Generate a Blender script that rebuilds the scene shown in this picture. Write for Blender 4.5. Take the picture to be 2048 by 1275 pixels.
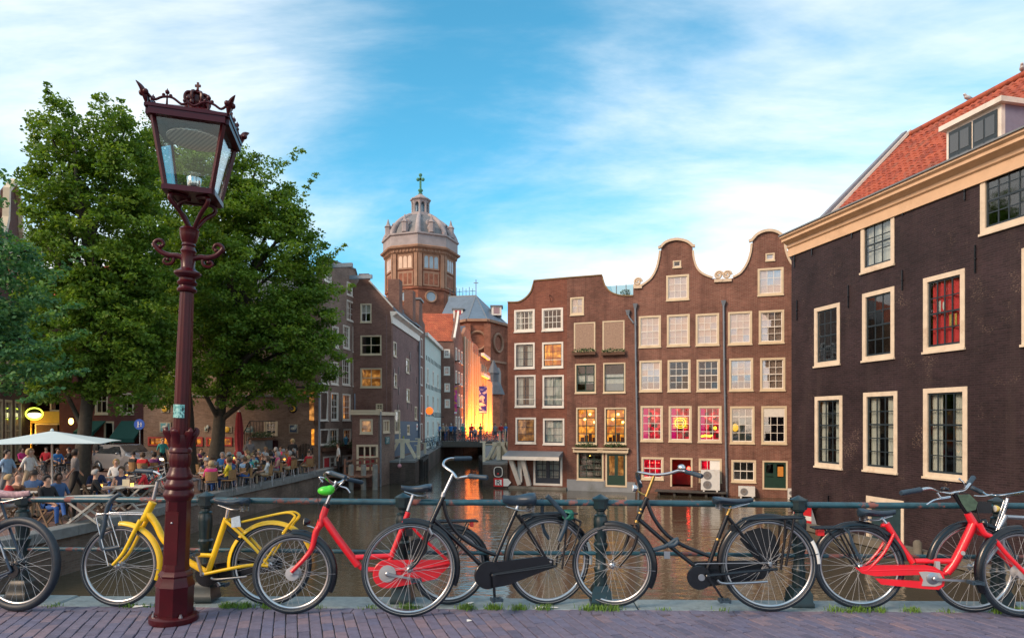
import bpy, math, random
from math import sin, cos, pi, radians, atan2, sqrt
from mathutils import Vector, Matrix
from mathutils.geometry import tessellate_polygon
for _o in list(bpy.data.objects): bpy.data.objects.remove(_o)
SC = bpy.context.scene
COL = SC.collection
RND = random.Random(7)

# ---------------------------------------------------------------- camera
F = 1280.0; CX = 1024.0; HY = 840.0; CAMH = 1.45      # focal length and horizon measured on the 2048 px photograph
cam = bpy.data.cameras.new('camera'); camo = bpy.data.objects.new('camera', cam); COL.objects.link(camo)
cam.sensor_fit = 'HORIZONTAL'; cam.sensor_width = 36.0; cam.lens = 36.0 * F / 2048.0
cam.shift_y = (HY - 637.5) / 2048.0
cam.clip_start = 0.05; cam.clip_end = 3000
camo.location = (0, 0, CAMH); camo.rotation_euler = (pi / 2, 0, 0)
SC.camera = camo

# ---------------------------------------------------------------- sky and sun
SUN_DIR = Vector((-0.78, -0.62, 0.0)).normalized()      # towards the sun: behind the camera, left
SUN_EL = radians(33)
world = bpy.data.worlds.new('World'); SC.world = world; world.use_nodes = True
def build_world():
    nt = world.node_tree; N = nt.nodes; L = nt.links
    N.clear()
    out = N.new('ShaderNodeOutputWorld'); bg = N.new('ShaderNodeBackground')
    sky = N.new('ShaderNodeTexSky'); sky.sky_type = 'NISHITA'; sky.sun_disc = False
    sky.sun_elevation = SUN_EL; sky.sun_rotation = atan2(SUN_DIR.x, SUN_DIR.y)
    sky.air_density = 1.0; sky.dust_density = 0.4; sky.ozone_density = 2.2
    def mth(op, a, b=None, c=None):
        n = N.new('ShaderNodeMath'); n.operation = op
        for i, q in enumerate((a, b, c)):
            if q is None: continue
            if isinstance(q, (int, float)): n.inputs[i].default_value = q
            else: L.new(q, n.inputs[i])
        return n.outputs[0]
    def rng(v, a, b, c=0.0, d=1.0):
        n = N.new('ShaderNodeMapRange'); n.interpolation_type = 'SMOOTHSTEP'
        for i, q in enumerate((v, a, b, c, d)):
            if isinstance(q, (int, float)): n.inputs[i].default_value = q
            else: L.new(q, n.inputs[i])
        return n.outputs[0]
    tc = N.new('ShaderNodeTexCoord'); sp = N.new('ShaderNodeSeparateXYZ'); L.new(tc.outputs['Generated'], sp.inputs[0])
    x, y, z = sp.outputs[0], sp.outputs[1], sp.outputs[2]
    zz = mth('ADD', mth('MAXIMUM', z, 0.0), 0.22)
    u = mth('DIVIDE', x, zz); v = mth('DIVIDE', y, zz)
    cb = N.new('ShaderNodeCombineXYZ'); L.new(u, cb.inputs[0]); L.new(v, cb.inputs[1])
    def noise(scale, detail, rough, off, dist=0.0, sx=1.0, sy=1.0, rot=0.0):
        mp = N.new('ShaderNodeMapping'); L.new(cb.outputs[0], mp.inputs[0])
        mp.inputs['Location'].default_value = off; mp.inputs['Scale'].default_value = (sx, sy, 1); mp.inputs['Rotation'].default_value = (0, 0, rot)
        n = N.new('ShaderNodeTexNoise'); n.inputs['Scale'].default_value = scale; n.inputs['Detail'].default_value = detail
        n.inputs['Roughness'].default_value = rough; n.inputs['Distortion'].default_value = dist
        L.new(mp.outputs[0], n.inputs['Vector']); return n.outputs['Fac']
    big = noise(0.55, 2, 0.45, (3.1, 0.4, 0))
    wisp = noise(1.0, 7, 0.60, (1.7, 5.2, 0), 0.5, 0.75, 1.5, radians(-24))
    fine = noise(3.4, 6, 0.62, (0.2, 2.2, 0), 0.3, 0.7, 1.7, radians(-24))
    tot = mth('ADD', mth('ADD', mth('MULTIPLY', big, 0.55), mth('MULTIPLY', wisp, 0.75)), mth('MULTIPLY', fine, 0.20))
    low = rng(z, 0.02, 0.42, 0.10, 0.0)                       # more cloud seen edge-on towards the horizon
    tot = mth('ADD', tot, low)
    az = mth('DIVIDE', x, mth('MAXIMUM', mth('SQRT', mth('ADD', mth('MULTIPLY', x, x), mth('MULTIPLY', y, y))), 0.001))
    hole = rng(mth('ABSOLUTE', mth('SUBTRACT', az, -0.04)), 0.04, 0.50, -0.075, 0.085)
    tot = mth('ADD', mth('ADD', tot, hole), rng(az, -0.12, -0.55, 0.0, 0.085))
    cl = rng(tot, 0.60, 1.05, 0.0, 1.0)
    # cloud colour: white overhead, faintly pink near the horizon
    cc = N.new('ShaderNodeMix'); cc.data_type = 'RGBA'; L.new(rng(z, 0.02, 0.30), cc.inputs['Factor'])
    cc.inputs['A'].default_value = (7.6, 6.85, 6.7, 1); cc.inputs['B'].default_value = (7.0, 7.3, 7.4, 1)
    # evening side of the sky: low cloud around the sun's bearing is peach coloured
    toward = mth('ADD', mth('MULTIPLY', x, SUN_DIR.x), mth('MULTIPLY', y, SUN_DIR.y))
    pk = N.new('ShaderNodeMix'); pk.data_type = 'RGBA'; L.new(mth('MULTIPLY', rng(toward, 0.1, 0.85), rng(z, 0.50, 0.10)), pk.inputs['Factor'])
    L.new(cc.outputs['Result'], pk.inputs['A']); pk.inputs['B'].default_value = (9.0, 5.9, 4.3, 1)
    # blue of the clear air between the clouds
    sk = N.new('ShaderNodeMix'); sk.data_type = 'RGBA'; sk.blend_type = 'MULTIPLY'; sk.inputs['Factor'].default_value = 1.0
    tn = N.new('ShaderNodeMix'); tn.data_type = 'RGBA'; L.new(rng(z, 0.0, 0.34), tn.inputs['Factor'])
    tn.inputs['A'].default_value = SKY_LOW; tn.inputs['B'].default_value = SKY_TINT
    L.new(sky.outputs[0], sk.inputs['A']); L.new(tn.outputs['Result'], sk.inputs['B'])
    mx = N.new('ShaderNodeMix'); mx.data_type = 'RGBA'
    L.new(cl, mx.inputs['Factor']); L.new(sk.outputs['Result'], mx.inputs['A']); L.new(pk.outputs['Result'], mx.inputs['B'])
    L.new(mx.outputs['Result'], bg.inputs['Color']); bg.inputs['Strength'].default_value = 0.10
    L.new(bg.outputs[0], out.inputs[0])
SKY_TINT = (0.60, 1.52, 1.45, 1); SKY_LOW = (0.62, 0.80, 1.10, 1)
build_world()
sl = bpy.data.lights.new('sun', 'SUN'); sl.energy = 2.0; sl.angle = radians(20); sl.color = (1.0, 0.72, 0.50)
so = bpy.data.objects.new('sun', sl); COL.objects.link(so)
_sd = Vector((SUN_DIR.x * cos(SUN_EL), SUN_DIR.y * cos(SUN_EL), sin(SUN_EL)))
so.rotation_euler = (-_sd).to_track_quat('-Z', 'Y').to_euler(); so.location = _sd * 80
SC.view_settings.view_transform = 'Standard'; SC.view_settings.look = 'None'
SC.view_settings.exposure = 0.80; SC.view_settings.gamma = 1.0; SC.view_settings.use_curve_mapping = False
SC.render.engine = 'CYCLES'
try:
    SC.cycles.use_denoising = True; SC.cycles.max_bounces = 7; SC.cycles.transparent_max_bounces = 16
    SC.cycles.sample_clamp_indirect = 6.0
except Exception: pass

# ---------------------------------------------------------------- measuring helpers
def PX(px, py, Y):                       # world point on the sight line of a photograph pixel at depth Y
    return Vector(((px - CX) / F * Y, Y, CAMH - (py - HY) / F * Y))
def GX(px, py, z):                       # where that sight line meets the level z
    Y = F * (CAMH - z) / (py - HY)
    return Vector(((px - CX) / F * Y, Y, z))
# ---------------------------------------------------------------- mesh helpers
class MB:
    def __init__(s): s.v = []; s.f = []; s.m = []; s.mi = 0
    def add(s, vs, fs):
        n = len(s.v); s.v.extend([tuple(q) for q in vs]); s.f.extend([tuple(i + n for i in f) for f in fs]); s.m.extend([s.mi] * len(fs)); return s
    def box(s, x0, x1, y0, y1, z0, z1):
        return s.add([(x0,y0,z0),(x1,y0,z0),(x1,y1,z0),(x0,y1,z0),(x0,y0,z1),(x1,y0,z1),(x1,y1,z1),(x0,y1,z1)],
                     [(0,3,2,1),(4,5,6,7),(0,1,5,4),(1,2,6,5),(2,3,7,6),(3,0,4,7)])
    def quad(s, a, b, c, d): return s.add([a, b, c, d], [(0,1,2,3)])
    def bar(s, p0, p1, w, h, up=(0,0,1)):     # a straight beam of section w x h
        p0 = Vector(p0); p1 = Vector(p1); d = (p1 - p0).normalized(); u = Vector(up)
        if abs(d.dot(u)) > 0.98: u = Vector((1,0,0))
        a = d.cross(u).normalized(); b = a.cross(d).normalized(); a = a * w / 2; b = b * h / 2
        vs = [p0-a-b, p0+a-b, p0+a+b, p0-a+b, p1-a-b, p1+a-b, p1+a+b, p1-a+b]
        return s.add(vs, [(0,1,2,3),(7,6,5,4),(0,4,5,1),(1,5,6,2),(2,6,7,3),(3,7,4,0)])
    def tube(s, pts, r, n=8, closed=False, caps=True, sq=None):
        pts = [Vector(p) for p in pts]; k = len(pts)
        rs = r if isinstance(r, (list, tuple)) else [r] * k
        vs = []; fs = []; ref = None
        for i, p in enumerate(pts):
            if closed: t = pts[(i+1) % k] - pts[i-1]
            else: t = pts[min(i+1, k-1)] - pts[max(i-1, 0)]
            if t.length < 1e-9: t = Vector((0,0,1))
            t.normalize()
            if ref is None:
                ref = Vector((0,0,1)) if abs(t.z) < 0.9 else Vector((0,1,0))
            a = ref - t * ref.dot(t)
            if a.length < 1e-5: a = Vector((1,0,0)) - t * t.x
            a.normalize(); ref = a; b = t.cross(a)
            for j in range(n):
                an = 2 * pi * j / n
                w = cos(an) * rs[i] * (sq[0] if sq else 1); h = sin(an) * rs[i] * (sq[1] if sq else 1)
                vs.append(p + a * w + b * h)
        m = k if closed else k - 1
        for i in range(m):
            i2 = (i + 1) % k
            for j in range(n):
                j2 = (j + 1) % n
                fs.append((i*n+j, i*n+j2, i2*n+j2, i2*n+j))
        if caps and not closed:
            fs.append(tuple(range(n-1, -1, -1))); fs.append(tuple(range((k-1)*n, k*n)))
        return s.add(vs, fs)
    def lathe(s, prof, n=24, c=(0,0,0), rot=0.0, sx=1.0, sy=1.0, mod=None):     # prof: (radius, height)
        vs = []; fs = []; k = len(prof)
        for i, (r, z) in enumerate(prof):
            for j in range(n):
                an = rot + 2 * pi * j / n; rr = r * (mod(an, i) if mod else 1)
                vs.append((c[0] + rr * cos(an) * sx, c[1] + rr * sin(an) * sy, c[2] + z))
        for i in range(k-1):
            for j in range(n):
                j2 = (j+1) % n; fs.append((i*n+j, i*n+j2, (i+1)*n+j2, (i+1)*n+j))
        if prof[0][0] > 1e-6: fs.append(tuple(range(n-1,-1,-1)))
        if prof[-1][0] > 1e-6: fs.append(tuple(range((k-1)*n, k*n)))
        return s.add(vs, fs)
    def ball(s, c, rx, ry=None, rz=None, nu=12, nv=8):
        ry = rx if ry is None else ry; rz = rx if rz is None else rz
        return s.lathe([(sin(pi*i/nv) if 0 < i < nv else 1e-4, -cos(pi*i/nv)*rz) for i in range(nv+1)], nu, c, 0, rx, ry)
    def prism(s, poly, y0, y1, plane='xz'):   # a flat outline given thickness
        n = len(poly)
        def P(a, b, t): return (a, t, b) if plane == 'xz' else ((a, b, t) if plane == 'xy' else (t, a, b))
        vs = [P(a, b, y0) for a, b in poly] + [P(a, b, y1) for a, b in poly]
        tri = tessellate_polygon([[Vector((a, b, 0)) for a, b in poly]])
        fs = [tuple(t) for t in tri] + [tuple(i + n for i in reversed(t)) for t in tri]
        fs += [(i, (i+1) % n, (i+1) % n + n, i + n) for i in range(n)]
        return s.add(vs, fs)
    def sweep(s, pts, w, h, y0=0.0):          # band along an outline in x,z: w wide in depth (towards -y), h thick along the normal
        n = len(pts); vs = []; fs = []
        for i, (x, z) in enumerate(pts):
            a = pts[max(i-1, 0)]; b = pts[min(i+1, n-1)]; tx, tz = b[0]-a[0], b[1]-a[1]; l = sqrt(tx*tx+tz*tz) or 1
            nx, nz = -tz/l, tx/l
            vs += [(x, y0, z), (x, y0-w, z), (x+nx*h, y0-w, z+nz*h), (x+nx*h, y0, z+nz*h)]
        for i in range(n-1):
            for j in range(4): fs.append((i*4+j, i*4+(j+1)%4, (i+1)*4+(j+1)%4, (i+1)*4+j))
        fs += [(3,2,1,0), tuple((n-1)*4+j for j in range(4))]
        return s.add(vs, fs)
    def mesh(s, name, mats, smooth=None):
        me = bpy.data.meshes.new(name); me.from_pydata(s.v, [], s.f)
        ml = mats if isinstance(mats, (list, tuple)) else [mats]
        for m in ml: me.materials.append(m)
        if len(ml) > 1: me.polygons.foreach_set('material_index', s.m)
        if smooth is not None:
            me.polygons.foreach_set('use_smooth', [True] * len(me.polygons))
            if smooth < 180: me.set_sharp_from_angle(angle=radians(smooth))
        else: me.polygons.foreach_set('use_smooth', [False] * len(me.polygons))
        me.update(); return me
    def build(s, name, mats, parent=None, smooth=None, loc=None):
        return link(name, s.mesh(name, mats, smooth), parent, loc)
def link(name, data, parent=None, loc=None, rot=None, scale=None):
    o = bpy.data.objects.new(name, data); COL.objects.link(o)
    if parent is not None: o.parent = parent
    if loc is not None: o.location = loc
    if rot is not None: o.rotation_euler = rot
    if scale is not None: o.scale = scale
    return o
def tag(o, label, cat=None, group=None):
    o['label'] = label
    if cat: o['category'] = cat
    if group: o['group'] = group
    return o
def thing(name, label, cat, loc=(0,0,0), rot=(0,0,0), group=None):
    return tag(link(name, None, None, loc, rot), label, cat, group)
def struct(o): o['kind'] = 'structure'; return o
def stuff(o): o['kind'] = 'stuff'; return o
def copy_tree(o, parent=None):
    c = o.copy(); COL.objects.link(c); c.parent = parent
    for ch in list(o.children): copy_tree(ch, c)
    return c
def smooth_path(pts, k=6):                    # Catmull-Rom through the points
    pts = [Vector(p) for p in pts]; out = []
    for i in range(len(pts)-1):
        p0 = pts[max(i-1,0)]; p1 = pts[i]; p2 = pts[i+1]; p3 = pts[min(i+2, len(pts)-1)]
        for j in range(k):
            t = j / k
            out.append(0.5*((2*p1)+(p2-p0)*t+(2*p0-5*p1+4*p2-p3)*t*t+(3*p1-p0-3*p2+p3)*t**3))
    out.append(pts[-1]); return out

# ---------------------------------------------------------------- materials
MATS = {}
class NT:
    def __init__(s, name):
        s.mat = bpy.data.materials.new(name); s.mat.use_nodes = True; s.nt = s.mat.node_tree; s.N = s.nt.nodes; s.L = s.nt.links
        s.b = s.N['Principled BSDF']; s.out = s.N['Material Output']; s.tc = None
    def set(s, **k):
        for a, v in k.items(): s.b.inputs[a.replace('_', ' ')].default_value = v
    def coord(s, kind='Object'):
        if s.tc is None: s.tc = s.N.new('ShaderNodeTexCoord')
        return s.tc.outputs[kind]
    def noise(s, scale, detail=4, rough=0.55, vec=None, stretch=None, dist=0.0):
        n = s.N.new('ShaderNodeTexNoise'); n.inputs['Scale'].default_value = scale; n.inputs['Detail'].default_value = detail
        n.inputs['Roughness'].default_value = rough; n.inputs['Distortion'].default_value = dist
        v = vec if vec is not None else s.coord()
        if stretch:
            mp = s.N.new('ShaderNodeMapping'); mp.inputs['Scale'].default_value = stretch; s.L.new(v, mp.inputs[0]); v = mp.outputs[0]
        s.L.new(v, n.inputs['Vector']); return n.outputs['Fac']
    def ramp(s, fac, stops):
        r = s.N.new('ShaderNodeValToRGB'); e = r.color_ramp.elements
        e[0].position, e[0].color = stops[0][0], c4(stops[0][1]); e[1].position, e[1].color = stops[-1][0], c4(stops[-1][1])
        for p, c in stops[1:-1]: q = e.new(p); q.color = c4(c)
        s.L.new(fac, r.inputs[0]); return r.outputs[0]
    def mix(s, fac, a, b, mode='MIX'):
        m = s.N.new('ShaderNodeMix'); m.data_type = 'RGBA'; m.blend_type = mode
        for k, v in (('Factor', fac), ('A', a), ('B', b)):
            if isinstance(v, (int, float)): m.inputs[k].default_value = v
            elif isinstance(v, (tuple, list)): m.inputs[k].default_value = c4(v)
            else: s.L.new(v, m.inputs[k])
        return m.outputs['Result']
    def mth(s, op, a, b=None):
        n = s.N.new('ShaderNodeMath'); n.operation = op
        for i, q in enumerate((a, b)):
            if q is None: continue
            if isinstance(q, (int, float)): n.inputs[i].default_value = q
            else: s.L.new(q, n.inputs[i])
        return n.outputs[0]
    def color(s, o): s.L.new(o, s.b.inputs['Base Color'])
    def bump(s, h, strength=0.3, dist=0.02):
        b = s.N.new('ShaderNodeBump'); b.inputs['Strength'].default_value = strength; b.inputs['Distance'].default_value = dist
        s.L.new(h, b.inputs['Height']); s.L.new(b.outputs[0], s.b.inputs['Normal'])
    def objrand(s):
        n = s.N.new('ShaderNodeObjectInfo'); return n.outputs['Random']
def c4(c): return (c[0], c[1], c[2], 1.0)
def sc3(c, k): return (c[0]*k, c[1]*k, c[2]*k)
def paint(name, col, rough=0.45, metal=0.0, var=0.12, scale=6.0, bump=0.0, spec=0.5, coat=0.0, dirt=None):
    if name in MATS: return MATS[name]
    t = NT(name); t.set(Roughness=rough, Metallic=metal)
    t.b.inputs['Specular IOR Level'].default_value = spec
    if coat: t.b.inputs['Coat Weight'].default_value = coat; t.b.inputs['Coat Roughness'].default_value = 0.12
    f = t.noise(scale, 5, 0.6)
    c = t.ramp(f, [(0.25, sc3(col, 1-var)), (0.75, sc3(col, 1+var))])
    if dirt:
        g = t.noise(scale*0.35, 6, 0.7); c = t.mix(t.ramp(g, [(0.55, (0,0,0)), (0.72, (1,1,1))]), c, dirt)
    t.color(c)
    if bump: t.bump(t.noise(scale*4, 4), bump, 0.01)
    MATS[name] = t.mat; return t.mat
def brick(name, c1, c2, mortar, bw=0.215, bh=0.062, rough=0.85, stain=0.35, bump=0.5, mix_n=0.5, streak=None, flake=None):
    if name in MATS: return MATS[name]
    t = NT(name); t.set(Roughness=rough); t.b.inputs['Specular IOR Level'].default_value = 0.25
    sp = t.N.new('ShaderNodeSeparateXYZ'); t.L.new(t.coord(), sp.inputs[0])
    cb = t.N.new('ShaderNodeCombineXYZ'); t.L.new(t.mth('ADD', sp.outputs[0], sp.outputs[1]), cb.inputs[0]); t.L.new(sp.outputs[2], cb.inputs[1])
    # old walls are never quite straight: bend the courses a little
    wob = t.noise(0.5, 2, 0.5); ad = t.N.new('ShaderNodeVectorMath'); ad.operation = 'ADD'
    cw = t.N.new('ShaderNodeCombineXYZ'); t.L.new(t.mth('MULTIPLY', t.mth('SUBTRACT', wob, 0.5), 0.16), cw.inputs[1])
    t.L.new(cb.outputs[0], ad.inputs[0]); t.L.new(cw.outputs[0], ad.inputs[1])
    b = t.N.new('ShaderNodeTexBrick'); t.L.new(ad.outputs[0], b.inputs['Vector'])
    b.inputs['Scale'].default_value = 1.0; b.inputs['Brick Width'].default_value = bw; b.inputs['Row Height'].default_value = bh
    b.inputs['Mortar Size'].default_value = 0.007; b.inputs['Mortar Smooth'].default_value = 0.3; b.inputs['Bias'].default_value = 0.0
    b.inputs['Color1'].default_value = c4(c1); b.inputs['Color2'].default_value = c4(c2); b.inputs['Mortar'].default_value = c4(mortar)
    big = t.noise(0.7, 6, 0.62); fine = t.noise(9.0, 5, 0.65)
    c = t.mix(1.0, b.outputs['Color'], t.ramp(big, [(0.25, (1-stain,)*3), (0.75, (1+stain,)*3)]), 'MULTIPLY')
    c = t.mix(mix_n, c, t.ramp(fine, [(0.2, (0.6,)*3), (0.8, (1.35,)*3)]), 'MULTIPLY')
    if streak:
        g = t.noise(1.0, 5, 0.6, None, (2.2, 2.2, 0.22)); c = t.mix(t.ramp(g, [(0.52, (0,0,0)), (0.75, (0.8,)*3)]), c, streak)
    if flake:       # bare mortar and chipped paint along the joints, in patches
        g = t.noise(0.55, 5, 0.7); g2 = t.noise(16, 3, 0.6, None, (1, 1, 3.0))
        m = t.mth('MULTIPLY', t.ramp(g, [(0.56, (0,)*3), (0.66, (1,)*3)]), t.ramp(g2, [(0.56, (0,)*3), (0.62, (1,)*3)]))
        c = t.mix(m, c, flake)
    t.color(c)
    h = t.mth('ADD', t.mth('MULTIPLY', b.outputs['Fac'], -1.0), t.mth('MULTIPLY', fine, 0.6))
    t.bump(h, bump, 0.012)
    MATS[name] = t.mat; return t.mat
def emit(name, col, strength, var=0.0, scale=3.0, dark=(0.02,0.01,0.005), base=None):
    if name in MATS: return MATS[name]
    t = NT(name); t.set(Roughness=0.7); t.b.inputs['Base Color'].default_value = c4(base or sc3(col, 0.25))
    t.b.inputs['Emission Strength'].default_value = strength
    if var:
        f = t.noise(scale, 4, 0.6); c = t.ramp(f, [(0.40, dark), (0.52, sc3(col,0.35)), (0.66, col)]); t.L.new(c, t.b.inputs['Emission Color'])
    else: t.b.inputs['Emission Color'].default_value = c4(col)
    MATS[name] = t.mat; return t.mat
def glass_mat(name='window_glass', fac=0.16, tint=(0.86,0.9,0.9), rough=0.02):
    if name in MATS: return MATS[name]
    t = NT(name); t.N.remove(t.b)
    tr = t.N.new('ShaderNodeBsdfTransparent'); tr.inputs[0].default_value = c4(tint)
    gl = t.N.new('ShaderNodeBsdfGlossy'); gl.inputs['Roughness'].default_value = rough; gl.inputs['Color'].default_value = (0.95,0.95,0.95,1)
    bm = t.N.new('ShaderNodeBump'); bm.inputs['Strength'].default_value = 0.05; bm.inputs['Distance'].default_value = 0.006
    t.L.new(t.noise(2.5, 2, 0.5), bm.inputs['Height']); t.L.new(bm.outputs[0], gl.inputs['Normal'])
    lw = t.N.new('ShaderNodeLayerWeight'); lw.inputs['Blend'].default_value = 0.5
    mx = t.N.new('ShaderNodeMixShader'); t.L.new(t.mth('MINIMUM', t.mth('ADD', t.mth('MULTIPLY', t.mth('POWER', lw.outputs['Facing'], 4.0), 0.9), fac), 1.0), mx.inputs[0])
    t.L.new(tr.outputs[0], mx.inputs[1]); t.L.new(gl.outputs[0], mx.inputs[2]); t.L.new(mx.outputs[0], t.out.inputs[0])
    MATS[name] = t.mat; return t.mat
def leaf_mat(name, c1, c2, c3):
    if name in MATS: return MATS[name]
    t = NT(name); t.set(Roughness=0.55)
    t.b.inputs['Specular IOR Level'].default_value = 0.3
    at = t.N.new('ShaderNodeAttribute'); at.attribute_name = 'leafvar'
    c = t.ramp(at.outputs['Fac'], [(0.0, c1), (0.55, c2), (1.0, c3)])
    t.color(c)
    tl = t.N.new('ShaderNodeBsdfTranslucent'); t.L.new(t.mix(1.0, c, (1.25,1.3,0.6), 'MULTIPLY'), tl.inputs['Color'])
    mx = t.N.new('ShaderNodeMixShader'); mx.inputs[0].default_value = 0.38
    t.L.new(t.b.outputs[0], mx.inputs[1]); t.L.new(tl.outputs[0], mx.inputs[2]); t.L.new(mx.outputs[0], t.out.inputs[0])
    MATS[name] = t.mat; return t.mat
# ---------------------------------------------------------------- setting: water, ground, bridge pavement, kerb, quay
WATER = -2.4; QUAY = -1.3
def mat_water():
    t = NT('canal_water'); t.set(Roughness=0.075, IOR=1.33); t.b.inputs['Specular IOR Level'].default_value = 0.95
    t.color(t.ramp(t.noise(0.25, 3, 0.5), [(0.3, (0.052,0.046,0.030)), (0.7, (0.072,0.062,0.042))]))
    a = t.noise(1.0, 3, 0.55, None, (0.45, 2.0, 1)); b = t.noise(1.0, 2, 0.5, None, (4.5, 9.0, 1))
    t.bump(t.mth('ADD', a, t.mth('MULTIPLY', b, 0.22)), 0.24, 0.10)
    return t.mat
M_WATER = mat_water()
def mat_paver():
    t = NT('clinker_paver'); t.set(Roughness=0.62); t.b.inputs['Specular IOR Level'].default_value = 0.45
    r = t.objrand(); f = t.noise(14, 5, 0.65); g = t.noise(2.2, 4, 0.6)
    c = t.ramp(r, [(0.0, (0.095,0.094,0.148)), (0.35, (0.145,0.130,0.185)), (0.7, (0.115,0.118,0.190)), (1.0, (0.195,0.148,0.180))])
    c = t.mix(1.0, c, t.ramp(f, [(0.2, (0.68,)*3), (0.8, (1.28,)*3)]), 'MULTIPLY')
    t.color(c); t.bump(f, 0.35, 0.006); return t.mat
def mat_pave_sheet():
    t = NT('pavement_sand'); t.set(Roughness=0.9)
    t.color(t.ramp(t.noise(7, 5, 0.6), [(0.3, (0.075,0.062,0.068)), (0.7, (0.12,0.10,0.10))])); return t.mat
def mat_pave_far(name, c1, c2, mo):
    t = NT(name); t.set(Roughness=0.8)
    b = t.N.new('ShaderNodeTexBrick'); t.L.new(t.coord(), b.inputs['Vector']); b.inputs['Scale'].default_value = 1.0
    b.inputs['Brick Width'].default_value = 0.21; b.inputs['Row Height'].default_value = 0.08; b.inputs['Mortar Size'].default_value = 0.006
    for k, v in (('Color1', c1), ('Color2', c2), ('Mortar', mo)): b.inputs[k].default_value = c4(v)
    c = t.mix(1.0, b.outputs['Color'], t.ramp(t.noise(0.8, 5, 0.6), [(0.25, (0.7,)*3), (0.75, (1.3,)*3)]), 'MULTIPLY')
    t.color(c); t.bump(t.mth('MULTIPLY', b.outputs['Fac'], -1.0), 0.4, 0.008); return t.mat
M_STONE = paint('kerb_granite', (0.19,0.245,0.265), 0.7, var=0.25, scale=16, bump=0.25, dirt=(0.11,0.135,0.14))
M_COPE = paint('coping_stone', (0.17,0.18,0.18), 0.75, var=0.25, scale=5, bump=0.3, dirt=(0.09,0.10,0.09))
M_QWALL = brick('quay_brick', (0.12,0.085,0.07), (0.17,0.125,0.10), (0.15,0.14,0.12), stain=0.45, streak=(0.055,0.06,0.045))
M_SHEET = mat_pave_sheet(); M_PAVER = mat_paver()
M_QPAVE = mat_pave_far('quay_paving', (0.13,0.075,0.065), (0.19,0.11,0.09), (0.07,0.055,0.05))

struct(MB().box(-900, 900, -300, 2200, -4.2, -4.0).build('ground', paint('canal_bed', (0.06,0.055,0.045), 0.95)))
struct(MB().quad((-40,5.4,WATER),(60,5.4,WATER),(60,90,WATER),(-40,90,WATER)).build('water', M_WATER))

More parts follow.
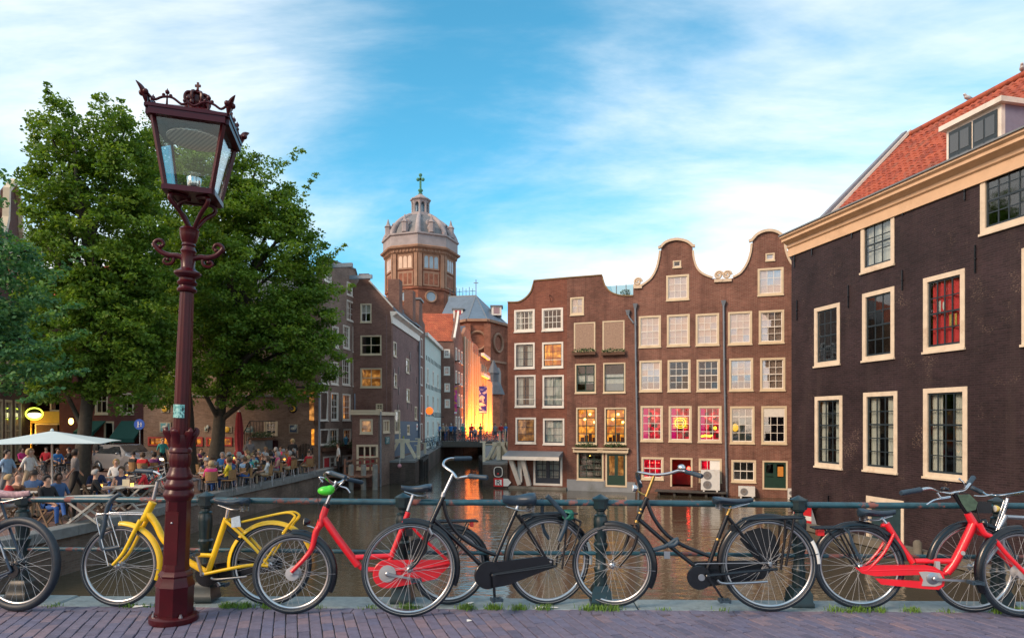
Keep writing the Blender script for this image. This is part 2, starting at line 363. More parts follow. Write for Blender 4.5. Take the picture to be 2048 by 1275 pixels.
# our bridge: a slightly skewed line; D runs along it, NV across it towards the water
BYAW = radians(-1.25)
D = Vector((cos(BYAW), sin(BYAW), 0)); NV = Vector((-sin(BYAW), cos(BYAW), 0))
KF, KB = 4.93, 5.24                      # kerb front and back distance on the axis
def br(s, t, z=0.0): return Vector((0, 0, z)) + D * s + NV * t
def bridge_setting():
    m = MB()
    a, b = br(-14, -7, -0.014), br(14, -7, -0.014); c, d = br(14, KF, -0.014), br(-14, KF, -0.014)
    a2, b2, c2, d2 = [q + Vector((0,0,-1.0)) for q in (a, b, c, d)]
    m.add([a,b,c,d,a2,b2,c2,d2], [(0,1,2,3),(7,6,5,4),(0,4,5,1),(2,6,7,3),(1,5,6,2),(3,7,4,0)])
    pav = struct(m.build('pavement', M_SHEET))
    # kerb of long granite blocks
    kerb = struct(link('kerb', None))
    s = -14.0
    while s < 14:
        l = RND.uniform(1.35, 1.75); e = min(s + l, 14)
        mm = MB(); h = RND.uniform(-0.006, 0.004); g = 0.006
        mm.add([br(s+g,KF+0.003,-0.3), br(e-g,KF+0.003,-0.3), br(e-g,KB,-0.3), br(s+g,KB,-0.3), br(s+g,KF+0.003,h-0.012), br(e-g,KF+0.003,h-0.012), br(e-g,KB,h-0.012), br(s+g,KB,h-0.012),
                br(s+g+.012,KF+0.015,h), br(e-g-.012,KF+0.015,h), br(e-g-.012,KB-0.012,h), br(s+g+.012,KB-0.012,h)],
               [(0,3,2,1),(0,1,5,4),(1,2,6,5),(2,3,7,6),(3,0,4,7),(4,5,9,8),(5,6,10,9),(6,7,11,10),(7,4,8,11),(8,9,10,11)])
        mm.build('stone', M_STONE, kerb); s = e
    q = [br(-14,KB-0.005,-0.31), br(14,KB-0.005,-0.31), br(14,KB-0.005,-4), br(-14,KB-0.005,-4), br(-14,KF-.2,-0.31), br(14,KF-.2,-0.31), br(14,KF-.2,-4), br(-14,KF-.2,-4)]
    struct(MB().add(q, [(0,1,2,3),(7,6,5,4),(0,4,5,1),(2,6,7,3),(1,5,6,2),(3,7,4,0)]).build('bridge_wall', M_QWALL))
    # clinker bricks laid on edge, courses running away to the left
    ya = radians(19); dv = Vector((-sin(ya), cos(ya), 0)); du = Vector((cos(ya), sin(ya), 0))
    BL, BWd, H = 0.165, 0.080, 0.05
    def brick_mesh(k):
        r = random.Random(k); g = 0.0032; x, y = BWd/2-g, BL/2-g; e = 0.004
        m = MB(); j = lambda: r.uniform(-0.002, 0.002)
        m.add([(-x,-y,-H),(x,-y,-H),(x,y,-H),(-x,y,-H),(-x+j(),-y+j(),-e),(x+j(),-y+j(),-e),(x+j(),y+j(),-e),(-x+j(),y+j(),-e),
               (-x+e,-y+e,j()*.6),(x-e,-y+e,j()*.6),(x-e,y-e,j()*.6),(-x+e,y-e,j()*.6)],
              [(0,1,5,4),(1,2,6,5),(2,3,7,6),(3,0,4,7),(4,5,9,8),(5,6,10,9),(6,7,11,10),(7,4,8,11),(8,9,10,11)])
        return m.mesh('brick', M_PAVER)
    bm = [brick_mesh(k) for k in range(9)]
    cells = []
    for i in range(-140, 140):
        off = 0.5 * (i % 2) + 0.06 * sin(i * 1.7)
        for j in range(-6, 60):
            c = du * (i * BWd) + dv * ((j + off) * BL)
            t = c.dot(NV)
            if not (-0.5 < t < KF - 0.075): continue
            if c.y < 0.6: continue
            px = CX + F * c.x / c.y; py = HY + F * CAMH / c.y
            if abs(c.x) > 9: continue
            vis = (-30 < px < 2078 and py < 1285)
            cells.append((not vis, (px-CX)**2*0.02 + (1213-py)*-1*0 + c.y*60, c))
    vis = sorted([q for q in cells if not q[0]], key=lambda q: q[2].y)
    near = vis[:300]; rest = vis[300:] + [q for q in cells if q[0]]
    rr = random.Random(3)
    for _, _, c in near:
        link('brick', rr.choice(bm), pav, c + Vector((0,0,rr.uniform(-0.003,0.002))), (rr.uniform(-.008,.008), rr.uniform(-.008,.008), ya + rr.uniform(-.01,.01)))
    # the remaining courses as one mesh
    m = MB()
    for _, _, c in rest:
        src = rr.choice(bm); R = Matrix.Rotation(ya + rr.uniform(-.01,.01), 3, 'Z'); z = rr.uniform(-0.003, 0.002)
        m.add([R @ v.co + c + Vector((0,0,z)) for v in src.vertices], [tuple(p.vertices) for p in src.polygons])
    t = mat_paver_rest(); stuff(m.build('brick_courses', t, pav))
    # clipped bricks along the kerb
    m = MB()
    for i in range(-110, 110):
        s0 = i * 0.083; s1 = s0 + 0.079
        z = rr.uniform(-0.005, 0.0)
        q = [br(s0, KF-0.105, z), br(s1, KF-0.105, z), br(s1, KF-0.006, z), br(s0, KF-0.006, z)]
        m.add(q + [p + Vector((0,0,-0.03)) for p in q], [(0,1,2,3),(0,4,5,1),(1,5,6,2),(2,6,7,3),(3,7,4,0)])
    stuff(m.build('edge_bricks', t, pav))
def mat_paver_rest():
    t = NT('clinker_paver_rest'); t.set(Roughness=0.62)
    v = t.N.new('ShaderNodeTexVoronoi'); v.inputs['Scale'].default_value = 9.0; t.L.new(t.coord(), v.inputs['Vector'])
    sp = t.N.new('ShaderNodeSeparateColor'); t.L.new(v.outputs['Color'], sp.inputs[0])
    c = t.ramp(sp.outputs[0], [(0.0, (0.095,0.094,0.148)), (0.35, (0.145,0.130,0.185)), (0.7, (0.115,0.118,0.190)), (1.0, (0.195,0.148,0.180))])
    f = t.noise(14, 5, 0.65); c = t.mix(1.0, c, t.ramp(f, [(0.2, (0.68,)*3), (0.8, (1.28,)*3)]), 'MULTIPLY')
    t.color(c); t.bump(f, 0.35, 0.006); return t.mat
bridge_setting()

QE = [(-16,4.2),(-13.6,8),(-12.0,11.5),(-11.25,15),(-10.85,19.5),(-10.95,23.5),(-10.5,28),(-10.15,33.2),(-10.2,37.2)]   # canal edge of the left quay
def quay_setting():
    poly = QE + [(-10.2,120),(-120,120),(-120,4.2)]
    m = MB(); tri = tessellate_polygon([[Vector((x,y,0)) for x, y in poly]])
    def up(t): 
        a, b, c = [Vector((poly[i][0], poly[i][1], 0)) for i in t]
        return t if (b-a).cross(c-a).z > 0 else tuple(reversed(t))
    m.add([(x,y,QUAY-0.004) for x, y in poly], [up(tuple(t)) for t in tri])
    struct(m.build('quay_pavement', M_QPAVE))
    m = MB()
    for (x0,y0), (x1,y1) in zip(QE, QE[1:]):
        m.quad((x0,y0,QUAY-0.16),(x0,y0,-4),(x1,y1,-4),(x1,y1,QUAY-0.16))
    struct(m.build('quay_wall', M_QWALL))
    cop = struct(link('quay_coping', None))
    path = smooth_path([(x,y,0) for x, y in QE], 10); acc = 0; seg = [path[0]]
    for p, q in zip(path, path[1:]):
        acc += (q-p).length; seg.append(q)
        if acc > 1.25:
            m = MB(); n = len(seg)
            vs = []
            for i, c in enumerate(seg):
                t = (seg[min(i+1,n-1)] - seg[max(i-1,0)]).normalized(); r = Vector((t.y,-t.x,0))
                k = 0.006 if i == 0 else (-0.006 if i == n-1 else 0)
                c = c + t * k
                vs += [c + r*0.07 + Vector((0,0,QUAY-0.16)), c + r*0.07 + Vector((0,0,QUAY+0.075)), c + r*0.05 + Vector((0,0,QUAY+0.09)), c - r*0.42 + Vector((0,0,QUAY+0.09)), c - r*0.42 + Vector((0,0,QUAY-0.05))]
            fs = []
            for i in range(n-1):
                for j in range(4): fs.append((i*5+j, (i+1)*5+j, (i+1)*5+j+1, i*5+j+1))
            fs += [(0,1,2,3,4), tuple((n-1)*5+j for j in (4,3,2,1,0))]
            m.add(vs, fs); m.build('stone', M_COPE, cop); acc = 0; seg = [q]
quay_setting()
# ---------------------------------------------------------------- bridge railing
def mat_rail(name, base, rust, lo=0.60, hi=0.66):
    t = NT(name); t.set(Roughness=0.33); t.b.inputs['Specular IOR Level'].default_value = 0.6
    f = t.noise(5.5, 6, 0.7); g = t.ramp(f, [(lo, (0,0,0)), (hi, (1,1,1))])
    c = t.mix(g, t.ramp(t.noise(20, 4), [(0.3, sc3(base,0.75)), (0.7, sc3(base,1.3))]), rust); t.color(c)
    t.L.new(t.ramp(f, [(lo, (0.33,)*3), (hi, (0.75,)*3)]), t.b.inputs['Roughness'])
    t.bump(f, 0.25, 0.004); return t.mat
M_POST = mat_rail('post_green_black', (0.005,0.019,0.024), (0.09,0.035,0.03), 0.68, 0.74)
M_RAIL = mat_rail('rail_worn_sky_sheen', (0.014,0.066,0.092), (0.20,0.075,0.065), 0.55, 0.60)  # blue of the sky's sheen put into the rail paint; rust patches are wear
def railing():
    root = thing('canal_railing', 'dark green cast iron railing with worn top rail along the bridge edge', 'railing', (0,0,0))
    T = 5.10
    prof_sq = [(0.088,0.0),(0.088,0.035),(0.080,0.045),(0.078,0.105),(0.062,0.135),(0.056,0.15)]
    prof = [(0.050,0.15),(0.052,0.20),(0.046,0.24),(0.054,0.27),(0.054,0.285),(0.044,0.30),(0.040,0.36),(0.042,0.42),(0.056,0.455),(0.058,0.475),(0.046,0.49),(0.050,0.56),(0.056,0.63),(0.056,0.675),(0.048,0.69),(0.050,0.70),(0.034,0.712),(0.032,0.732),(0.046,0.745),(0.046,0.752)]
    base = MB()
    base.lathe([(r*1.38,z) for r, z in prof_sq], 4, rot=pi/4)
    base.lathe(prof, 20)
    base.lathe([(0.046,0.752),(0.060,0.757),(0.060,0.822)], 8, rot=pi/8)
    base.lathe([(0.068,0.822),(0.068,0.836),(0.004,0.868)], 8, rot=pi/8)
    me = base.mesh('post', M_POST, 40)
    xs = [-5.63, -4.08, -2.58, -0.985, 0.595, 2.155, 3.70, 5.25]
    for x in xs:
        p = br(x, T, 0)
        link('post', me, root, p - Vector((0,0,0.004*x)), (RND.uniform(-.006,.006), RND.uniform(-.006,.006), BYAW + RND.uniform(-.03,.03)))
    for name, z, r in (('top_rail', 0.795, 0.0245), ('lower_rail', 0.395, 0.0165)):
        m = MB(); pts = [br(-7 + i*0.5, T + 0.004*sin(i*1.3), z - 0.004*(-7+i*0.5) + 0.003*sin(i*0.9)) for i in range(29)]
        m.tube(pts, r, 12); m.build(name, M_RAIL, root, 60)
railing()

# ---------------------------------------------------------------- street lamp
M_MAROON = paint('maroon_enamel', (0.052,0.0020,0.0055), 0.34, var=0.25, scale=9, spec=0.30, coat=0.08, bump=0.04, dirt=(0.035,0.008,0.010))
M_LGLASS = glass_mat('lantern_glass', 0.045, (0.95,0.99,0.98), 0.0)
M_CHROME = paint('chrome', (0.62,0.63,0.65), 0.18, 1.0, var=0.08)
M_STEEL = paint('brushed_steel', (0.42,0.43,0.45), 0.35, 1.0, var=0.15)
def lamp():
    S = 1/276.0
    lean = math.atan(0.155/3.87)
    root = thing('street_lamp', 'maroon cast iron street lamp with square glass lantern and crown', 'street lamp', (-2.452, 4.64, 0), (0, lean, 0))
    def pr(lst): return [(hw*S*0.885, (1240-y)*S) for hw, y in lst]
    m = MB(); m.lathe(pr([(50,1240),(51,1237),(51,1229),(47,1226),(40,1225)]), 32); base = m.build('base_plate', M_MAROON, root, 40)
    for k in range(4):
        an = pi/4 + k*pi/2; m = MB(); m.lathe([(0.014,0),(0.014,0.012),(0.009,0.014),(0.009,0.026),(0.003,0.028)], 6, (0.137*cos(an), 0.137*sin(an), 0.05)); m.build('bolt', M_STEEL, base)
    m = MB(); m.lathe(pr([(39,1226),(39,1172),(41,1168),(38,1161),(36,1157),(34,1150),(36,1146),(33,1142),(29,1138)]), 8, rot=pi/8); m.build('pedestal', M_MAROON, root, 25)
    m = MB(); m.lathe(pr([(28,1140),(28,1132),(27,1128),(25.5,1000),(27,996)]), 8, rot=pi/8); sh = m.build('lower_shaft', M_MAROON, root, 25)
    m = MB(); m.box(-0.045,0.045,-0.0815,-0.074,0.42,0.80); door = m.build('access_door', M_MAROON, root)
    m = MB(); m.ball((0.0,-0.083,0.72), 0.008); m.build('lock', M_STEEL, door, 60)
    m = MB(); m.lathe(pr([(27,998),(31,992),(32,986),(29,981),(27,977),(30,974),(31,968),(28,962),(25,957),(27,954),(27,949),(24,944),(22,938),(20,932)]), 32); m.build('base_rings', M_MAROON, root, 40)
    flute = lambda n, d: (lambda an, i: 1 - d*(0.5+0.5*cos(an*n)))
    m = MB(); m.lathe(pr([(20,934),(22.5,926),(23.5,915),(21.5,905),(24,902),(23,896),(20.5,893),(21,887),(22,878),(21,868)]), 48, mod=lambda an, i: (1-0.05*(0.5+0.5*cos(an*12))) if i < 4 else 1); vase = m.build('fluted_vase', M_MAROON, root, 40)
    # leaf crown around the shaft
    for k in range(6):
        an = pi/6 + k*pi/3; m = MB(); c, s_ = cos(an), sin(an)
        pts = [(15,905),(19,885),(24,872),(29,864),(30,859),(26,858)]
        path = [Vector((hw*S*.88*c, hw*S*.88*s_, (1240-y)*S)) for hw, y in pts]
        m.tube(smooth_path(path,4), [0.030*(1-0.5*abs(2*i/20-1)**2) for i in range(21)], 8, sq=(1.0,0.30) if False else (0.35,1.0))
        m.build('leaf', M_MAROON, root, 50)
    m = MB(); m.lathe(pr([(17.5,870),(16.8,700),(15,600),(14.2,582)]), 48, mod=flute(12, 0.07)); m.build('fluted_shaft', M_MAROON, root, 60)
    m = MB(); m.lathe(pr([(16,584),(20,582),(21,578),(17,574),(16,571),(20,568),(21,564),(17,560),(17,556),(24,552),(28,548),(28,544),(22,541),(17,538),(14,534),(15,520),(14,508),(17,502),(14,497),(12,492)]), 32); m.build('capital_rings', M_MAROON, root, 40)
    m = MB(); m.lathe(pr([(12,494),(15,490),(13,486),(17,480),(20,468),(20,462),(21,459),(17,455),(8,452)]), 32, mod=lambda an, i: 1-0.06*(0.5+0.5*cos(an*10)) if 3 <= i <= 5 else 1); m.build('cup', M_MAROON, root, 40)
    def scroll(sgn):
        m = MB(); R = Matrix.Rotation(radians(9), 3, 'Z')
        def P(x, y): return R @ Vector((sgn*x*S, 0, (1240-y)*S))
        m.tube(smooth_path([P(10,515),P(22,512),P(36,512),P(50,507),P(60,498),P(64,490),P(58,484),P(50,485),P(47,492),P(52,496)],5), [0.022-0.012*i/45 for i in range(46)], 8)
        m.tube(smooth_path([P(30,513),P(27,520),P(31,528),P(40,530),P(46,525),P(43,519),P(38,521)],5), [0.013-0.005*i/30 for i in range(31)], 7)
        m.ball(P(52,496), 0.016); m.ball(P(38,521), 0.014)
        m.tube([P(56,500), P(66,495), P(69,492)], [0.014,0.010,0.002], 6)
        m.build('scroll_arm', M_MAROON, root, 50)
    scroll(1); scroll(-1)
    # lantern: frustum turned 14 degrees, in the lamp's own frame
    lr = Matrix.Rotation(radians(14), 3, 'Z')
    zb, zt = 3.075, 3.545; sb, st = 0.148, 0.226
    def Q(x, y, z): return lr @ Vector((x, y, z)) + Vector((0.02, 0, 0))
    # curved carriers
    for k in range(4):
        an = pi/4 + k*pi/2; m = MB(); c, s_ = cos(an), sin(an)
        pts = [Q(0.02*c, 0.02*s_, 2.83), Q(0.045*c,0.045*s_,2.87), Q(0.10*c,0.10*s_,2.94), Q(0.165*c,0.165*s_,2.995), Q(0.172*c,0.172*s_,3.035), Q(0.13*c,0.13*s_,3.055), Q(0.05*c,0.05*s_,3.06)]
        m.tube(smooth_path(pts,5), 0.0155, 8); m.build('bracket', M_MAROON, root, 60)
    lan = MB()
    cb = [(-1,-1),(1,-1),(1,1),(-1,1)]
    for i in range(4):
        a, b = cb[i], cb[(i+1)%4]
        lan.bar(Q(a[0]*sb,a[1]*sb,zb), Q(a[0]*st,a[1]*st,zt), 0.026, 0.026, Q(a[0],a[1],0))
        lan.bar(Q(a[0]*(sb+.008),a[1]*(sb+.008),zb), Q(b[0]*(sb+.008),b[1]*(sb+.008),zb), 0.034, 0.036)
        lan.bar(Q(a[0]*(st+.016),a[1]*(st+.016),zt+0.008), Q(b[0]*(st+.016),b[1]*(st+.016),zt+0.008), 0.045, 0.05)
        lan.bar(Q(a[0]*(st+.03),a[1]*(st+.03),zt+0.04), Q(b[0]*(st+.03),b[1]*(st+.03),zt+0.04), 0.03, 0.022)
    lo = lan.build('lantern_frame', M_MAROON, root)
    for i in range(4):
        a, b = cb[i], cb[(i+1)%4]; e = 0.012
        m = MB(); kb, kt = sb-0.004, st-0.006
        q = [Q(a[0]*kb,a[1]*kb,zb+.02), Q(b[0]*kb,b[1]*kb,zb+.02), Q(b[0]*kt,b[1]*kt,zt-.01), Q(a[0]*kt,a[1]*kt,zt-.01)]
        nn = (q[1]-q[0]).cross(q[3]-q[0]).normalized()*0.004
        m.add(q + [p - nn for p in q], [(0,1,2,3),(7,6,5,4),(0,4,5,1),(1,5,6,2),(2,6,7,3),(3,7,4,0)]); m.build('pane', M_LGLASS, lo)
    m = MB(); rb = sb+0.01
    m.add([Q(-rb,-rb,zb-.012),Q(rb,-rb,zb-.012),Q(rb,rb,zb-.012),Q(-rb,rb,zb-.012),Q(-rb,-rb,zb-.006),Q(rb,-rb,zb-.006),Q(rb,rb,zb-.006),Q(-rb,rb,zb-.006)], [(0,3,2,1),(4,5,6,7),(0,1,5,4),(1,2,6,5),(2,3,7,6),(3,0,4,7)])
    m.build('floor_plate', M_MAROON, lo)
    # perforated reflector disc under the roof
    t = NT('lamp_mesh_reflector'); t.set(Roughness=0.4, Metallic=0.6)
    v = t.N.new('ShaderNodeTexChecker'); v.inputs['Scale'].default_value = 52; t.L.new(t.coord(), v.inputs['Vector'])
    v.inputs['Color1'].default_value = (0.60,0.52,0.44,1); v.inputs['Color2'].default_value = (0.22,0.19,0.165,1); t.color(v.outputs['Color'])
    m = MB(); m.lathe([(0.19,3.475),(0.19,3.483),(0.178,3.495),(0.02,3.5)], 48, (0.02,0,0)); m.build('reflector', t.mat, lo, 40)
    m = MB(); m.lathe([(0.03,zb),(0.03,zb+0.05),(0.036,zb+0.055),(0.044,zb+0.08),(0.05,zb+0.13),(0.046,zb+0.135),(0.038,zb+0.08),(0.02,zb+0.07)], 24, (0.02,0,0)); bl = m.build('lamp_holder', M_CHROME, lo, 50)
    m = MB(); m.lathe([(0.072,zb+0.150),(0.072,zb+0.154),(0.02,zb+0.156)], 32, (0.02,0,0)); m.build('glare_disc', M_LGLASS, bl, 40)
    m = MB(); m.lathe([(0.012,zb+0.05),(0.015,zb+0.09),(0.013,zb+0.125),(0.004,zb+0.135)], 12, (0.02,0,0)); m.build('bulb', paint('milk_glass', (0.75,0.73,0.68), 0.25), bl, 60)
    # roof
    m = MB(); rt = st + 0.03; z0 = zt + 0.05
    vs = [Q(a[0]*rt,a[1]*rt,z0) for a in cb] + [Q(a[0]*0.11,a[1]*0.11,z0+0.075) for a in cb] + [Q(a[0]*0.075,a[1]*0.075,z0+0.095) for a in cb]
    fs = [(3,2,1,0)] + [(i,(i+1)%4,4+(i+1)%4,4+i) for i in range(4)] + [(4+i,4+(i+1)%4,8+(i+1)%4,8+i) for i in range(4)] + [(8,9,10,11)]
    roof = m.add(vs, fs).build('lantern_roof', M_MAROON, root)
    # crown on top
    m = MB(); c0 = Q(0,0,z0+0.09)
    m.lathe([(0.075,0),(0.082,0.01),(0.074,0.022),(0.080,0.034),(0.07,0.045)], 24, c0)
    for k in range(8):
        an = k*pi/4; cc, ss = cos(an), sin(an)
        m.tube(smooth_path([c0+Vector((0.072*cc,0.072*ss,0.03)), c0+Vector((0.10*cc,0.10*ss,0.075)), c0+Vector((0.086*cc,0.086*ss,0.115)), c0+Vector((0.04*cc,0.04*ss,0.128)), c0+Vector((0.0,0.0,0.118))],4), 0.013, 7)
        m.ball(c0+Vector((0.085*cc,0.085*ss,0.045)), 0.021, nu=8, nv=6); m.ball(c0+Vector((0.094*cc,0.094*ss,0.085)), 0.015, nu=8, nv=6)
    m.lathe([(0.06,0.03),(0.078,0.06),(0.07,0.10),(0.03,0.118)], 20, c0)
    m.lathe([(0.02,0.115),(0.026,0.13),(0.014,0.145),(0.018,0.155),(0.008,0.165)], 12, c0)
    m.box(c0.x-0.008,c0.x+0.008,c0.y-0.006,c0.y+0.006,c0.z+0.16,c0.z+0.215); m.box(c0.x-0.024,c0.x+0.024,c0.y-0.0055,c0.y+0.0055,c0.z+0.182,c0.z+0.198)
    m.v = [(c0.x+(x-c0.x)*.85, c0.y+(y-c0.y)*.85, z) for x, y, z in m.v]; m.build('crown', M_MAROON, roof, 45)
    # pierced scroll cresting along each side, leaf finials at the corners
    for i in range(4):
        a, b = cb[i], cb[(i+1)%4]; m = MB(); A = Q(a[0]*(rt-.005),a[1]*(rt-.005),z0+0.01); B = Q(b[0]*(rt-.005),b[1]*(rt-.005),z0+0.01)
        def E(t, h): return A.lerp(B, t) + Vector((0,0,h))
        m.tube(smooth_path([E(0,0.055),E(0.08,0.02),E(0.18,0.045),E(0.30,0.05),E(0.42,0.015),E(0.5,0.03),E(0.58,0.015),E(0.70,0.05),E(0.82,0.045),E(0.92,0.02),E(1,0.055)],4), 0.0085, 7)
        for tt, hh in ((0.24,0.06),(0.5,0.04),(0.76,0.06)):
            for dx, dz, r in ((0,0.022,0.015),(0.022,0.0,0.012),(-0.022,0.0,0.012)):
                u = (B-A).normalized(); m.ball(E(tt, hh+dz)+u*dx, r, nu=8, nv=6)
            m.tube([E(tt,0), E(tt,hh+0.045)], [0.007,0.003], 6)
        m.build('cresting', M_MAROON, roof, 50)
        m = MB(); o_ = lr @ Vector((a[0],a[1],0)).normalized(); C = Q(a[0]*rt,a[1]*rt,z0)
        m.tube(smooth_path([C+Vector((0,0,-0.01)), C+o_*0.01+Vector((0,0,0.04)), C+o_*0.035+Vector((0,0,0.085)), C+o_*0.075+Vector((0,0,0.115))],4), [0.010,0.012,0.018,0.024,0.027,0.028,0.028,0.027,0.024,0.020,0.014,0.008,0.003], 7, sq=(1,0.6))
        s2 = Vector((-o_.y,o_.x,0)); m.ball(C+o_*0.02+s2*0.022+Vector((0,0,0.06)), 0.02, nu=8, nv=6); m.ball(C+o_*0.02-s2*0.022+Vector((0,0,0.06)), 0.02, nu=8, nv=6)
        m.build('corner_finial', M_MAROON, roof, 50)
    # teal sticker on the shaft
    t = NT('teal_sticker'); t.set(Roughness=0.5)
    t.color(t.ramp(t.noise(30, 4, 0.6, dist=1.5), [(0.40, (0.01,0.03,0.035)), (0.47, (0.10,0.36,0.36)), (0.6, (0.35,0.62,0.58))]))
    m = MB(); n = 6
    for i in range(n):
        a0 = -pi/2 - 0.72 + 1.44*i/n; a1 = -pi/2 - 0.72 + 1.44*(i+1)/n; r = 0.0612
        m.quad((r*cos(a0),r*sin(a0),1.47),(r*cos(a1),r*sin(a1),1.47),(r*cos(a1),r*sin(a1),1.565),(r*cos(a0),r*sin(a0),1.565))
    m.build('sticker', t.mat, root)
lamp()
# ---------------------------------------------------------------- bicycles on the bridge
M_TYRE = paint('tyre_rubber', (0.008,0.017,0.029), 0.5, var=0.3, scale=30, bump=0.15)  # bluish tint puts the sky's sheen into the rubber colour
M_RIM = paint('rim_alloy', (0.50,0.51,0.52), 0.28, 1.0, var=0.1)
M_SPOKE = paint('spoke_steel', (0.36,0.38,0.41), 0.45, 0.0, var=0.05)
M_BLACK = paint('black_enamel', (0.005,0.007,0.011), 0.26, var=0.4, scale=14, spec=0.45, coat=0.2)
M_RED = paint('red_enamel', (0.66,0.010,0.022), 0.30, var=0.12, scale=8, coat=0.3, dirt=(0.48,0.02,0.025))
M_YEL = paint('yellow_enamel', (0.86,0.53,0.010), 0.32, var=0.10, scale=8, coat=0.25, dirt=(0.66,0.36,0.02))
M_DBLUE = paint('dark_blue_enamel', (0.012,0.03,0.06), 0.3, var=0.2, coat=0.3)
M_SADDLE = paint('saddle_vinyl', (0.018,0.036,0.058), 0.38, var=0.2, scale=20, bump=0.1)  # blue stands for sky reflection, put into the vinyl colour
M_GRIP = paint('rubber_grip', (0.022,0.045,0.070), 0.5, var=0.2, scale=30)
M_GOLD = paint('aged_brass', (0.45,0.30,0.10), 0.35, 1.0, var=0.2)
M_GREYP = paint('grey_plastic', (0.33,0.34,0.36), 0.4, var=0.08)
M_REDREF = paint('red_reflector', (0.55,0.01,0.015), 0.2, var=0.1, coat=0.5)
M_LENS = paint('lamp_lens', (0.55,0.58,0.58), 0.12, var=0.1, coat=0.5)
M_WHITE = paint('white_paint', (0.75,0.74,0.70), 0.45, var=0.06)

class Bike:
    """A bicycle in its own plane: x to the photograph's right, z up, -y towards the viewer. Points are read off the photograph."""
    def __init__(s, label, conv, c0, c1, lean, hubs, R, colr):
        s.conv = conv
        a = s.ground(c0); b = s.ground(c1)
        d = (b - a); d.z = 0; d.normalize(); yaw = atan2(d.y, d.x)
        s.M = Matrix.Translation(a) @ Matrix.Rotation(yaw, 4, 'Z') @ Matrix.Rotation(-lean, 4, 'X')
        s.Mi = s.M.inverted()
        s.root = thing('bicycle', label, 'bicycle', a, s.M.to_euler(), 'bicycles leaning on the bridge railing')
        s.col = colr
    def ground(s, uv):
        px, py = s.conv(*uv); return GX(px, py, 0.0)
    def q(s, u, v, y=0.0):                       # zoom-picture point -> bike plane
        px, py = s.conv(u, v)
        o = s.Mi @ camo.location; e = s.Mi @ PX(px, py, 1.0); dd = e - o
        t = (y - o.y) / dd.y; return o + dd * t
    def pts(s, lst, y=0.0): return [s.q(u, v, y) for u, v in lst]
    def part(s, name, mat, tubes, smooth=60, n=10, parent=None, k=5):
        m = MB()
        for tb in tubes:
            pts, r = tb[0], tb[1]; ys = tb[2] if len(tb) > 2 else (0.0,)
            for y in ys:
                P = s.pts(pts, 0.0); P = [Vector((p.x, y if not callable(y) else y(i/(len(P)-1)), p.z)) for i, p in enumerate(P)]
                if len(P) > 2: P = smooth_path(P, k)
                rr = r
                if isinstance(r, (list, tuple)): rr = [r[0] + (r[1]-r[0])*i/(len(P)-1) for i in range(len(P))]
                m.tube(P, rr, n)
        return m.build(name, mat, parent or s.root, smooth)
    def wheel(s, c, Rpx, steer=0.0, tr=0.019, name='front_wheel', nsp=32, hub=(0.022, M_STEEL), rimmat=None, R=None, fat=None):
        C = s.q(*c)
        if R is None: R = (s.q(c[0]+Rpx, c[1]) - C).length
        if name == 'rear_wheel' or True:
            # rest the tyre on the ground: centre height equals the radius
            up = (s.M.to_3x3() @ Vector((0,0,1))).z
            C = Vector((C.x, 0, R / 1.0))
        w = link(name, None, s.root, C, (0, 0, steer))
        Rc = R - tr
        ring = lambda rad, n: [Vector((rad*cos(2*pi*i/n), 0, rad*sin(2*pi*i/n))) for i in range(n)]
        m = MB(); m.tube(ring(Rc, 56), tr, 10, closed=True); ty = m.build('tyre', M_TYRE, w, 80)
        m = MB(); m.tube(ring(Rc - tr*0.95, 56), 0.0125, 8, closed=True, sq=(0.75, 1.05)); m.build('rim', rimmat or M_RIM, w, 80)
        m = MB()
        for sd in (-1, 1):     # reflective wall line
            m.tube([Vector((p.x, sd*tr*0.86, p.z)) for p in ring(Rc-0.004, 56)], 0.0022, 4, closed=True)
        m.build('reflective_stripe', paint('tyre_stripe', (0.42,0.43,0.42), 0.4, var=0.2), w, 80)
        m = MB()
        for i in range(nsp):
            a = 2*pi*i/nsp; h = hub[0]*0.9; sd = 1 if i % 2 else -1; sw = (1 if (i//2) % 2 else -1) * 0.85
            m.tube([(h*cos(a+sw), sd*0.030, h*sin(a+sw)), ((Rc-tr)*cos(a), 0, (Rc-tr)*sin(a))], 0.00115, 4, caps=False)
        m.build('spokes', M_SPOKE, w)
        m = MB(); m.add([], []); hr = hub[0]
        prof = [(0.008,-0.055),(0.012,-0.05),(0.012,-0.042),(hr,-0.036),(hr,-0.028),(hr*0.7,-0.02),(hr*0.7,0.02),(hr,0.028),(hr,0.036),(0.012,0.042),(0.008,0.055)]
        vs0 = len(m.v); m.lathe(prof, 16); m.v = [(x, z, -y) for x, y, z in m.v]; m.build('hub', hub[1], w, 40)
        return w, R
    def fender(s, w, R, a0, a1, mat, gap=0.016, width=0.026, stripe=None, name='fender'):
        m = MB(); n = 22; vs = []; fs = []; rr = R + gap; cs = [(-width,-0.020),(-width*0.92,-0.004),(-width*0.5,0.007),(0,0.010),(width*0.5,0.007),(width*0.92,-0.004),(width,-0.020)]
        k = len(cs)
        for i in range(n+1):
            a = radians(a0 + (a1-a0)*i/n)
            for y, d in cs: vs.append(((rr+d)*cos(a), y, (rr+d)*sin(a)))
            for y, d in cs: vs.append(((rr+d-0.003)*cos(a), y*0.94, (rr+d-0.003)*sin(a)))
        for i in range(n):
            for j in range(k-1):
                b = i*2*k+j; fs.append((b, b+1, b+2*k+1, b+2*k)); b += k; fs.append((b, b+2*k, b+2*k+1, b+1))
        m.add(vs, fs); o = m.build(name, mat, s.root, 60); o.location = w.location; o.rotation_euler = w.rotation_euler; return o
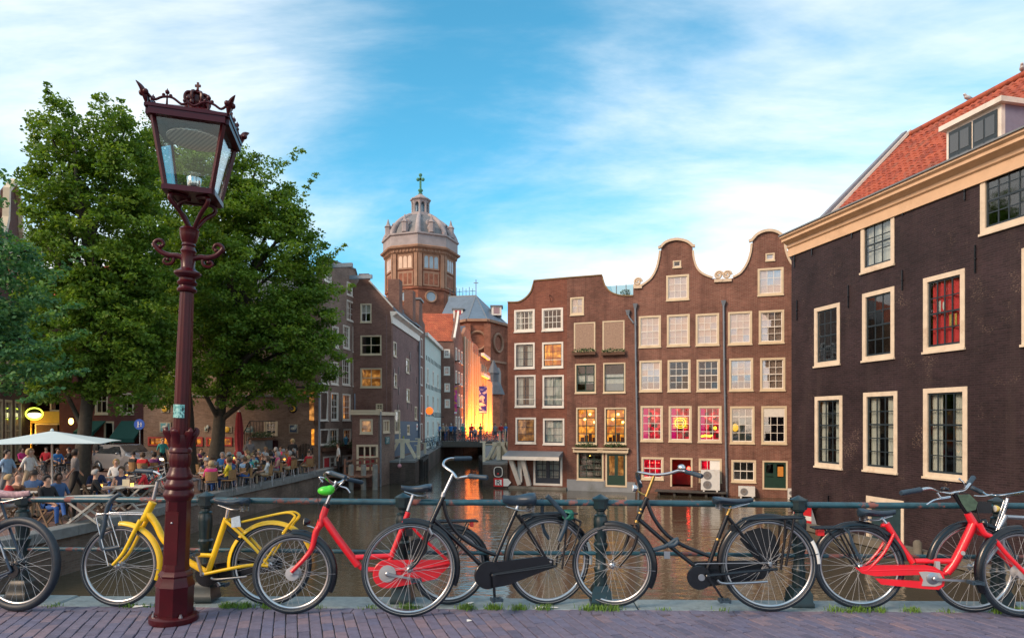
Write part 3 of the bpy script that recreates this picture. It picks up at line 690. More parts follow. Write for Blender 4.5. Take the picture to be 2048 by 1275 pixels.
    def stays(s, w, R, angs, r=0.0025, mat=None):
        m = MB()
        for a in angs:
            a = radians(a)
            for y in (-0.05, 0.05): m.tube([(0.01*cos(a), y, 0.01*sin(a)), ((R+0.012)*cos(a), y*0.55, (R+0.012)*sin(a))], r, 5)
        o = m.build('fender_stay', mat or M_STEEL, s.root, 60); o.location = w.location; o.rotation_euler = w.rotation_euler
    def saddle(s, u0, v0, u1, v1, flip=False, mat=None, wid=0.10, springs=True):   # left-top and right-bottom of the saddle in the zoom; nose left unless flip
        A = s.q(u0, v0); B = s.q(u1, v1); L = B.x - A.x; top = max(A.z, B.z); H = abs(A.z - B.z)
        m = MB(); n = 16; k = 14; vs = []; fs = []
        for i in range(n+1):
            t = i / n; x = (1-t) if flip else t
            wd = wid * (0.20 + 0.80 * (1/(1+math.exp(-(t-0.56)*11)))) * sqrt(max(0.02, 1-(max(0,t-0.86)/0.145)**2)) * sqrt(min(1, 0.25+t*8))
            zt = top - H*0.10*(1-t) - 0.012*sin(pi*min(1,t*1.25)) ; th = H*(0.55+0.45*t)
            for j in range(k):
                a = 2*pi*j/k; ca, sa = cos(a), sin(a)
                y = wd*ca; z = zt - th*0.40 + (th*0.40 if sa > 0 else th*0.60)*sa*(1 if sa < 0 else (1-0.25*abs(ca)))
                vs.append((A.x + x*L, y, z))
        for i in range(n):
            for j in range(k):
                j2 = (j+1) % k; fs.append((i*k+j, i*k+j2, (i+1)*k+j2, (i+1)*k+j))
        fs.append(tuple(range(k))); fs.append(tuple(n*k+j for j in range(k)))
        m.add(vs, fs); o = m.build('saddle', mat or M_SADDLE, s.root, 60)
        if springs:
            m = MB(); rx = A.x + L*(0.72 if not flip else 0.28); zb = top - H
            for y in (-0.045, 0.045):
                m.tube([(A.x+L*0.1 if not flip else A.x+L*0.9, y*0.3, zb+0.012), (A.x+L*0.5, y*0.6, zb-0.022), (rx, y, zb-0.026), (A.x+L*(0.92 if not flip else 0.08), y, zb+0.012)], 0.0045, 6)
                sx = A.x+L*(0.85 if not flip else 0.15)
                m.tube([(sx+0.016*cos(i*1.05), y+0.016*sin(i*1.05), zb+0.014-0.0021*i) for i in range(26)], 0.0035, 5)
            m.build('spring', M_STEEL, o, 60)
        return o
    def disc(s, name, mat, c, rpx, y0, y1, n=28, parent=None):
        C = s.q(*c); R = (s.q(c[0]+rpx, c[1]) - C).length
        m = MB(); m.lathe([(R*0.96,-0.5),(R,-0.35),(R,0.35),(R*0.96,0.5)], n)
        mid, h = (y0+y1)/2, (y1-y0); m.v = [(x+C.x, mid + z*h, -y+C.z) for x, y, z in m.v]
        return m.build(name, mat, parent or s.root, 40)
    def plate(s, name, mat, poly, y0, y1, parent=None, smooth=None):
        P = [(p.x, p.z) for p in s.pts(poly)]; m = MB(); m.prism(P, y0, y1); return m.build(name, mat, parent or s.root, smooth)
    def crank(s, bb, end, y, mat=None, pedal=True):
        B = s.q(*bb); E = s.q(*end); m = MB(); m.bar((B.x,y,B.z), (E.x,y,E.z), 0.016, 0.024, (0,1,0)); m.ball((B.x,y,B.z), 0.018, 0.010, 0.018)
        c = m.build('crank', mat or M_STEEL, s.root)
        if pedal:
            sg = -1 if y < 0 else 1; m = MB(); yc = y + sg*0.06
            for dx in (-0.032, 0.032): m.bar((E.x+dx, yc-0.045, E.z), (E.x+dx, yc+0.045, E.z), 0.016, 0.024)
            for dy in (-0.040, 0.040): m.bar((E.x-0.032, yc+dy, E.z), (E.x+0.032, yc+dy, E.z), 0.010, 0.016)
            m.tube([(E.x, y, E.z), (E.x, yc+0.04*sg, E.z)], 0.008, 6); m.build('pedal', M_GRIP, c)
    def handlebar(s, pts, r=0.0115, grip=None, mat=None, bell=None):  # pts: (u, v, y)
        P = [s.q(u, v, y) for u, v, y in pts]; m = MB(); m.tube(smooth_path(P, 6), r, 9); h = m.build('handlebar', mat or M_CHROME, s.root, 60)
        for g in (grip or []):
            a, b = s.q(*g[0]), s.q(*g[1]); m = MB()
            d = (b-a); m.tube([a, a+d*0.06, a+d*0.5, a+d*0.94, b], [r*1.3, r*1.62, r*1.5, r*1.62, r*1.35], 10); m.build('grip', M_GRIP, h, 60)
        return h
    def box(s, name, mat, c, wx, wy, wz, y=0.0, parent=None, taper=1.0):
        C = s.q(*c, y); m = MB(); x, yy, z = wx/2, wy/2, wz/2
        m.add([(C.x-x,y-yy,C.z-z),(C.x+x*taper,y-yy,C.z-z*taper),(C.x+x*taper,y+yy,C.z-z*taper),(C.x-x,y+yy,C.z-z),(C.x-x,y-yy,C.z+z),(C.x+x*taper,y-yy,C.z+z*taper),(C.x+x*taper,y+yy,C.z+z*taper),(C.x-x,y+yy,C.z+z)],
              [(0,3,2,1),(4,5,6,7),(0,1,5,4),(1,2,6,5),(2,3,7,6),(3,0,4,7)]); return m.build(name, mat, parent or s.root)
    def lampball(s, c, r, mat, lens, y=0.0, face=(-1,0,0)):
        C = s.q(*c, y); f = Vector(face).normalized(); m = MB(); m.lathe([(0.001,-r*1.3),(r*0.55,-r*1.05),(r*0.9,-r*0.4),(r,r*0.2),(r*0.95,r*0.3)], 18)
        R = f.to_track_quat('Z', 'Y').to_matrix(); m.v = [tuple(R @ Vector(v) + C) for v in m.v]; o = m.build('headlight', mat, s.root, 50)
        m = MB(); m.lathe([(r*0.93,r*0.3),(r*0.6,r*0.46),(0.001,r*0.52)], 18); m.v = [tuple(R @ Vector(v) + C) for v in m.v]; m.build('lens', lens, o, 60); return o

Z1 = lambda u, v: (u/2.576, 780+v/2.576)
Z2 = lambda u, v: (380+u/3.2286, 880+v/3.228)
Z3 = lambda u, v: (700+u/3.228, 880+v/3.228)
Z4 = lambda u, v: (1120+u/3.228, 880+v/3.228)
Z5 = lambda u, v: (1580+u/3.4, 900+v/3.4)
W2 = 0.045

def bike_blue():
    b = Bike('dark blue bicycle with fat tyre and plaid covered saddle cut off beside the railing', Z1, (-260,1120), (95,1138), radians(3), None, 0, M_DBLUE)
    w, R = b.wheel((95,925), 214, 0.0, 0.030, 'rear_wheel', rimmat=M_RIM, hub=(0.03, M_BLACK))
    b.part('frame', M_DBLUE, [([(95,925),(40,790),(-40,560)], 0.010, (-0.06,0.06)), ([(95,925),(-60,980),(-200,1000)], 0.010, (-0.055,0.055)), ([(-40,520),(-200,1000)], 0.018), ([(-60,600),(-420,640)], 0.018), ([(-200,1000),(-430,700)], 0.02)])
    b.saddle(-70,505,150,560, True, paint('plaid_cover', (0.34,0.22,0.24), 0.8, var=0.7, scale=40), 0.085)
    b.part('seat_post', M_STEEL, [([(-40,560),(-30,500)], 0.013)])
    b.disc('cassette', M_BLACK, (95,925), 30, -0.05, -0.03)
    b.part('brake_arm', M_STEEL, [([(20,770),(45,790),(70,860)], 0.006, (-0.07,))])
    w2, R2 = b.wheel((-480,920), 214, 0.0, 0.030, 'front_wheel', R=R); b.part('fork', M_DBLUE, [([(-420,600),(-440,720),(-480,920)], 0.013, (-0.05,0.05))])
bike_blue()

def bike_yellow():
    z21 = lambda u, v: ((Z2(u,v)[0])*2.576, (Z2(u,v)[1]-780)*2.576)
    b = Bike('yellow step-through bicycle behind the maroon lamp post', Z1, (618,1112), z21(525,1062), radians(4), None, 0, M_YEL)
    q = z21
    w, R = b.wheel((618,895), 212, radians(-4), 0.019)
    w2, R2 = b.wheel(q(525,800), 212, 0, 0.019, 'rear_wheel', R=R)
    b.part('frame', M_YEL, [([(788,575),(740,668)], [0.030,0.026]), ([(762,630),(805,690),(850,775),q(-40,760),q(40,810),q(105,850)], 0.026),
        ([q(118,845),q(235,500)], 0.022), ([q(20,738),q(145,742)], 0.017), ([q(238,510),q(330,590),q(440,700),q(515,795)], 0.012, (-0.045,0.045)), ([q(110,855),q(390,800),q(520,803)], 0.013, (-0.05,0.05))])
    b.part('fork', M_YEL, [([(742,665),(715,715),(655,830),(600,893)], [0.019,0.011], (-0.05,0.05))])
    b.part('stem', M_STEEL, [([(790,560),(812,470)], 0.014)])
    b.handlebar([(735,416,0.27),(790,418,0.25),(830,440,0.16),(815,462,0.0),(845,452,-0.12),(868,440,-0.2)], grip=[((700,414,0.28),(790,418,0.25)), ((868,440,-0.2),(940,430,-0.27))])
    b.fender(w, R, -20, 92, M_YEL); b.fender(w2, R2, 22, 185, M_YEL, width=0.028)
    b.stays(w, R, (-5,), mat=M_STEEL)
    b.part('rack', M_YEL, [([q(352,522),q(560,475),q(650,463),q(688,480),q(690,500),q(650,545),q(612,595)], 0.009, (-0.055,0.055)), ([q(690,490),q(550,700),q(490,790)], 0.009, (-0.055,0.055))])
    b.part('front_carrier', M_CHROME, [([(540,630),(525,660),(585,895)], 0.005, (-0.07,0.07)), ([(525,640),(560,632),(760,636)], 0.006, (-0.07,0.07)), ([(590,640),(640,800)], 0.004, (-0.07,0.07))])
    b.part('cable_lock', M_GRIP, [([(640,530),(600,560),(575,610),(560,700),(545,760),(560,810),(640,800)], 0.017, (-0.06,))])
    b.saddle(q(165,368)[0], q(165,368)[1], q(384,425)[0], q(384,425)[1], False); b.part('seat_post', M_CHROME, [([q(237,500),q(248,440)], 0.015)])
    b.plate('paper_tag', paint('paper_tag', (0.55,0.62,0.66), 0.7, var=0.2, scale=60), [q(290,495),q(345,480),q(352,550),q(292,556)], -0.075, -0.073)
    b.disc('chain_case', M_BLACK, q(100,870), 62, 0.02, 0.05); b.plate('chain_guard', M_BLACK, [q(60,815),q(520,745),q(590,770),q(585,830),q(110,930)], 0.03, 0.05)
    b.crank(q(100,855), q(62,722), -0.06); b.crank(q(100,855), q(165,950), 0.07)
    b.part('kickstand', M_STEEL, [([q(150,880),q(190,890),q(380,872)], 0.009, (-0.04,))])
    b.part('lock_cable', M_BLACK, [([q(250,570),q(300,620),q(340,640)], 0.012, (-0.03,))])
    b.box('chain_lock', M_GREYP, q(510,770), 0.09, 0.03, 0.02)
bike_yellow()

def bike_red_mid():
    q = lambda u, v: ((Z3(u,v)[0]-380)*3.2286, (Z3(u,v)[1]-880)*3.228)      # zoom 3 -> zoom 2 frame
    b = Bike('red step-through bicycle with black rear rack and a green lamp on its handlebar', Z2, (668,1119), q(640,1058), radians(4), None, 0, M_RED)
    w, R = b.wheel((668,845), 268, radians(-8), 0.022, hub=(0.052, M_GREYP))
    w2, R2 = b.wheel(q(640,790), 265, 0, 0.021, 'rear_wheel', R=R)
    b.part('frame', M_RED, [([(880,428),(838,552)], [0.026,0.030]), ([(862,500),(960,640),(1085,805)], 0.029), ([(1068,755),(1180,750),q(280,745)], 0.021), ([(1085,800),q(100,830),q(230,835)], 0.021),
        ([q(375,462),q(340,560),q(275,725),q(235,835)], 0.021), ([q(375,520),q(440,600),q(540,690),q(635,775)], 0.011, (-0.05,0.05)), ([q(250,830),q(420,825),q(640,785)], 0.012, (-0.05,0.05))])
    b.part('fork', M_RED, [([(838,552),(815,590),(790,690),(740,760),(660,842)], [0.025,0.015], (-0.05,0.05))])
    b.part('steerer_cover', M_BLACK, [([(888,408),(878,435)], 0.026)])
    b.part('stem', M_CHROME, [([(945,262),(884,408)], 0.0135)])
    b.handlebar([(905,212,-0.26),(880,208,-0.20),(870,235,-0.10),(930,280,0.0),(985,262,0.10),(1000,236,0.16),(1040,255,0.24)], grip=[((905,208,-0.22),(1005,240,-0.34)), ((1010,248,0.2),(1112,272,0.32))])
    b.part('brake_lever', M_CHROME, [([(1000,262),(980,285),(1020,300),(1042,328)], 0.006, (-0.30,))]); b.part('brake_lever', M_CHROME, [([(880,240),(850,235),(870,265)], 0.006, (-0.2,))])
    b.part('brake_cable', M_BLACK, [([(870,240),(835,290),(828,360),(835,430),(835,520)], 0.0035, (-0.04,)), ([(1000,270),(930,330),(880,420)], 0.0035, (-0.04,))])
    gm = MB(); C = b.q(878,325,-0.08); gm.ball(C, 0.062, 0.045, 0.036, 14, 10); gm.ball(C+Vector((0.03,0,0.012)), 0.035,0.035,0.03); gm.build('green_lamp', paint('green_plastic', (0.06,0.62,0.03), 0.35, var=0.25, scale=25, coat=0.4), b.root, 70)
    b.lampball((745,525), 0.030, M_BLACK, M_LENS, 0.0, (-1,0,0.05)); b.part('lamp_bracket', M_CHROME, [([(755,550),(790,560),(820,575)], 0.006)])
    b.fender(w, R, -28, 92, M_BLACK, width=0.029); b.fender(w2, R2, 0, 150, M_BLACK, width=0.029)
    b.stays(w, R, (-2,), 0.0022)
    b.part('rack', M_BLACK, [([q(505,530),q(560,522),q(820,517)], 0.008, (-0.06,0.0,0.06)), ([q(760,530),q(705,640),q(640,775)], 0.007, (-0.06,0.06)), ([q(530,530),q(510,600)], 0.007, (-0.05,0.05))])
    b.box('rear_reflector', M_REDREF, q(785,538), 0.022, 0.07, 0.042)
    b.saddle(q(330,282)[0], q(330,282)[1], q(532,335)[0], q(532,335)[1], False); b.part('seat_post', M_CHROME, [([q(372,455),q(410,345)], 0.0145)])
    b.disc('chain_case', M_RED, q(240,855), 92, -0.055, -0.03); b.plate('chain_guard', M_RED, [q(240,765),q(620,765),q(640,800),q(555,885),q(260,945)], -0.052, -0.034)
    b.disc('chain_ring_cover', M_GREYP, q(240,852), 55, -0.062, -0.056)
    b.crank(q(240,852), q(420,885), -0.075)
    b.part('kickstand', M_STEEL, [([q(370,900),q(570,893)], 0.008, (-0.03,))])
    b.disc('wheel_lock', M_BLACK, q(440,690), 60, -0.03, 0.03)
bike_red_mid()

def bike_black_oma():
    b = Bike('black roadster bicycle with curved top tube, green chain wrapped at its rack', Z3, (388,1139), (1282,1062), radians(3), None, 0, M_BLACK)
    w, R = b.wheel((385,848), 300, radians(-6), 0.018); w2, R2 = b.wheel((1282,792), 270, 0, 0.019, 'rear_wheel', R=0.345)
    b.part('frame', M_BLACK, [([(602,362),(520,540)], [0.019,0.018]), ([(545,515),(700,660),(855,815),(900,858)], 0.0165), ([(603,390),(630,500),(700,605),(820,690),(948,742)], 0.0155),
        ([(1073,450),(985,650),(900,860)], 0.0165), ([(1078,475),(1130,550),(1280,795)], 0.009, (-0.045,0.045)), ([(905,858),(1285,795)], 0.010, (-0.05,0.05))])
    b.part('fork', M_BLACK, [([(520,540),(495,610),(478,680),(430,775),(372,832)], [0.015,0.010], (-0.045,0.045))])
    b.part('stem', M_STEEL, [([(666,215),(600,355)], 0.0125)])
    b.part('head_lug', M_STEEL, [([(606,335),(598,365)], 0.018)])
    b.handlebar([(670,118,0.26),(640,120,0.22),(610,135,0.16),(606,165,0.08),(664,210,0.0),(690,243,-0.08),(720,240,-0.15),(770,232,-0.22)], grip=[((672,118,0.26),(782,116,0.33)), ((765,230,-0.22),(888,241,-0.33))])
    b.fender(w, R, -22, 98, M_BLACK); b.fender(w2, R2, 22, 180, M_BLACK)
    b.part('fender_flap', M_BLACK, [([(690,790),(700,860)], 0.012)])
    b.fender(w2, R2, -8, 22, M_WHITE, name='white_fender_end')
    b.saddle(985,340,1197,428, False, None, 0.105); b.part('seat_post', M_CHROME, [([(1070,462),(1084,418)], 0.0145)])
    b.disc('chain_case', M_BLACK, (882,862), 85, -0.055, -0.025)
    b.plate('chain_guard', M_BLACK, [(860,785),(1000,768),(1230,742),(1300,765),(1300,815),(1240,835),(1010,925),(900,945)], -0.053, -0.028)
    b.part('chain_stay_bar', M_BLACK, [([(905,858),(1310,800)], 0.010, (-0.075,))])
    b.crank((908,860), (915,1000), -0.085, M_BLACK)
    b.part('rack', M_BLACK, [([(1110,505),(1150,485),(1300,472),(1450,468)], 0.008, (-0.065,0.0,0.065)), ([(1385,500),(1370,650),(1350,820)], 0.008, (-0.065,0.065)), ([(1470,520),(1430,660),(1365,800)], 0.008, (-0.065,0.065)), ([(1380,475),(1470,520)], 0.008, (-0.065,0.065))])
    b.part('lock_bracket', M_GRIP, [([(1250,355),(1290,395),(1340,450),(1372,490),(1360,560),(1325,640)], 0.019, (-0.08,)), ([(1255,380),(1258,560),(1300,640)], 0.014, (0.05,))])
    cm = MB(); C = b.q(1408,482,-0.07); rr = random.Random(5)
    for k in range(5):
        ax = Vector((rr.uniform(-1,1), rr.uniform(-1,1), rr.uniform(-1,1))).normalized(); e = ax.orthogonal().normalized(); f = ax.cross(e)
        cm.tube([C + (e*cos(2*pi*i/14)+f*sin(2*pi*i/14))*(0.038+0.006*sin(i*2)) for i in range(14)], 0.010, 6, closed=True)
    cm.build('green_chain', paint('green_chain_sleeve', (0.015,0.14,0.10), 0.5, var=0.4, scale=50), b.root, 60)
    b.box('front_lamp', M_BLACK, (380,592), 0.05, 0.05, 0.05, -0.03)
    b.part('bottle_dynamo', M_STEEL, [([(500,560),(520,600)], 0.013, (-0.06,))])
bike_black_oma()

def bike_black_right():
    b = Bike('black roadster bicycle with brass stem, bell and padlocked chain', Z4, (338,1072), (1345,1103), radians(3), None, 0, M_BLACK)
    w, R = b.wheel((338,810), 268, radians(-10), 0.019); w2, R2 = b.wheel((1345,825), 300, 0, 0.020, 'rear_wheel', R=0.357)
    b.part('frame', M_BLACK, [([(562,368),(490,537)], [0.019,0.018]), ([(512,510),(720,690),(930,855)], 0.0165), ([(562,390),(600,490),(680,600),(790,675),(970,748)], 0.0155),
        ([(1080,482),(1015,650),(940,858)], 0.0165), ([(1085,495),(1160,590),(1345,815)], 0.009, (-0.045,0.045)), ([(940,862),(1345,825)], 0.010, (-0.05,0.05))])
    b.part('gold_band', M_GOLD, [([(528,440),(524,450)], 0.0195), ([(519,462),(515,472)], 0.0195), ([(498,515),(492,530)], 0.0192), ([(1021,632),(1016,644)], 0.0172)])
    b.part('fork', M_BLACK, [([(490,537),(500,570),(470,690),(375,812)], [0.015,0.010], (-0.045,)), ([(470,545),(450,600),(410,710),(322,792)], [0.015,0.010], (0.045,))])
    b.part('stem', M_GOLD, [([(606,232),(556,362)], 0.0128)])
    b.handlebar([(520,275,0.24),(500,235,0.22),(505,208,0.15),(610,222,0.0),(700,214,-0.08),(770,195,-0.14),(815,203,-0.18)], grip=[((812,200,-0.18),(917,232,-0.30)), ((498,225,0.22),(522,300,0.27))])
    bm = MB(); C = b.q(785,178,-0.14); bm.lathe([(0.030,-0.008),(0.032,0.0),(0.028,0.016),(0.015,0.025),(0.002,0.028)], 18, C); bm.build('bell', M_CHROME, b.root, 60)
    b.lampball((478,308), 0.030, M_CHROME, M_LENS, 0.0, (-1,-0.1,0.05)); b.part('lamp_bracket', M_GOLD, [([(500,325),(530,345),(560,355)], 0.007)])
    b.fender(w, R, -28, 100, M_BLACK); b.fender(w2, R2, 30, 182, M_BLACK); b.fender(w2, R2, 2, 30, M_WHITE, name='white_fender_end')
    b.stays(w, R, (-4,), 0.0022); b.stays(w2, R2, (14,), 0.0026, M_BLACK)
    pol = [(1200,600)] + [(1345+275*cos(radians(a)), 825-275*sin(radians(a))) for a in range(120, 20, -10)] + [(1400,830),(1330,830)]
    b.plate('dress_guard', M_BLACK, [(1165,640),(1210,590),(1290,565),(1360,575),(1400,620),(1420,740),(1390,810),(1330,800),(1260,760)], 0.028, 0.031)
    b.saddle(985,360,1247,415, True, None, 0.105); b.part('seat_post', M_GOLD, [([(1078,485),(1103,425)], 0.0145)])
    b.disc('chain_case', M_BLACK, (892,878), 78, -0.055, -0.025)
    b.plate('chain_guard', M_BLACK, [(870,785),(1330,778),(1370,800),(1370,845),(1320,900),(900,955)], 0.03, 0.05)
    b.disc('chain_ring', M_STEEL, (905,875), 22, -0.062, -0.055); b.plate('chain_guard_rim', M_RIM, [(862,790),(880,783),(1335,778),(1335,784),(880,789),(866,796)], -0.056, -0.054)
    b.crank((940,865), (1035,1005), -0.085, M_BLACK); b.part('kickstand', M_STEEL, [([(1005,890),(1060,912),(1325,900)], 0.010, (-0.06,))])
    b.part('chain_stay_bar', M_BLACK, [([(945,862),(1385,818)], 0.010, (-0.075,))])
    b.part('rack', M_BLACK, [([(1150,555),(1180,525),(1230,505),(1545,495)], 0.009, (-0.065,0.0,0.065)), ([(1437,505),(1430,650),(1408,825)], 0.009, (-0.065,0.065)), ([(1492,500),(1470,640),(1440,800)], 0.009, (-0.065,0.065))])
    b.part('lock_chain', M_GRIP, [([(515,705),(580,705),(680,675),(735,640),(760,632)], 0.017, (-0.045,)), ([(690,670),(730,665),(755,640)], 0.017, (-0.07,))])
    b.box('padlock', M_STEEL, (690,738), 0.045, 0.025, 0.055, -0.075)
    b.box('wheel_lock', M_BLACK, (1120,560), 0.06, 0.08, 0.04)
bike_black_right()

def bike_red_right():
    b = Bike('red step-through bicycle with long red chain case facing out of the picture', Z5, (465,1080), (1562,1132), radians(3), None, 0, M_RED)
    w2, R2 = b.wheel((468,812), 275, 0, 0.023, 'rear_wheel', R=0.325); w, R = b.wheel((1562,850), 280, radians(14), 0.023, 'front_wheel', hub=(0.045, M_GREYP), R=0.325)
    b.part('frame', M_RED, [([(1207,425),(1252,505)], [0.026,0.032]), ([(1250,490),(1180,640),(1115,765),(1062,832)], 0.032), ([(850,752),(980,752),(1120,752)], 0.021), ([(655,495),(740,630),(835,762)], 0.024),
        ([(690,560),(620,690),(520,795),(470,812)], 0.012, (-0.05,0.05)), ([(470,812),(900,800),(1000,830)], 0.012, (-0.05,0.05)), ([(1062,832),(960,850)], 0.02)])
    b.part('fork', M_RED, [([(1262,495),(1300,560),(1360,590),(1440,690),(1595,850)], [0.022,0.014], (-0.05,0.05))])
    b.part('stem', M_BLACK, [([(1120,290),(1150,340),(1205,420)], 0.022)])
    b.plate('info_plate', paint('info_plate', (0.05,0.09,0.06), 0.4, var=0.4, scale=40), [(1120,300),(1200,295),(1255,350),(1240,400),(1185,412),(1150,360)], -0.045, -0.04)
    b.handlebar([(880,268,-0.27),(950,258,-0.22),(1010,280,-0.12),(1080,292,-0.04),(1130,282,0.02),(1185,268,0.12),(1222,225,0.22),(1240,195,0.27)], 0.0125, grip=[((755,290,-0.34),(890,266,-0.26)), ((1215,230,0.22),(1248,182,0.29))])
    b.part('brake_lever', M_CHROME, [([(895,275),(920,305),(975,300),(960,308),(880,320),(825,352)], 0.0065, (-0.25,))]); b.part('brake_lever', M_CHROME, [([(1265,200),(1300,230),(1310,255)], 0.007, (0.25,))])
    bm = MB(); C = b.q(1052,262,-0.1); bm.ball(C, 0.030,0.03,0.016); bm.build('bell', M_BLACK, b.root, 60)
    b.lampball((1322,492), 0.032, M_BLACK, M_LENS, 0.0, (1,-0.2,0.0)); b.box('black_basket_light', M_BLACK, (1300,385), 0.10, 0.09, 0.085, 0.10)
    b.part('shift_cable', M_BLACK, [([(1130,285),(1200,300),(1250,380),(1270,460),(1290,540)], 0.0035, (-0.03,))])
    b.fender(w, R, 88, 205, M_BLACK, width=0.030); b.fender(w2, R2, 10, 158, M_BLACK, width=0.030)
    b.stays(w2, R2, (28,), 0.003, M_BLACK)
    b.saddle(462,390,718,455, True, None, 0.11); b.part('seat_post', M_CHROME, [([(622,462),(660,505)], 0.0145)]); b.part('seat_clamp', M_RED, [([(620,508),(655,512)], 0.014)])
    cg = b.plate('chain_case', M_RED, [(430,790),(520,772),(900,770),(960,782),(1010,815),(1030,870),(1020,910),(985,935),(900,930),(600,900),(560,860),(870,880),(870,835),(560,845),(470,825)], -0.060, -0.030)
    b.plate('grey_cover', M_GREYP, [(850,815),(900,812),(990,822),(1012,860),(1000,900),(960,912),(870,908),(880,870)], -0.066, -0.060); b.disc('chain_ring', M_STEEL, (940,858), 42, -0.072, -0.066)
    b.crank((950,860), (1190,872), -0.085)
    b.part('rack', M_BLACK, [([(150,525),(400,522),(560,522),(625,575)], 0.008, (-0.06,0.0,0.06)), ([(330,525),(440,740)], 0.007, (-0.06,0.06)), ([(240,530),(450,790)], 0.006, (-0.06,0.06))])
    b.part('bungee', M_GRIP, [([(345,525),(380,560),(395,620),(430,690),(465,745)], 0.007, (-0.075,)), ([(375,525),(390,580),(420,650),(462,740)], 0.007, (-0.07,))])
    b.box('rear_reflector', M_REDREF, (203,557), 0.05, 0.06, 0.045); b.disc('logo_disc', M_GREYP, (1160,693), 16, -0.038, -0.033)
    b.box('plug_lamp', M_GREYP, (1000,780), 0.03, 0.03, 0.06, -0.03)
bike_red_right()

def bike_silver():
    b = Bike('grey bicycle behind the red one with chrome stem and handlebar', Z5, (1245,1098), (2300,1110), radians(2), None, 0, M_STEEL)
    w, R = b.wheel((1245,825), 278, radians(3), 0.018, R=0.335); w2, R2 = b.wheel((2320,830), 278, 0, 0.018, 'rear_wheel', R=0.335)
    b.part('frame', M_STEEL, [([(1465,440),(1410,555)], 0.02), ([(1430,520),(1500,800),(1750,850)], 0.017), ([(1460,450),(2000,480)], 0.016), ([(2010,430),(1750,850)], 0.016), ([(2000,470),(2320,830)], 0.009, (-0.05,0.05)), ([(1750,850),(2320,830)], 0.01, (-0.05,0.05))])
    b.part('fork', M_STEEL, [([(1410,555),(1370,660),(1250,825)], [0.015,0.01], (-0.05,0.05))])
    b.part('stem', M_CHROME, [([(1478,325),(1445,440)], 0.0135)]); b.part('head_stay', M_CHROME, [([(1440,335),(1362,540)], 0.006, (-0.06,)), ([(1495,345),(1430,540)], 0.006, (0.06,))])
    b.handlebar([(1310,285,0.25),(1345,305,0.18),(1420,308,0.06),(1480,302,0.0),(1560,290,-0.1),(1640,275,-0.22)], grip=[((1230,250,0.3),(1310,288,0.25)), ((1620,272,-0.2),(1720,265,-0.3))])
    b.part('brake_lever', M_CHROME, [([(1310,315),(1380,318),(1440,305)], 0.005, (0.1,))]); b.part('brake_lever', M_CHROME, [([(1540,270),(1591,255)], 0.006, (-0.1,))])
    b.lampball((1400,395), 0.026, paint('amber_lens', (0.55,0.42,0.08), 0.25, coat=0.4), M_LENS, 0.0, (-1,0,0)); b.fender(w, R, 60, 178, M_BLACK)
    b.saddle(1960,400,2200,450, False)
bike_silver()
# ---------------------------------------------------------------- house builder
M_CREAM = paint('cream_timber', (0.62,0.50,0.34), 0.5, var=0.10, scale=3, bump=0.05, dirt=(0.50,0.38,0.25))
M_OFFW = paint('white_timber', (0.72,0.67,0.60), 0.5, var=0.08, scale=3, dirt=(0.52,0.47,0.40))
M_DGREEN = paint('dark_green_timber', (0.010,0.040,0.028), 0.4, var=0.2)
M_DNAVY = paint('dark_navy_timber', (0.012,0.022,0.040), 0.4, var=0.2)
M_GLASS = glass_mat('window_glass', 0.07); M_GLASS_HI = glass_mat('window_glass_bright', 0.26, (0.86,0.86,0.86))
M_CURT = paint('white_curtain', (0.66,0.62,0.56), 0.9, var=0.10, scale=5)
M_BLIND = paint('blind_sunset_tint', (0.74,0.60,0.50), 0.85, var=0.05, scale=3)  # peach is the sunset's reflection in the windows, put into the blind colour
M_REDC = paint('red_curtain', (0.70,0.06,0.07), 0.9, var=0.15, scale=6)
M_DARKIN = paint('dark_room', (0.035,0.030,0.028), 0.9, var=0.5, scale=2)
M_LIT = emit('warm_lit_room', (1.0,0.36,0.035), 1.15, 1.0, 2.6, (0.22,0.045,0.004)); M_LIT2 = emit('dim_lit_room', (1.0,0.42,0.10), 0.42, 1.0, 2.6, (0.06,0.02,0.005))
M_REDLIT = emit('red_lit_room', (1.0,0.006,0.030), 0.95, 1.0, 3.4, (0.05,0.0,0.006)); M_MAGL = emit('magenta_lamp_glow', (0.75,0.005,0.16), 0.55)
M_LAMPY = emit('lamp_yellow', (1.0,0.62,0.12), 6.0); M_LAMPR = emit('lamp_red', (1.0,0.05,0.03), 6.0)
M_LEAD = paint('lead_grey', (0.17,0.19,0.21), 0.55, var=0.15, scale=2)
M_PIPE = paint('zinc_pipe', (0.20,0.23,0.27), 0.45, 0.3, var=0.2, scale=3)
_unit = MB().box(-0.5,0.5,-0.5,0.5,-0.5,0.5).mesh('pane', M_GLASS); _unit_hi = MB().box(-0.5,0.5,-0.5,0.5,-0.5,0.5).mesh('pane', M_GLASS_HI)

class Fac:
    """A vertical house front through ground points A (left) and B (right)."""
    def __init__(s, A, B):
        s.A = Vector((A[0], A[1], 0)); s.B = Vector((B[0], B[1], 0)); s.d = (s.B - s.A).normalized(); s.n = Vector((-s.d.y, s.d.x, 0)); s.yaw = atan2(s.d.y, s.d.x); s.L = (s.B - s.A).length
    def uz(s, px, py):
        r = Vector(((px-CX)/F, 1, -(py-HY)/F)); o = Vector((0,0,CAMH)); t = (s.A - o).dot(s.n) / r.dot(s.n); p = o + r*t
        return (p - s.A).dot(s.d), p.z
    def rect(s, x0, y0, x1, y1):     # y0, y1: top and bottom on the left edge
        u0, zt = s.uz(x0, y0); _, zb = s.uz(x0, y1); u1, _ = s.uz(x1, (y0+y1)/2); return (u0, u1, zb, zt)
    def place(s, name, label, cat, group=None): return thing(name, label, cat, s.A, (0,0,s.yaw), group)

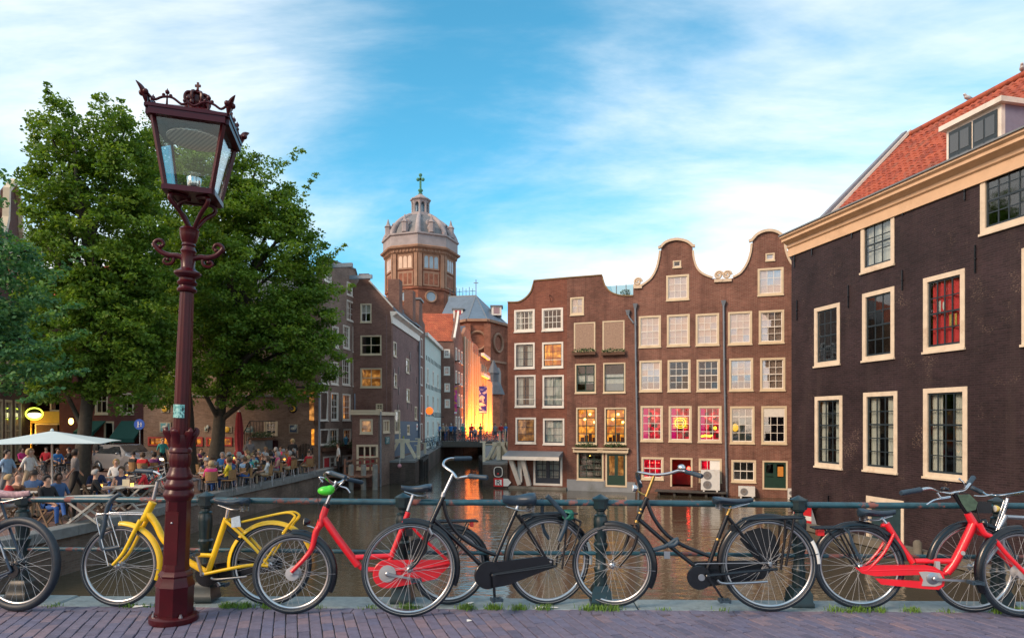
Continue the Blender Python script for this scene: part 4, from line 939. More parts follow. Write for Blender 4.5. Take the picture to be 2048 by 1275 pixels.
def wall_mesh(m, outline, holes, thick):
    polys = [[Vector((u, z, 0)) for u, z in outline]] + [[Vector((a,c,0)),Vector((b,c,0)),Vector((b,d,0)),Vector((a,d,0))] for a,b,c,d in holes]
    flat = [(v.x, v.y) for p in polys for v in p]; tri = tessellate_polygon(polys)
    def orient(t):
        a, b, c = [flat[i] for i in t]; return t if (b[0]-a[0])*(c[1]-a[1])-(b[1]-a[1])*(c[0]-a[0]) > 0 else tuple(reversed(t))
    tr = [orient(tuple(t)) for t in tri]
    m.add([(u, 0, z) for u, z in flat], tr); m.add([(u, thick, z) for u, z in flat], [tuple(reversed(t)) for t in tr])
    n = len(outline)
    m.add([(u,0,z) for u,z in outline]+[(u,thick,z) for u,z in outline], [(i,i+n,(i+1)%n+n,(i+1)%n) for i in range(n)])
    for a,b,c,d in holes:
        q = [(a,c),(b,c),(b,d),(a,d)]; m.add([(u,0,z) for u,z in q]+[(u,thick,z) for u,z in q], [(i,(i+1)%4,(i+1)%4+4,i+4) for i in range(4)])
    return m

def curtain_mesh(x0, x1, z0, z1, y, amp=0.025, n=22, ph=0.0):
    m = MB(); vs = []; fs = []; r = random.Random(int(x0*1000)+int(z0*77))
    for i in range(n+1):
        t = i/n; yy = y + amp*(sin(t*n*1.1+ph)+0.6*sin(t*n*0.43+1+ph)); vs += [(x0+(x1-x0)*t, yy, z0), (x0+(x1-x0)*t, yy*0.98+0.001, z1)]
    for i in range(n): fs.append((2*i, 2*i+2, 2*i+3, 2*i+1))
    return m.add(vs, fs)

def window(parent, rect, frame=None, sash=None, nx=3, ny=4, fw=0.085, bar=0.022, meet=None, inside='dark', hi=False, sill=True, name='window', panes=True, y=0.0, sw=0.035, label=None, room=None, stuffs=()):
    frame = frame or M_CREAM; sash = sash or frame; x0, x1, z0, z1 = rect; r = RND
    m = MB(); m.box(x0, x0+fw, y-0.018, y+0.10, z0, z1); m.box(x1-fw, x1, y-0.018, y+0.10, z0, z1); m.box(x0+fw, x1-fw, y-0.017, y+0.10, z1-fw, z1); m.box(x0+fw, x1-fw, y-0.017, y+0.10, z0, z0+fw)
    if sill: m.box(x0-0.02, x1+0.02, y-0.06, y+0.0, z0-0.05, z0+0.012)
    w = m.build(name, frame, parent)
    if label: w['label'] = label
    a, b, c, d = x0+fw, x1-fw, z0+fw, z1-fw
    m = MB(); ys, ye = y+0.03, y+0.065
    m.box(a, a+sw, ys, ye, c, d); m.box(b-sw, b, ys, ye, c, d); m.box(a+sw, b-sw, ys, ye, d-sw, d); m.box(a+sw, b-sw, ys, ye, c, c+sw*1.2)
    if meet: zm = c + (d-c)*meet; m.box(a+sw, b-sw, ys-0.008, ye+0.002, zm-0.024, zm+0.024)
    ia, ib, ic, id_ = a+sw, b-sw, c+sw*1.2, d-sw
    xs = [ia + (ib-ia)*i/nx for i in range(nx+1)]; zs = [ic + (id_-ic)*j/ny for j in range(ny+1)]
    for i in range(1, nx): m.box(xs[i]-bar/2, xs[i]+bar/2, ys+0.004, ye-0.004, ic, id_)
    for j in range(1, ny):
        if meet and abs(zs[j] - (c + (d-c)*meet)) < 0.05: continue
        m.box(ia, ib, ys+0.007, ye-0.007, zs[j]-bar/2, zs[j]+bar/2)
    m.build('sash', sash, w)
    U = _unit_hi if hi else _unit
    if panes:
        for i in range(nx):
            for j in range(ny):
                link('pane', U, w, ((xs[i]+xs[i+1])/2, y+0.048, (zs[j]+zs[j+1])/2), (r.uniform(-.010,.010), 0, r.uniform(-.010,.010)), (xs[i+1]-xs[i], 0.005, zs[j+1]-zs[j]))
    else: link('pane', U, w, ((ia+ib)/2, y+0.048, (ic+id_)/2), None, (ib-ia, 0.005, id_-ic))
    if inside in ('curtain', 'sheer'):
        g = (b-a)*r.uniform(0.30, 0.42)
        if inside == 'sheer': curtain_mesh(a, b, c, d, y+0.16).build('curtain', M_CURT, w, 180)
        else:
            curtain_mesh(a, a+g, c, d, y+0.17).build('curtain', M_CURT, w, 180); curtain_mesh(b-g, b, c, d, y+0.17, ph=2).build('curtain', M_CURT, w, 180)
    elif inside == 'net': curtain_mesh(a, b, c+(d-c)*0.30, c+(d-c)*0.62, y+0.13, 0.015).build('net_curtain', M_CURT, w, 180)
    elif inside == 'blind': MB().box(a, b, y+0.12, y+0.125, c + (d-c)*r.uniform(0.0,0.06), d).build('blind', M_BLIND, w)
    elif inside == 'halfblind': MB().box(a, b, y+0.12, y+0.125, c + (d-c)*0.5, d).build('blind', M_BLIND, w)
    elif inside == 'topblind': MB().box(a, b, y+0.02, y+0.026, c + (d-c)*0.74, d).build('blind', M_CURT, w)
    elif inside == 'red': curtain_mesh(a+(b-a)*0.03, b, c, d, y+0.14, 0.035, 30).build('curtain', M_REDC, w, 180)
    elif inside == 'redlow': MB().box(a, b, y+0.10, y+0.104, c, c+(d-c)*0.58).build('blind', M_REDC, w)
    rm = room or {'lit': M_LIT, 'dimlit': M_LIT2, 'redlit': M_REDLIT}.get(inside)
    if rm:
        dp = 1.5; m = MB(); e = 0.07
        m.quad((a-e,y+dp,c-e),(b+e,y+dp,c-e),(b+e,y+dp,d+e),(a-e,y+dp,d+e)); m.quad((a-e,y+0.36,c-e),(a-e,y+dp,c-e),(a-e,y+dp,d+e),(a-e,y+0.36,d+e)); m.quad((b+e,y+dp,c-e),(b+e,y+0.36,c-e),(b+e,y+0.36,d+e),(b+e,y+dp,d+e))
        m.quad((a-e,y+0.36,d+e),(a-e,y+dp,d+e),(b+e,y+dp,d+e),(b+e,y+0.36,d+e)); m.quad((a-e,y+0.36,c-e),(b+e,y+0.36,c-e),(b+e,y+dp,c-e),(a-e,y+dp,c-e))
        m.build('lit_room', rm, w)
    return w

def body(root, u0, u1, depth, zb, ze, mat, roofmat=None, ridge=None, thick=0.35, ridge_along='y', over=0.0, inset=0.0):
    """walls behind the front and a pitched roof"""
    m = MB(); y0 = thick; a, b = u0+0.004, u1-0.004
    m.quad((a,y0,zb),(a,depth,zb),(a,depth,ze),(a,y0,ze)); m.quad((b,depth,zb),(b,y0,zb),(b,y0,ze),(b,depth,ze)); m.quad((b,depth,zb),(b,depth,ze),(a,depth,ze),(a,depth,zb)); m.quad((a,y0,ze),(a,depth,ze),(b,depth,ze),(b,y0,ze))
    o = m.build('side_walls', mat, root)
    if ridge:
        m = MB(); c = (u0+u1)/2
        if ridge_along == 'y':
            m.quad((a-over,y0,ze),(a-over,depth,ze),(c,depth,ridge),(c,y0,ridge)); m.quad((b+over,depth,ze),(b+over,y0,ze),(c,y0,ridge),(c,depth,ridge)); m.add([(a,depth,ze),(b,depth,ze),(c,depth,ridge)], [(0,1,2)]); m.add([(a,y0,ze),(b,y0,ze),(c,y0,ridge)], [(0,1,2)])
        else:
            yc = (y0+depth)/2
            m.quad((a,y0-over,ze),(b,y0-over,ze),(b,yc,ridge),(a,yc,ridge)); m.quad((b,depth,ze),(a,depth,ze),(a,yc,ridge),(b,yc,ridge)); m.add([(a,y0,ze),(a,depth,ze),(a,yc,ridge)], [(0,2,1)]); m.add([(b,y0,ze),(b,depth,ze),(b,yc,ridge)], [(0,1,2)])
        m.build('roof', roofmat, root)
    return o
M_SLATE = paint('slate_roof', (0.075,0.085,0.105), 0.6, var=0.25, scale=3, bump=0.2)
def mat_tiles(name, c1, c2):
    t = NT(name); t.set(Roughness=0.75)
    b = t.N.new('ShaderNodeTexBrick'); sp = t.N.new('ShaderNodeSeparateXYZ'); t.L.new(t.coord(), sp.inputs[0]); cb = t.N.new('ShaderNodeCombineXYZ')
    t.L.new(t.mth('ADD', sp.outputs[0], sp.outputs[1]), cb.inputs[0]); t.L.new(sp.outputs[2], cb.inputs[1]); t.L.new(cb.outputs[0], b.inputs['Vector'])
    b.inputs['Scale'].default_value = 1.0; b.inputs['Brick Width'].default_value = 0.24; b.inputs['Row Height'].default_value = 0.24; b.inputs['Mortar Size'].default_value = 0.022; b.offset = 0.0
    b.inputs['Color1'].default_value = c4(c1); b.inputs['Color2'].default_value = c4(c2); b.inputs['Mortar'].default_value = c4(sc3(c1,0.4)); t.color(t.mix(1.0, b.outputs['Color'], t.ramp(t.noise(1.2,5,0.6), [(0.25,(0.65,)*3),(0.75,(1.3,)*3)]), 'MULTIPLY'))
    t.bump(t.mth('MULTIPLY', b.outputs['Fac'], -1.0), 0.8, 0.04); return t.mat
M_TILES = mat_tiles('orange_pantiles_far', (0.42,0.085,0.035), (0.52,0.13,0.05))
B_H1 = brick('brick_red_brown', (0.175,0.058,0.040), (0.240,0.084,0.055), (0.20,0.12,0.09), stain=0.38, streak=(0.10,0.042,0.034))
B_H2 = brick('brick_brown', (0.140,0.056,0.042), (0.205,0.086,0.062), (0.22,0.155,0.125), stain=0.42, streak=(0.075,0.036,0.030))
B_H3 = brick('brick_brown_pale_joint', (0.155,0.064,0.046), (0.220,0.096,0.070), (0.245,0.175,0.14), stain=0.40, streak=(0.085,0.042,0.034))
B_DARK = brick('brick_tarred', (0.024,0.0150,0.0175), (0.037,0.022,0.026), (0.050,0.034,0.035), stain=0.5, streak=(0.050,0.034,0.034), flake=(0.28,0.20,0.15), rough=0.6, bump=0.6)

def pipe(root, pts, r=0.05, hopper=None, name='downpipe'):
    m = MB(); m.tube(pts, r, 8)
    p = m.build(name, M_PIPE, root, 60)
    if hopper: u, z = hopper; MB().add([(u-.12,-.20,z+.16),(u+.12,-.20,z+.16),(u+.12,-.02,z+.16),(u-.12,-.02,z+.16),(u-.06,-.14,z-.1),(u+.06,-.14,z-.1),(u+.06,-.04,z-.1),(u-.06,-.04,z-.1)], [(3,2,1,0),(4,5,6,7),(0,1,5,4),(1,2,6,5),(2,3,7,6),(3,0,4,7)]).build('hopper', M_PIPE, p)
    return p
def leafy(m, c, rx, ry, rz, n, s, rr):      # many small leaves filling an ellipsoid
    for _ in range(n):
        while True:
            q = Vector((rr.uniform(-1,1), rr.uniform(-1,1), rr.uniform(-1,1)))
            if q.length < 1: break
        p = Vector(c) + Vector((q.x*rx, q.y*ry, q.z*rz)); a = Vector((rr.uniform(-1,1), rr.uniform(-1,1), rr.uniform(-1,1))).normalized(); b = a.orthogonal().normalized(); L = s*rr.uniform(0.6,1.3)
        m.add([p-a*L*0.5, p+b*L*0.3, p+a*L*0.5, p-b*L*0.3], [(0,1,2,3)])
M_PLANT = paint('planter_leaves', (0.045,0.085,0.02), 0.6, var=0.5, scale=9)
M_POT = paint('planter_box', (0.10,0.05,0.03), 0.8)
def planter(fac, u0, u1, z, label, depth=0.22, h=0.16, grow=0.16, n=260):
    root = fac.place('window_box', label, 'planter', 'flower boxes under windows')
    MB().box(u0, u1, -depth-0.01, -0.075, z, z+h).build('trough', M_POT, root)
    m = MB(); rr = random.Random(int(u0*99)+3); leafy(m, ((u0+u1)/2, -depth/2-0.03, z+h+grow*0.45), (u1-u0)/2+0.06, depth*0.75, grow, n, 0.09, rr); m.build('foliage', M_PLANT, root)
    return root
# ---------------------------------------------------------------- four brick houses standing in the water
def zc(u, v): return (1000+u/2.2767, 440+v/2.2767)
FC = Fac(((1017-CX)/F*36.5, 36.5), ((1592-CX)/F*31.6, 31.6))
def rc(x0, y0, x1, y1): a = zc(x0,y0); b = zc(x1,y1); return FC.rect(a[0], a[1], b[0], b[1])
def uc(x, y): return FC.uz(*zc(x, y))
ZB = -4.0
def mirror_pts(pts): return [uc(*p) for p in pts]
def arcpts(pts): return [(p.x, p.z) for p in smooth_path([(x,0,z) for x, z in pts], 5)]

def centre_houses():
    # --- house 1
    top = arcpts(mirror_pts([(35,376),(85,374),(118,356),(142,328),(152,300)])) + mirror_pts([(155,278)]) + mirror_pts([(305,265)])
    u0 = top[0][0]; u1 = top[-1][0]
    h = FC.place('canal_house', 'narrow red brick canal house with white framed windows beside the sluice', 'house', 'brick houses standing in the canal')
    W = [(rc(65,410,158,510),'curtain'),(rc(191,403,287,505),'dark'),(rc(66,560,158,676),'curtain'),(rc(192,557,288,673),'lit'),(rc(68,706,162,850),'curtain'),(rc(194,706,291,852),'sheer'),(rc(71,898,164,1015),'dimlit'),(rc(196,902,293,1020),'sheer')]
    door = rc(152,1066,284,1205); slot = rc(88,1066,110,1160)
    out = [(u0,ZB),(u1,ZB)] + list(reversed(top))
    wall_mesh(MB(), out, [w[0] for w in W]+[door,slot], 0.35).build('front_wall', B_H1, h)
    body(h, u0, u1, 9, ZB, top[0][1]-0.5, B_H1, M_SLATE, top[-1][1]-0.4)
    for i, (r, ins) in enumerate(W): window(h, r, M_OFFW, M_DNAVY if i >= 2 else M_OFFW, 2 if i > 1 else 4, 3 if i > 1 else 3, 0.10, 0.03 if i < 2 else 0.022, None, ins, sw=0.04, sill=True)
    m = MB(); m.sweep(top, 0.10, 0.07, 0.05); m.build('coping', paint('mossy_coping', (0.24,0.15,0.07), 0.9, var=0.3, scale=4), h)
    for i in (3,4,5): 
        r = W[i][0]; MB().box(r[0]+0.05, r[1]-0.05, -0.10, -0.085, r[2]+0.42, r[2]+0.45).build('window_bar', M_OFFW, h)
    # double garden doors
    d = window(h, door, M_OFFW, M_DNAVY, 4, 4, 0.12, 0.03, None, 'sheer', sill=False, name='door', sw=0.09)
    MB().box((door[0]+door[1])/2-0.10, (door[0]+door[1])/2+0.10, 0.015, 0.075, door[2]+0.1, door[3]-0.13).build('door_stile', M_DNAVY, d); MB().box(door[0]+0.12, door[1]-0.12, 0.012, 0.072, door[2]+0.05, door[2]+0.42).build('door_panel', M_DNAVY, d)
    m = MB()
    for k in range(22):
        x = door[0]+0.14+(door[1]-door[0]-0.28)*k/21; m.box(x-0.006,x+0.006,-0.06,-0.048,door[2]+0.42,door[2]+0.82)
    m.box(door[0]+0.12,door[1]-0.12,-0.065,-0.043,door[2]+0.82,door[2]+0.85); stuff(m.build('balcony_bars', M_DNAVY, d))
    window(h, slot, M_OFFW, M_DNAVY, 1, 3, 0.03, 0.02, None, 'dark', sill=False)
    ca, cz_ = uc(38,1075); cb_, _ = uc(287,1075)
    a = MB(); a.add([(ca,-0.95,cz_),(cb_,-0.95,cz_),(cb_,0,cz_+0.05),(ca,0,cz_+0.05),(ca,-0.95,cz_+0.10),(cb_,-0.95,cz_+0.10),(cb_,0,cz_+0.34),(ca,0,cz_+0.34)], [(0,3,2,1),(4,5,6,7),(0,1,5,4),(1,2,6,5),(2,3,7,6),(3,0,4,7)]); cn = a.build('canopy', M_LEAD, h)
    m = MB(); m.box(ca-0.03, cb_+0.03, -1.0, -0.95, cz_-0.12, cz_+0.07); m.build('canopy_fascia', M_OFFW, cn)
    for (xa, ya, xb, yb, yo) in ((62,1068,92,1200,-0.70),(118,1068,135,1205,-0.70),(95,1068,95,1190,-0.15)):
        p, q = uc(xa,ya), uc(xb,yb); m = MB(); m.bar((p[0],yo,p[1]-0.02),(q[0],-0.10,q[1]),0.24,0.20,(0,1,0)); m.build('strut', M_OFFW, h)
    z1 = uc(60,1207)[1]; m = MB(); m.box(u0-0.06,u1-0.005,-0.16,-0.004,ZB,z1); m.build('stone_footing', paint('mossy_stone', (0.20,0.18,0.15), 0.9, var=0.4, scale=3, bump=0.4, dirt=(0.06,0.06,0.04)), h)
    m = MB(); p = uc(232,345); m.bar((p[0],-0.02,p[1]),(p[0],-0.30,p[1]+0.0),0.03,0.03); m.bar((p[0],-0.03,p[1]-0.35),(p[0],-0.28,p[1]),0.02,0.02); m.build('wall_hook', M_BLACK, h)
    # --- house 2
    top2 = mirror_pts([(307,264),(464,252)]) + arcpts(mirror_pts([(466,270),(478,302),(505,330),(550,345),(606,346)]))
    a0, a1 = u1+0.004, top2[-1][0]
    h = FC.place('canal_house', 'brown brick canal house with flower boxes and warmly lit second floor windows', 'house', 'brick houses standing in the canal')
    top2[0] = (a0, top2[0][1])
    W = [(rc(320,353,382,433),'sheer'),(rc(337,468,434,598),'dark'),(rc(467,460,567,598),'dark'),(rc(342,655,437,787),'net'),(rc(470,650,571,786),'halfcurt'),(rc(347,853,441,1018),'lit'),(rc(476,853,575,1018),'lit')]
    gw = rc(350,1050,472,1180); gd = rc(480,1056,578,1212)
    out = [(a0,ZB),(a1,ZB)] + list(reversed(top2))
    wall_mesh(MB(), out, [w[0] for w in W]+[gw,gd], 0.35).build('front_wall', B_H2, h); body(h, a0, a1, 9, ZB, top2[-1][1]-0.5, B_H2, M_SLATE, top2[-1][1]+0.3)
    window(h, W[0][0], M_CREAM, M_CREAM, 2, 2, 0.08, 0.03, None, 'sheer', hi=True)
    for i in (1,2):
        r = W[i][0]; w = window(h, r, M_CREAM, M_DGREEN, 1, 1, 0.07, 0.02, None, 'dark')
        m = MB(); n = 16
        for k in range(n): x = r[0]+0.09+(r[1]-r[0]-0.18)*k/(n-1); m.box(x-0.035,x+0.035,0.0,0.02,r[2]+0.08,r[3]-0.08)
        m.build('bamboo_blind', paint('bamboo', (0.33,0.22,0.16), 0.8, var=0.3, scale=12), w)
    window(h, W[3][0], M_CREAM, M_DGREEN, 2, 3, 0.07, 0.05, None, 'net', sw=0.07); w = window(h, W[4][0], M_CREAM, M_DGREEN, 1, 2, 0.07, 0.05, None, 'dark'); r = W[4][0]
    curtain_mesh(r[0]+.1, r[1]-.1, r[2]+.5, r[2]+1.0, 0.12, 0.015).build('curtain', M_CURT, w, 180); MB().box(r[0]+.1,r[1]-.1,0.13,0.14,r[2]+.08,r[2]+.52).build('dark_panel', M_GREYP, w)
    for i in (5,6):
        w = window(h, W[i][0], M_CREAM, M_DGREEN, 2, 4, 0.075, 0.05, None, 'lit', sw=0.05); r = W[i][0]
        for k, (fx, fz) in enumerate(((0.25,0.68),(0.72,0.6),(0.5,0.82))):
            MB().ball((r[0]+(r[1]-r[0])*fx,0.9,r[2]+(r[3]-r[2])*fz),0.07).build('hanging_lamp', M_LAMPY, w, 60)
        m = MB()
        for k in range(5): x = r[0]+0.1+0.22*k; m.box(x,x+0.16,0.7,0.85,r[2]+0.1,r[2]+0.35+0.12*((k*7)%3))
        m.build('furniture', paint('dark_furniture', (0.08,0.02,0.01), 0.7), w)
    pa, pz = uc(338,1055); pb, _ = uc(583,1055); m = MB(); m.box(pa-0.03,pb+0.03,-0.20,-0.004,pz,pz+0.20); m.box(pa-0.07,pb+0.07,-0.26,-0.004,pz+0.202,pz+0.26); m.build('shop_cornice', M_CREAM, h)
    w = window(h, gw, M_CREAM, M_DGREEN, 3, 4, 0.09, 0.03, None, 'dark', sill=True, sw=0.05)
    m = MB(); rr = random.Random(4)
    for s_ in range(4):
        z = gw[2]+0.25+0.36*s_; m.box(gw[0]+0.1,gw[1]-0.1,0.5,0.75,z-0.03,z)
        for k in range(11): x = gw[0]+0.16+0.13*k; m.box(x,x+0.09,0.52,0.7,z,z+rr.uniform(0.08,0.24))
    m.build('shelf', paint('shelf_goods', (0.33,0.27,0.22), 0.7, var=0.8, scale=7), w); MB().ball((gw[0]+0.6,0.6,gw[3]-0.25),0.05).build('shop_lamp', M_LAMPY, w, 60)
    d = window(h, gd, M_CREAM, M_DGREEN, 2, 1, 0.09, 0.18, None, 'dimlit', sill=False, name='door', sw=0.10); MB().box(gd[0]+0.09,gd[1]-0.09,0.02,0.07,gd[2]+0.02,gd[2]+0.62).build('door_panel', M_DGREEN, d)
    pz = uc(312,1178)[1]; m = MB(); m.box(a0,gd[0]-0.01,-0.05,-0.004,ZB,pz); m.box(gd[0]-0.01,gd[1]+0.01,-0.05,-0.004,ZB,gd[2]-0.02); m.box(gd[1]+0.01,a1+0.12,-0.05,-0.004,ZB,pz-0.05); m.build('plinth', paint('grey_render', (0.22,0.235,0.25), 0.85, var=0.15, scale=2, dirt=(0.13,0.14,0.13)), h)
    m = MB(); m.sweep(top2, 0.10, 0.06, 0.05); m.build('coping', paint('mossy_coping', (0.24,0.15,0.07)), h)
    for k, (r, dz) in enumerate(((W[1][0],0.0),(W[2][0],0.0),(W[5][0],-0.10),(W[6][0],-0.10))):
        planter(FC, r[0]-0.05, r[1]+0.05, r[2]-0.22+dz, ('long flower box under the bamboo screened window nearer the sluice','long flower box under the bamboo screened window nearer the downpipe','flower box below the orange lit window nearer the sluice','flower box below the orange lit window nearer the downpipe')[k])
    # glass roof terrace behind the sloping gable
    p0, p1 = uc(468,265), uc(604,272); tr = FC.place('roof_terrace_screen', 'pale glass wind screen on the roof terrace behind the sloping gable', 'screen')
    m = MB(); m.box(p0[0],p1[0],1.2,1.22,p0[1]-1.4,p1[1]); m.build('panel', glass_mat('frosted_screen', 0.10, (0.62,0.78,0.80)), tr)
    for k in range(4): x = p0[0]+(p1[0]-p0[0])*k/3; MB().box(x-0.02,x+0.02,1.17,1.195,p0[1]-1.4,p1[1]+0.02).build('post', M_LEAD, tr)
    m = MB(); rr = random.Random(9); p = uc(563,330); leafy(m, (p[0],0.6,p[1]+0.1),0.3,0.25,0.2,140,0.09,rr); q = FC.place('potted_plant', 'small potted plant on the low side of the sloping gable', 'plant'); m.build('foliage', M_PLANT, q); MB().lathe([(0.12,-0.4),(0.17,-0.1),(0.15,-0.1)],10,(p[0],0.6,p[1])).build('pot', M_POT, q)
    # --- house 3
    lift = uc(607,303)
    curveL = arcpts(mirror_pts([(652,298),(690,268),(715,225),(728,175),(733,140)])); arch = arcpts(mirror_pts([(735,128),(760,105),(803,94),(848,103),(876,124)])); curveR = arcpts(mirror_pts([(875,140),(879,178),(895,222),(925,250),(966,266)]))
    c0, c1 = a1+0.004, uc(1012,300)[0]
    top3 = [(c0,lift[1])] + mirror_pts([(650,301)]) + curveL + arch + curveR + [(c1, curveR[-1][1]-0.05)]
    h = FC.place('canal_house', 'bell gabled brick house with red lit windows and three bays', 'house', 'brick houses standing in the canal')
    W = [(rc(787,186,825,217),1,1,'dark'),(rc(757,253,861,367),3,3,'blind')] + [(rc(*q),3,4,k) for q, k in (((632,438,733,580),'blind'),((760,432,864,575),'blind'),((891,428,998,572),'blind'),((635,640,737,780),'halfblind'),((763,637,868,780),'dark'),((895,635,1002,779),'dark'),((640,845,742,1005),'redlit'),((768,846,873,1007),'redlit'),((901,846,1009,1009),'redlit'))]
    gwin = rc(644,1077,745,1178); gdo = rc(775,1080,877,1212); gwin2 = rc(905,1083,1010,1190)
    out = [(c0,ZB),(c1,ZB)] + list(reversed(top3)); wall_mesh(MB(), out, [w[0] for w in W]+[gwin,gdo,gwin2], 0.35).build('front_wall', B_H3, h); body(h, c0, c1, 9, ZB, lift[1]-0.5, B_H3, M_SLATE, arch[len(arch)//2][1]-0.7)
    for i, (r, nx, ny, ins) in enumerate(W):
        w = window(h, r, M_CREAM if ins != 'redlit' else M_CREAM, M_OFFW, nx, ny, 0.10 if i else 0.05, 0.026, 0.5 if (ny == 4 and ins != 'redlit') else (0.75 if ins == 'redlit' else None), ins, hi=ins in ('blind','halfblind'), sw=0.035)
        if ins == 'redlit':
            x0,x1,z0,z1 = r; m = MB(); m.box(x0+0.1,x0+0.32,0.5,0.52,z0+0.1,z1-0.1); m.build('magenta_glow_drape', M_MAGL, w)  # magenta lamp light put in as the drape's own glow
            rr = random.Random(i)
            m = MB()
            for k in range(7): x = x0+0.15+rr.random()*0.7; z = z0+0.15+rr.random()*1.2; m.box(x,x+0.18,0.8,0.9,z,z+0.25)
            m.build('bar_fittings', paint('bar_dark', (0.05,0.008,0.006), 0.6), w)
            for k in range(3): MB().ball((x0+0.35+0.22*k,0.6,z1-0.55-0.1*(k%2)),0.045,nu=8,nv=6).build('red_lamp', M_LAMPR, w, 60)
    YN = emit('yellow_neon', (1.0,0.62,0.03), 2.2)
    x0,x1,z0,z1 = W[9][0]; m = MB(); cc = ((x0+x1)/2, (z0+z1)/2+0.05)
    m.tube([(cc[0]+0.27*cos(2*pi*i/24),0.14,cc[1]+0.27*sin(2*pi*i/24)) for i in range(24)],0.018,6,closed=True)
    m.tube([(cc[0]+0.17*cos(2*pi*i/20),0.14,cc[1]+0.17*sin(2*pi*i/20)) for i in range(20)],0.014,6,closed=True)
    for k in range(7): m.box(cc[0]-0.36,cc[0]+0.36,0.135,0.145,cc[1]-0.26+0.085*k,cc[1]-0.245+0.085*k)
    ng = FC.place('neon_sign', 'yellow neon ring with stripes in the middle red window', 'sign'); m.build('tubing', YN, ng, 60)
    x0,x1,z0,z1 = W[10][0]; m = MB(); m.tube([(x0+0.15,0.14,z0+0.28),(x0+0.35,0.14,z0+0.33),(x0+0.62,0.14,z0+0.30),(x0+0.72,0.14,z0+0.36)],[0.05,0.06,0.05,0.03],8); m.ball((x1-0.32,0.14,z0+0.72),0.085,0.03,0.09)
    ng = FC.place('neon_sign', 'yellow glowing bar and blob low in the red window nearest the downpipe', 'sign'); m.build('tubing', YN, ng, 60)
    w = window(h, gwin, M_CREAM, M_OFFW, 3, 2, 0.10, 0.024, 0.5, 'redlit', sw=0.035)
    for k in range(4): MB().ball((gwin[0]+0.35+0.16*k,0.6,gwin[3]-0.33),0.035,nu=8,nv=6).build('red_lamp', M_LAMPR, w, 60)
    m = MB(); m.box(gdo[0],gdo[0]+0.09,-0.018,0.1,gdo[2],gdo[3]); m.box(gdo[1]-0.09,gdo[1],-0.018,0.1,gdo[2],gdo[3]); m.box(gdo[0]+0.09,gdo[1]-0.09,-0.017,0.1,gdo[3]-0.09,gdo[3]); d = m.build('door', M_CREAM, h)
    a,b,c,e = gdo; m = MB(); m.quad((a-.2,1.4,c),(b+.2,1.4,c),(b+.2,1.4,e+.2),(a-.2,1.4,e+.2)); m.quad((a-.2,.36,c),(a-.2,1.4,c),(a-.2,1.4,e+.2),(a-.2,.36,e+.2)); m.quad((b+.2,1.4,c),(b+.2,.36,c),(b+.2,.36,e+.2),(b+.2,1.4,e+.2)); m.build('lit_room', emit('deep_red_room', (0.60,0.012,0.008), 0.14, 1.0, 1.6, (0.05,0.003,0.003)), d)
    MB().ball((b-0.25,0.8,c+0.9),0.09,0.05,0.12).build('red_lamp', M_LAMPR, d, 60)
    w = window(h, gwin2, M_CREAM, M_OFFW, 3, 2, 0.10, 0.024, 0.5, 'redlit', sw=0.035); MB().box(gwin2[0]+0.55,gwin2[1]-0.1,0.02,0.028,gwin2[2]+0.1,gwin2[3]-0.1).build('white_panel', M_WHITE, w)
    TR = paint('sandstone_trim', (0.60,0.47,0.34), 0.7, var=0.12, scale=4)
    g = h; m = MB(); m.sweep(mirror_pts([(608,302),(650,300)])+curveL, 0.14, 0.10, 0.06); m.build('gable_trim', TR, g); m = MB(); m.sweep(curveR, 0.14, 0.10, 0.06); m.build('gable_trim', TR, g); m = MB(); m.sweep(mirror_pts([(722,132),(735,128)])+arch+mirror_pts([(888,124)]), 0.20, 0.13, 0.08); m.build('gable_arch', TR, g)
    def scrollwork(c, s, name='scroll'):
        m = MB(); m.tube([(c[0]+s*(1-i/40.0)*cos(i*0.32),-0.06,c[1]+s*(1-i/40.0)*sin(i*0.32)) for i in range(38)],[0.055]*30+[0.045]*8,7); m.box(c[0]-s*1.0,c[0]+s*1.0,-0.10,0.02,c[1]-s-0.13,c[1]-s*0.9); m.build(name, TR, g, 60)
    scrollwork(uc(628,282), 0.22); scrollwork(uc(996,252), 0.22); scrollwork(uc(1034,250), 0.22)
    # --- house 4
    e1 = FC.L + 2.1
    curveL4 = arcpts(mirror_pts([(1062,264),(1098,243),(1128,200),(1145,150),(1150,108)])); arch4 = arcpts(mirror_pts([(1150,97),(1178,68),(1220,54),(1262,62),(1296,92)])); cm = arch4[len(arch4)//2][0]; curveR4 = [(2*cm-u, z) for u, z in reversed(curveL4)]
    top4 = [(c1+0.004, curveL4[0][1])] + curveL4 + arch4 + curveR4 + [(max(e1, curveR4[-1][0]+0.3), curveR4[-1][1])]; e1 = top4[-1][0]
    h = FC.place('canal_house', 'bell gabled brick house with two bays beside the black corner building', 'house', 'brick houses standing in the canal'); g = h
    W = [(rc(1209,152,1251,186),1,1,'blind'),(rc(1173,222,1291,345),3,3,'blind')] + [(rc(*q),3,4,k) for q, k in (((1038,419,1148,568),'blind'),((1178,413,1294,562),'blind'),((1043,630,1153,777),'halfblind'),((1184,628,1299,776),'blind'),((1047,847,1159,1015),'green'),((1190,846,1306,1017),'topblind'))]
    gwin = rc(1053,1090,1166,1190); gdo = rc(1195,1093,1310,1224)
    out = [(top4[0][0],ZB),(e1,ZB)] + list(reversed(top4)); wall_mesh(MB(), out, [w[0] for w in W]+[gwin,gdo], 0.35).build('front_wall', B_H3, h); body(h, top4[0][0], e1, 9, ZB, curveL4[0][1]-0.6, B_H3, M_SLATE, arch4[len(arch4)//2][1]-0.7)
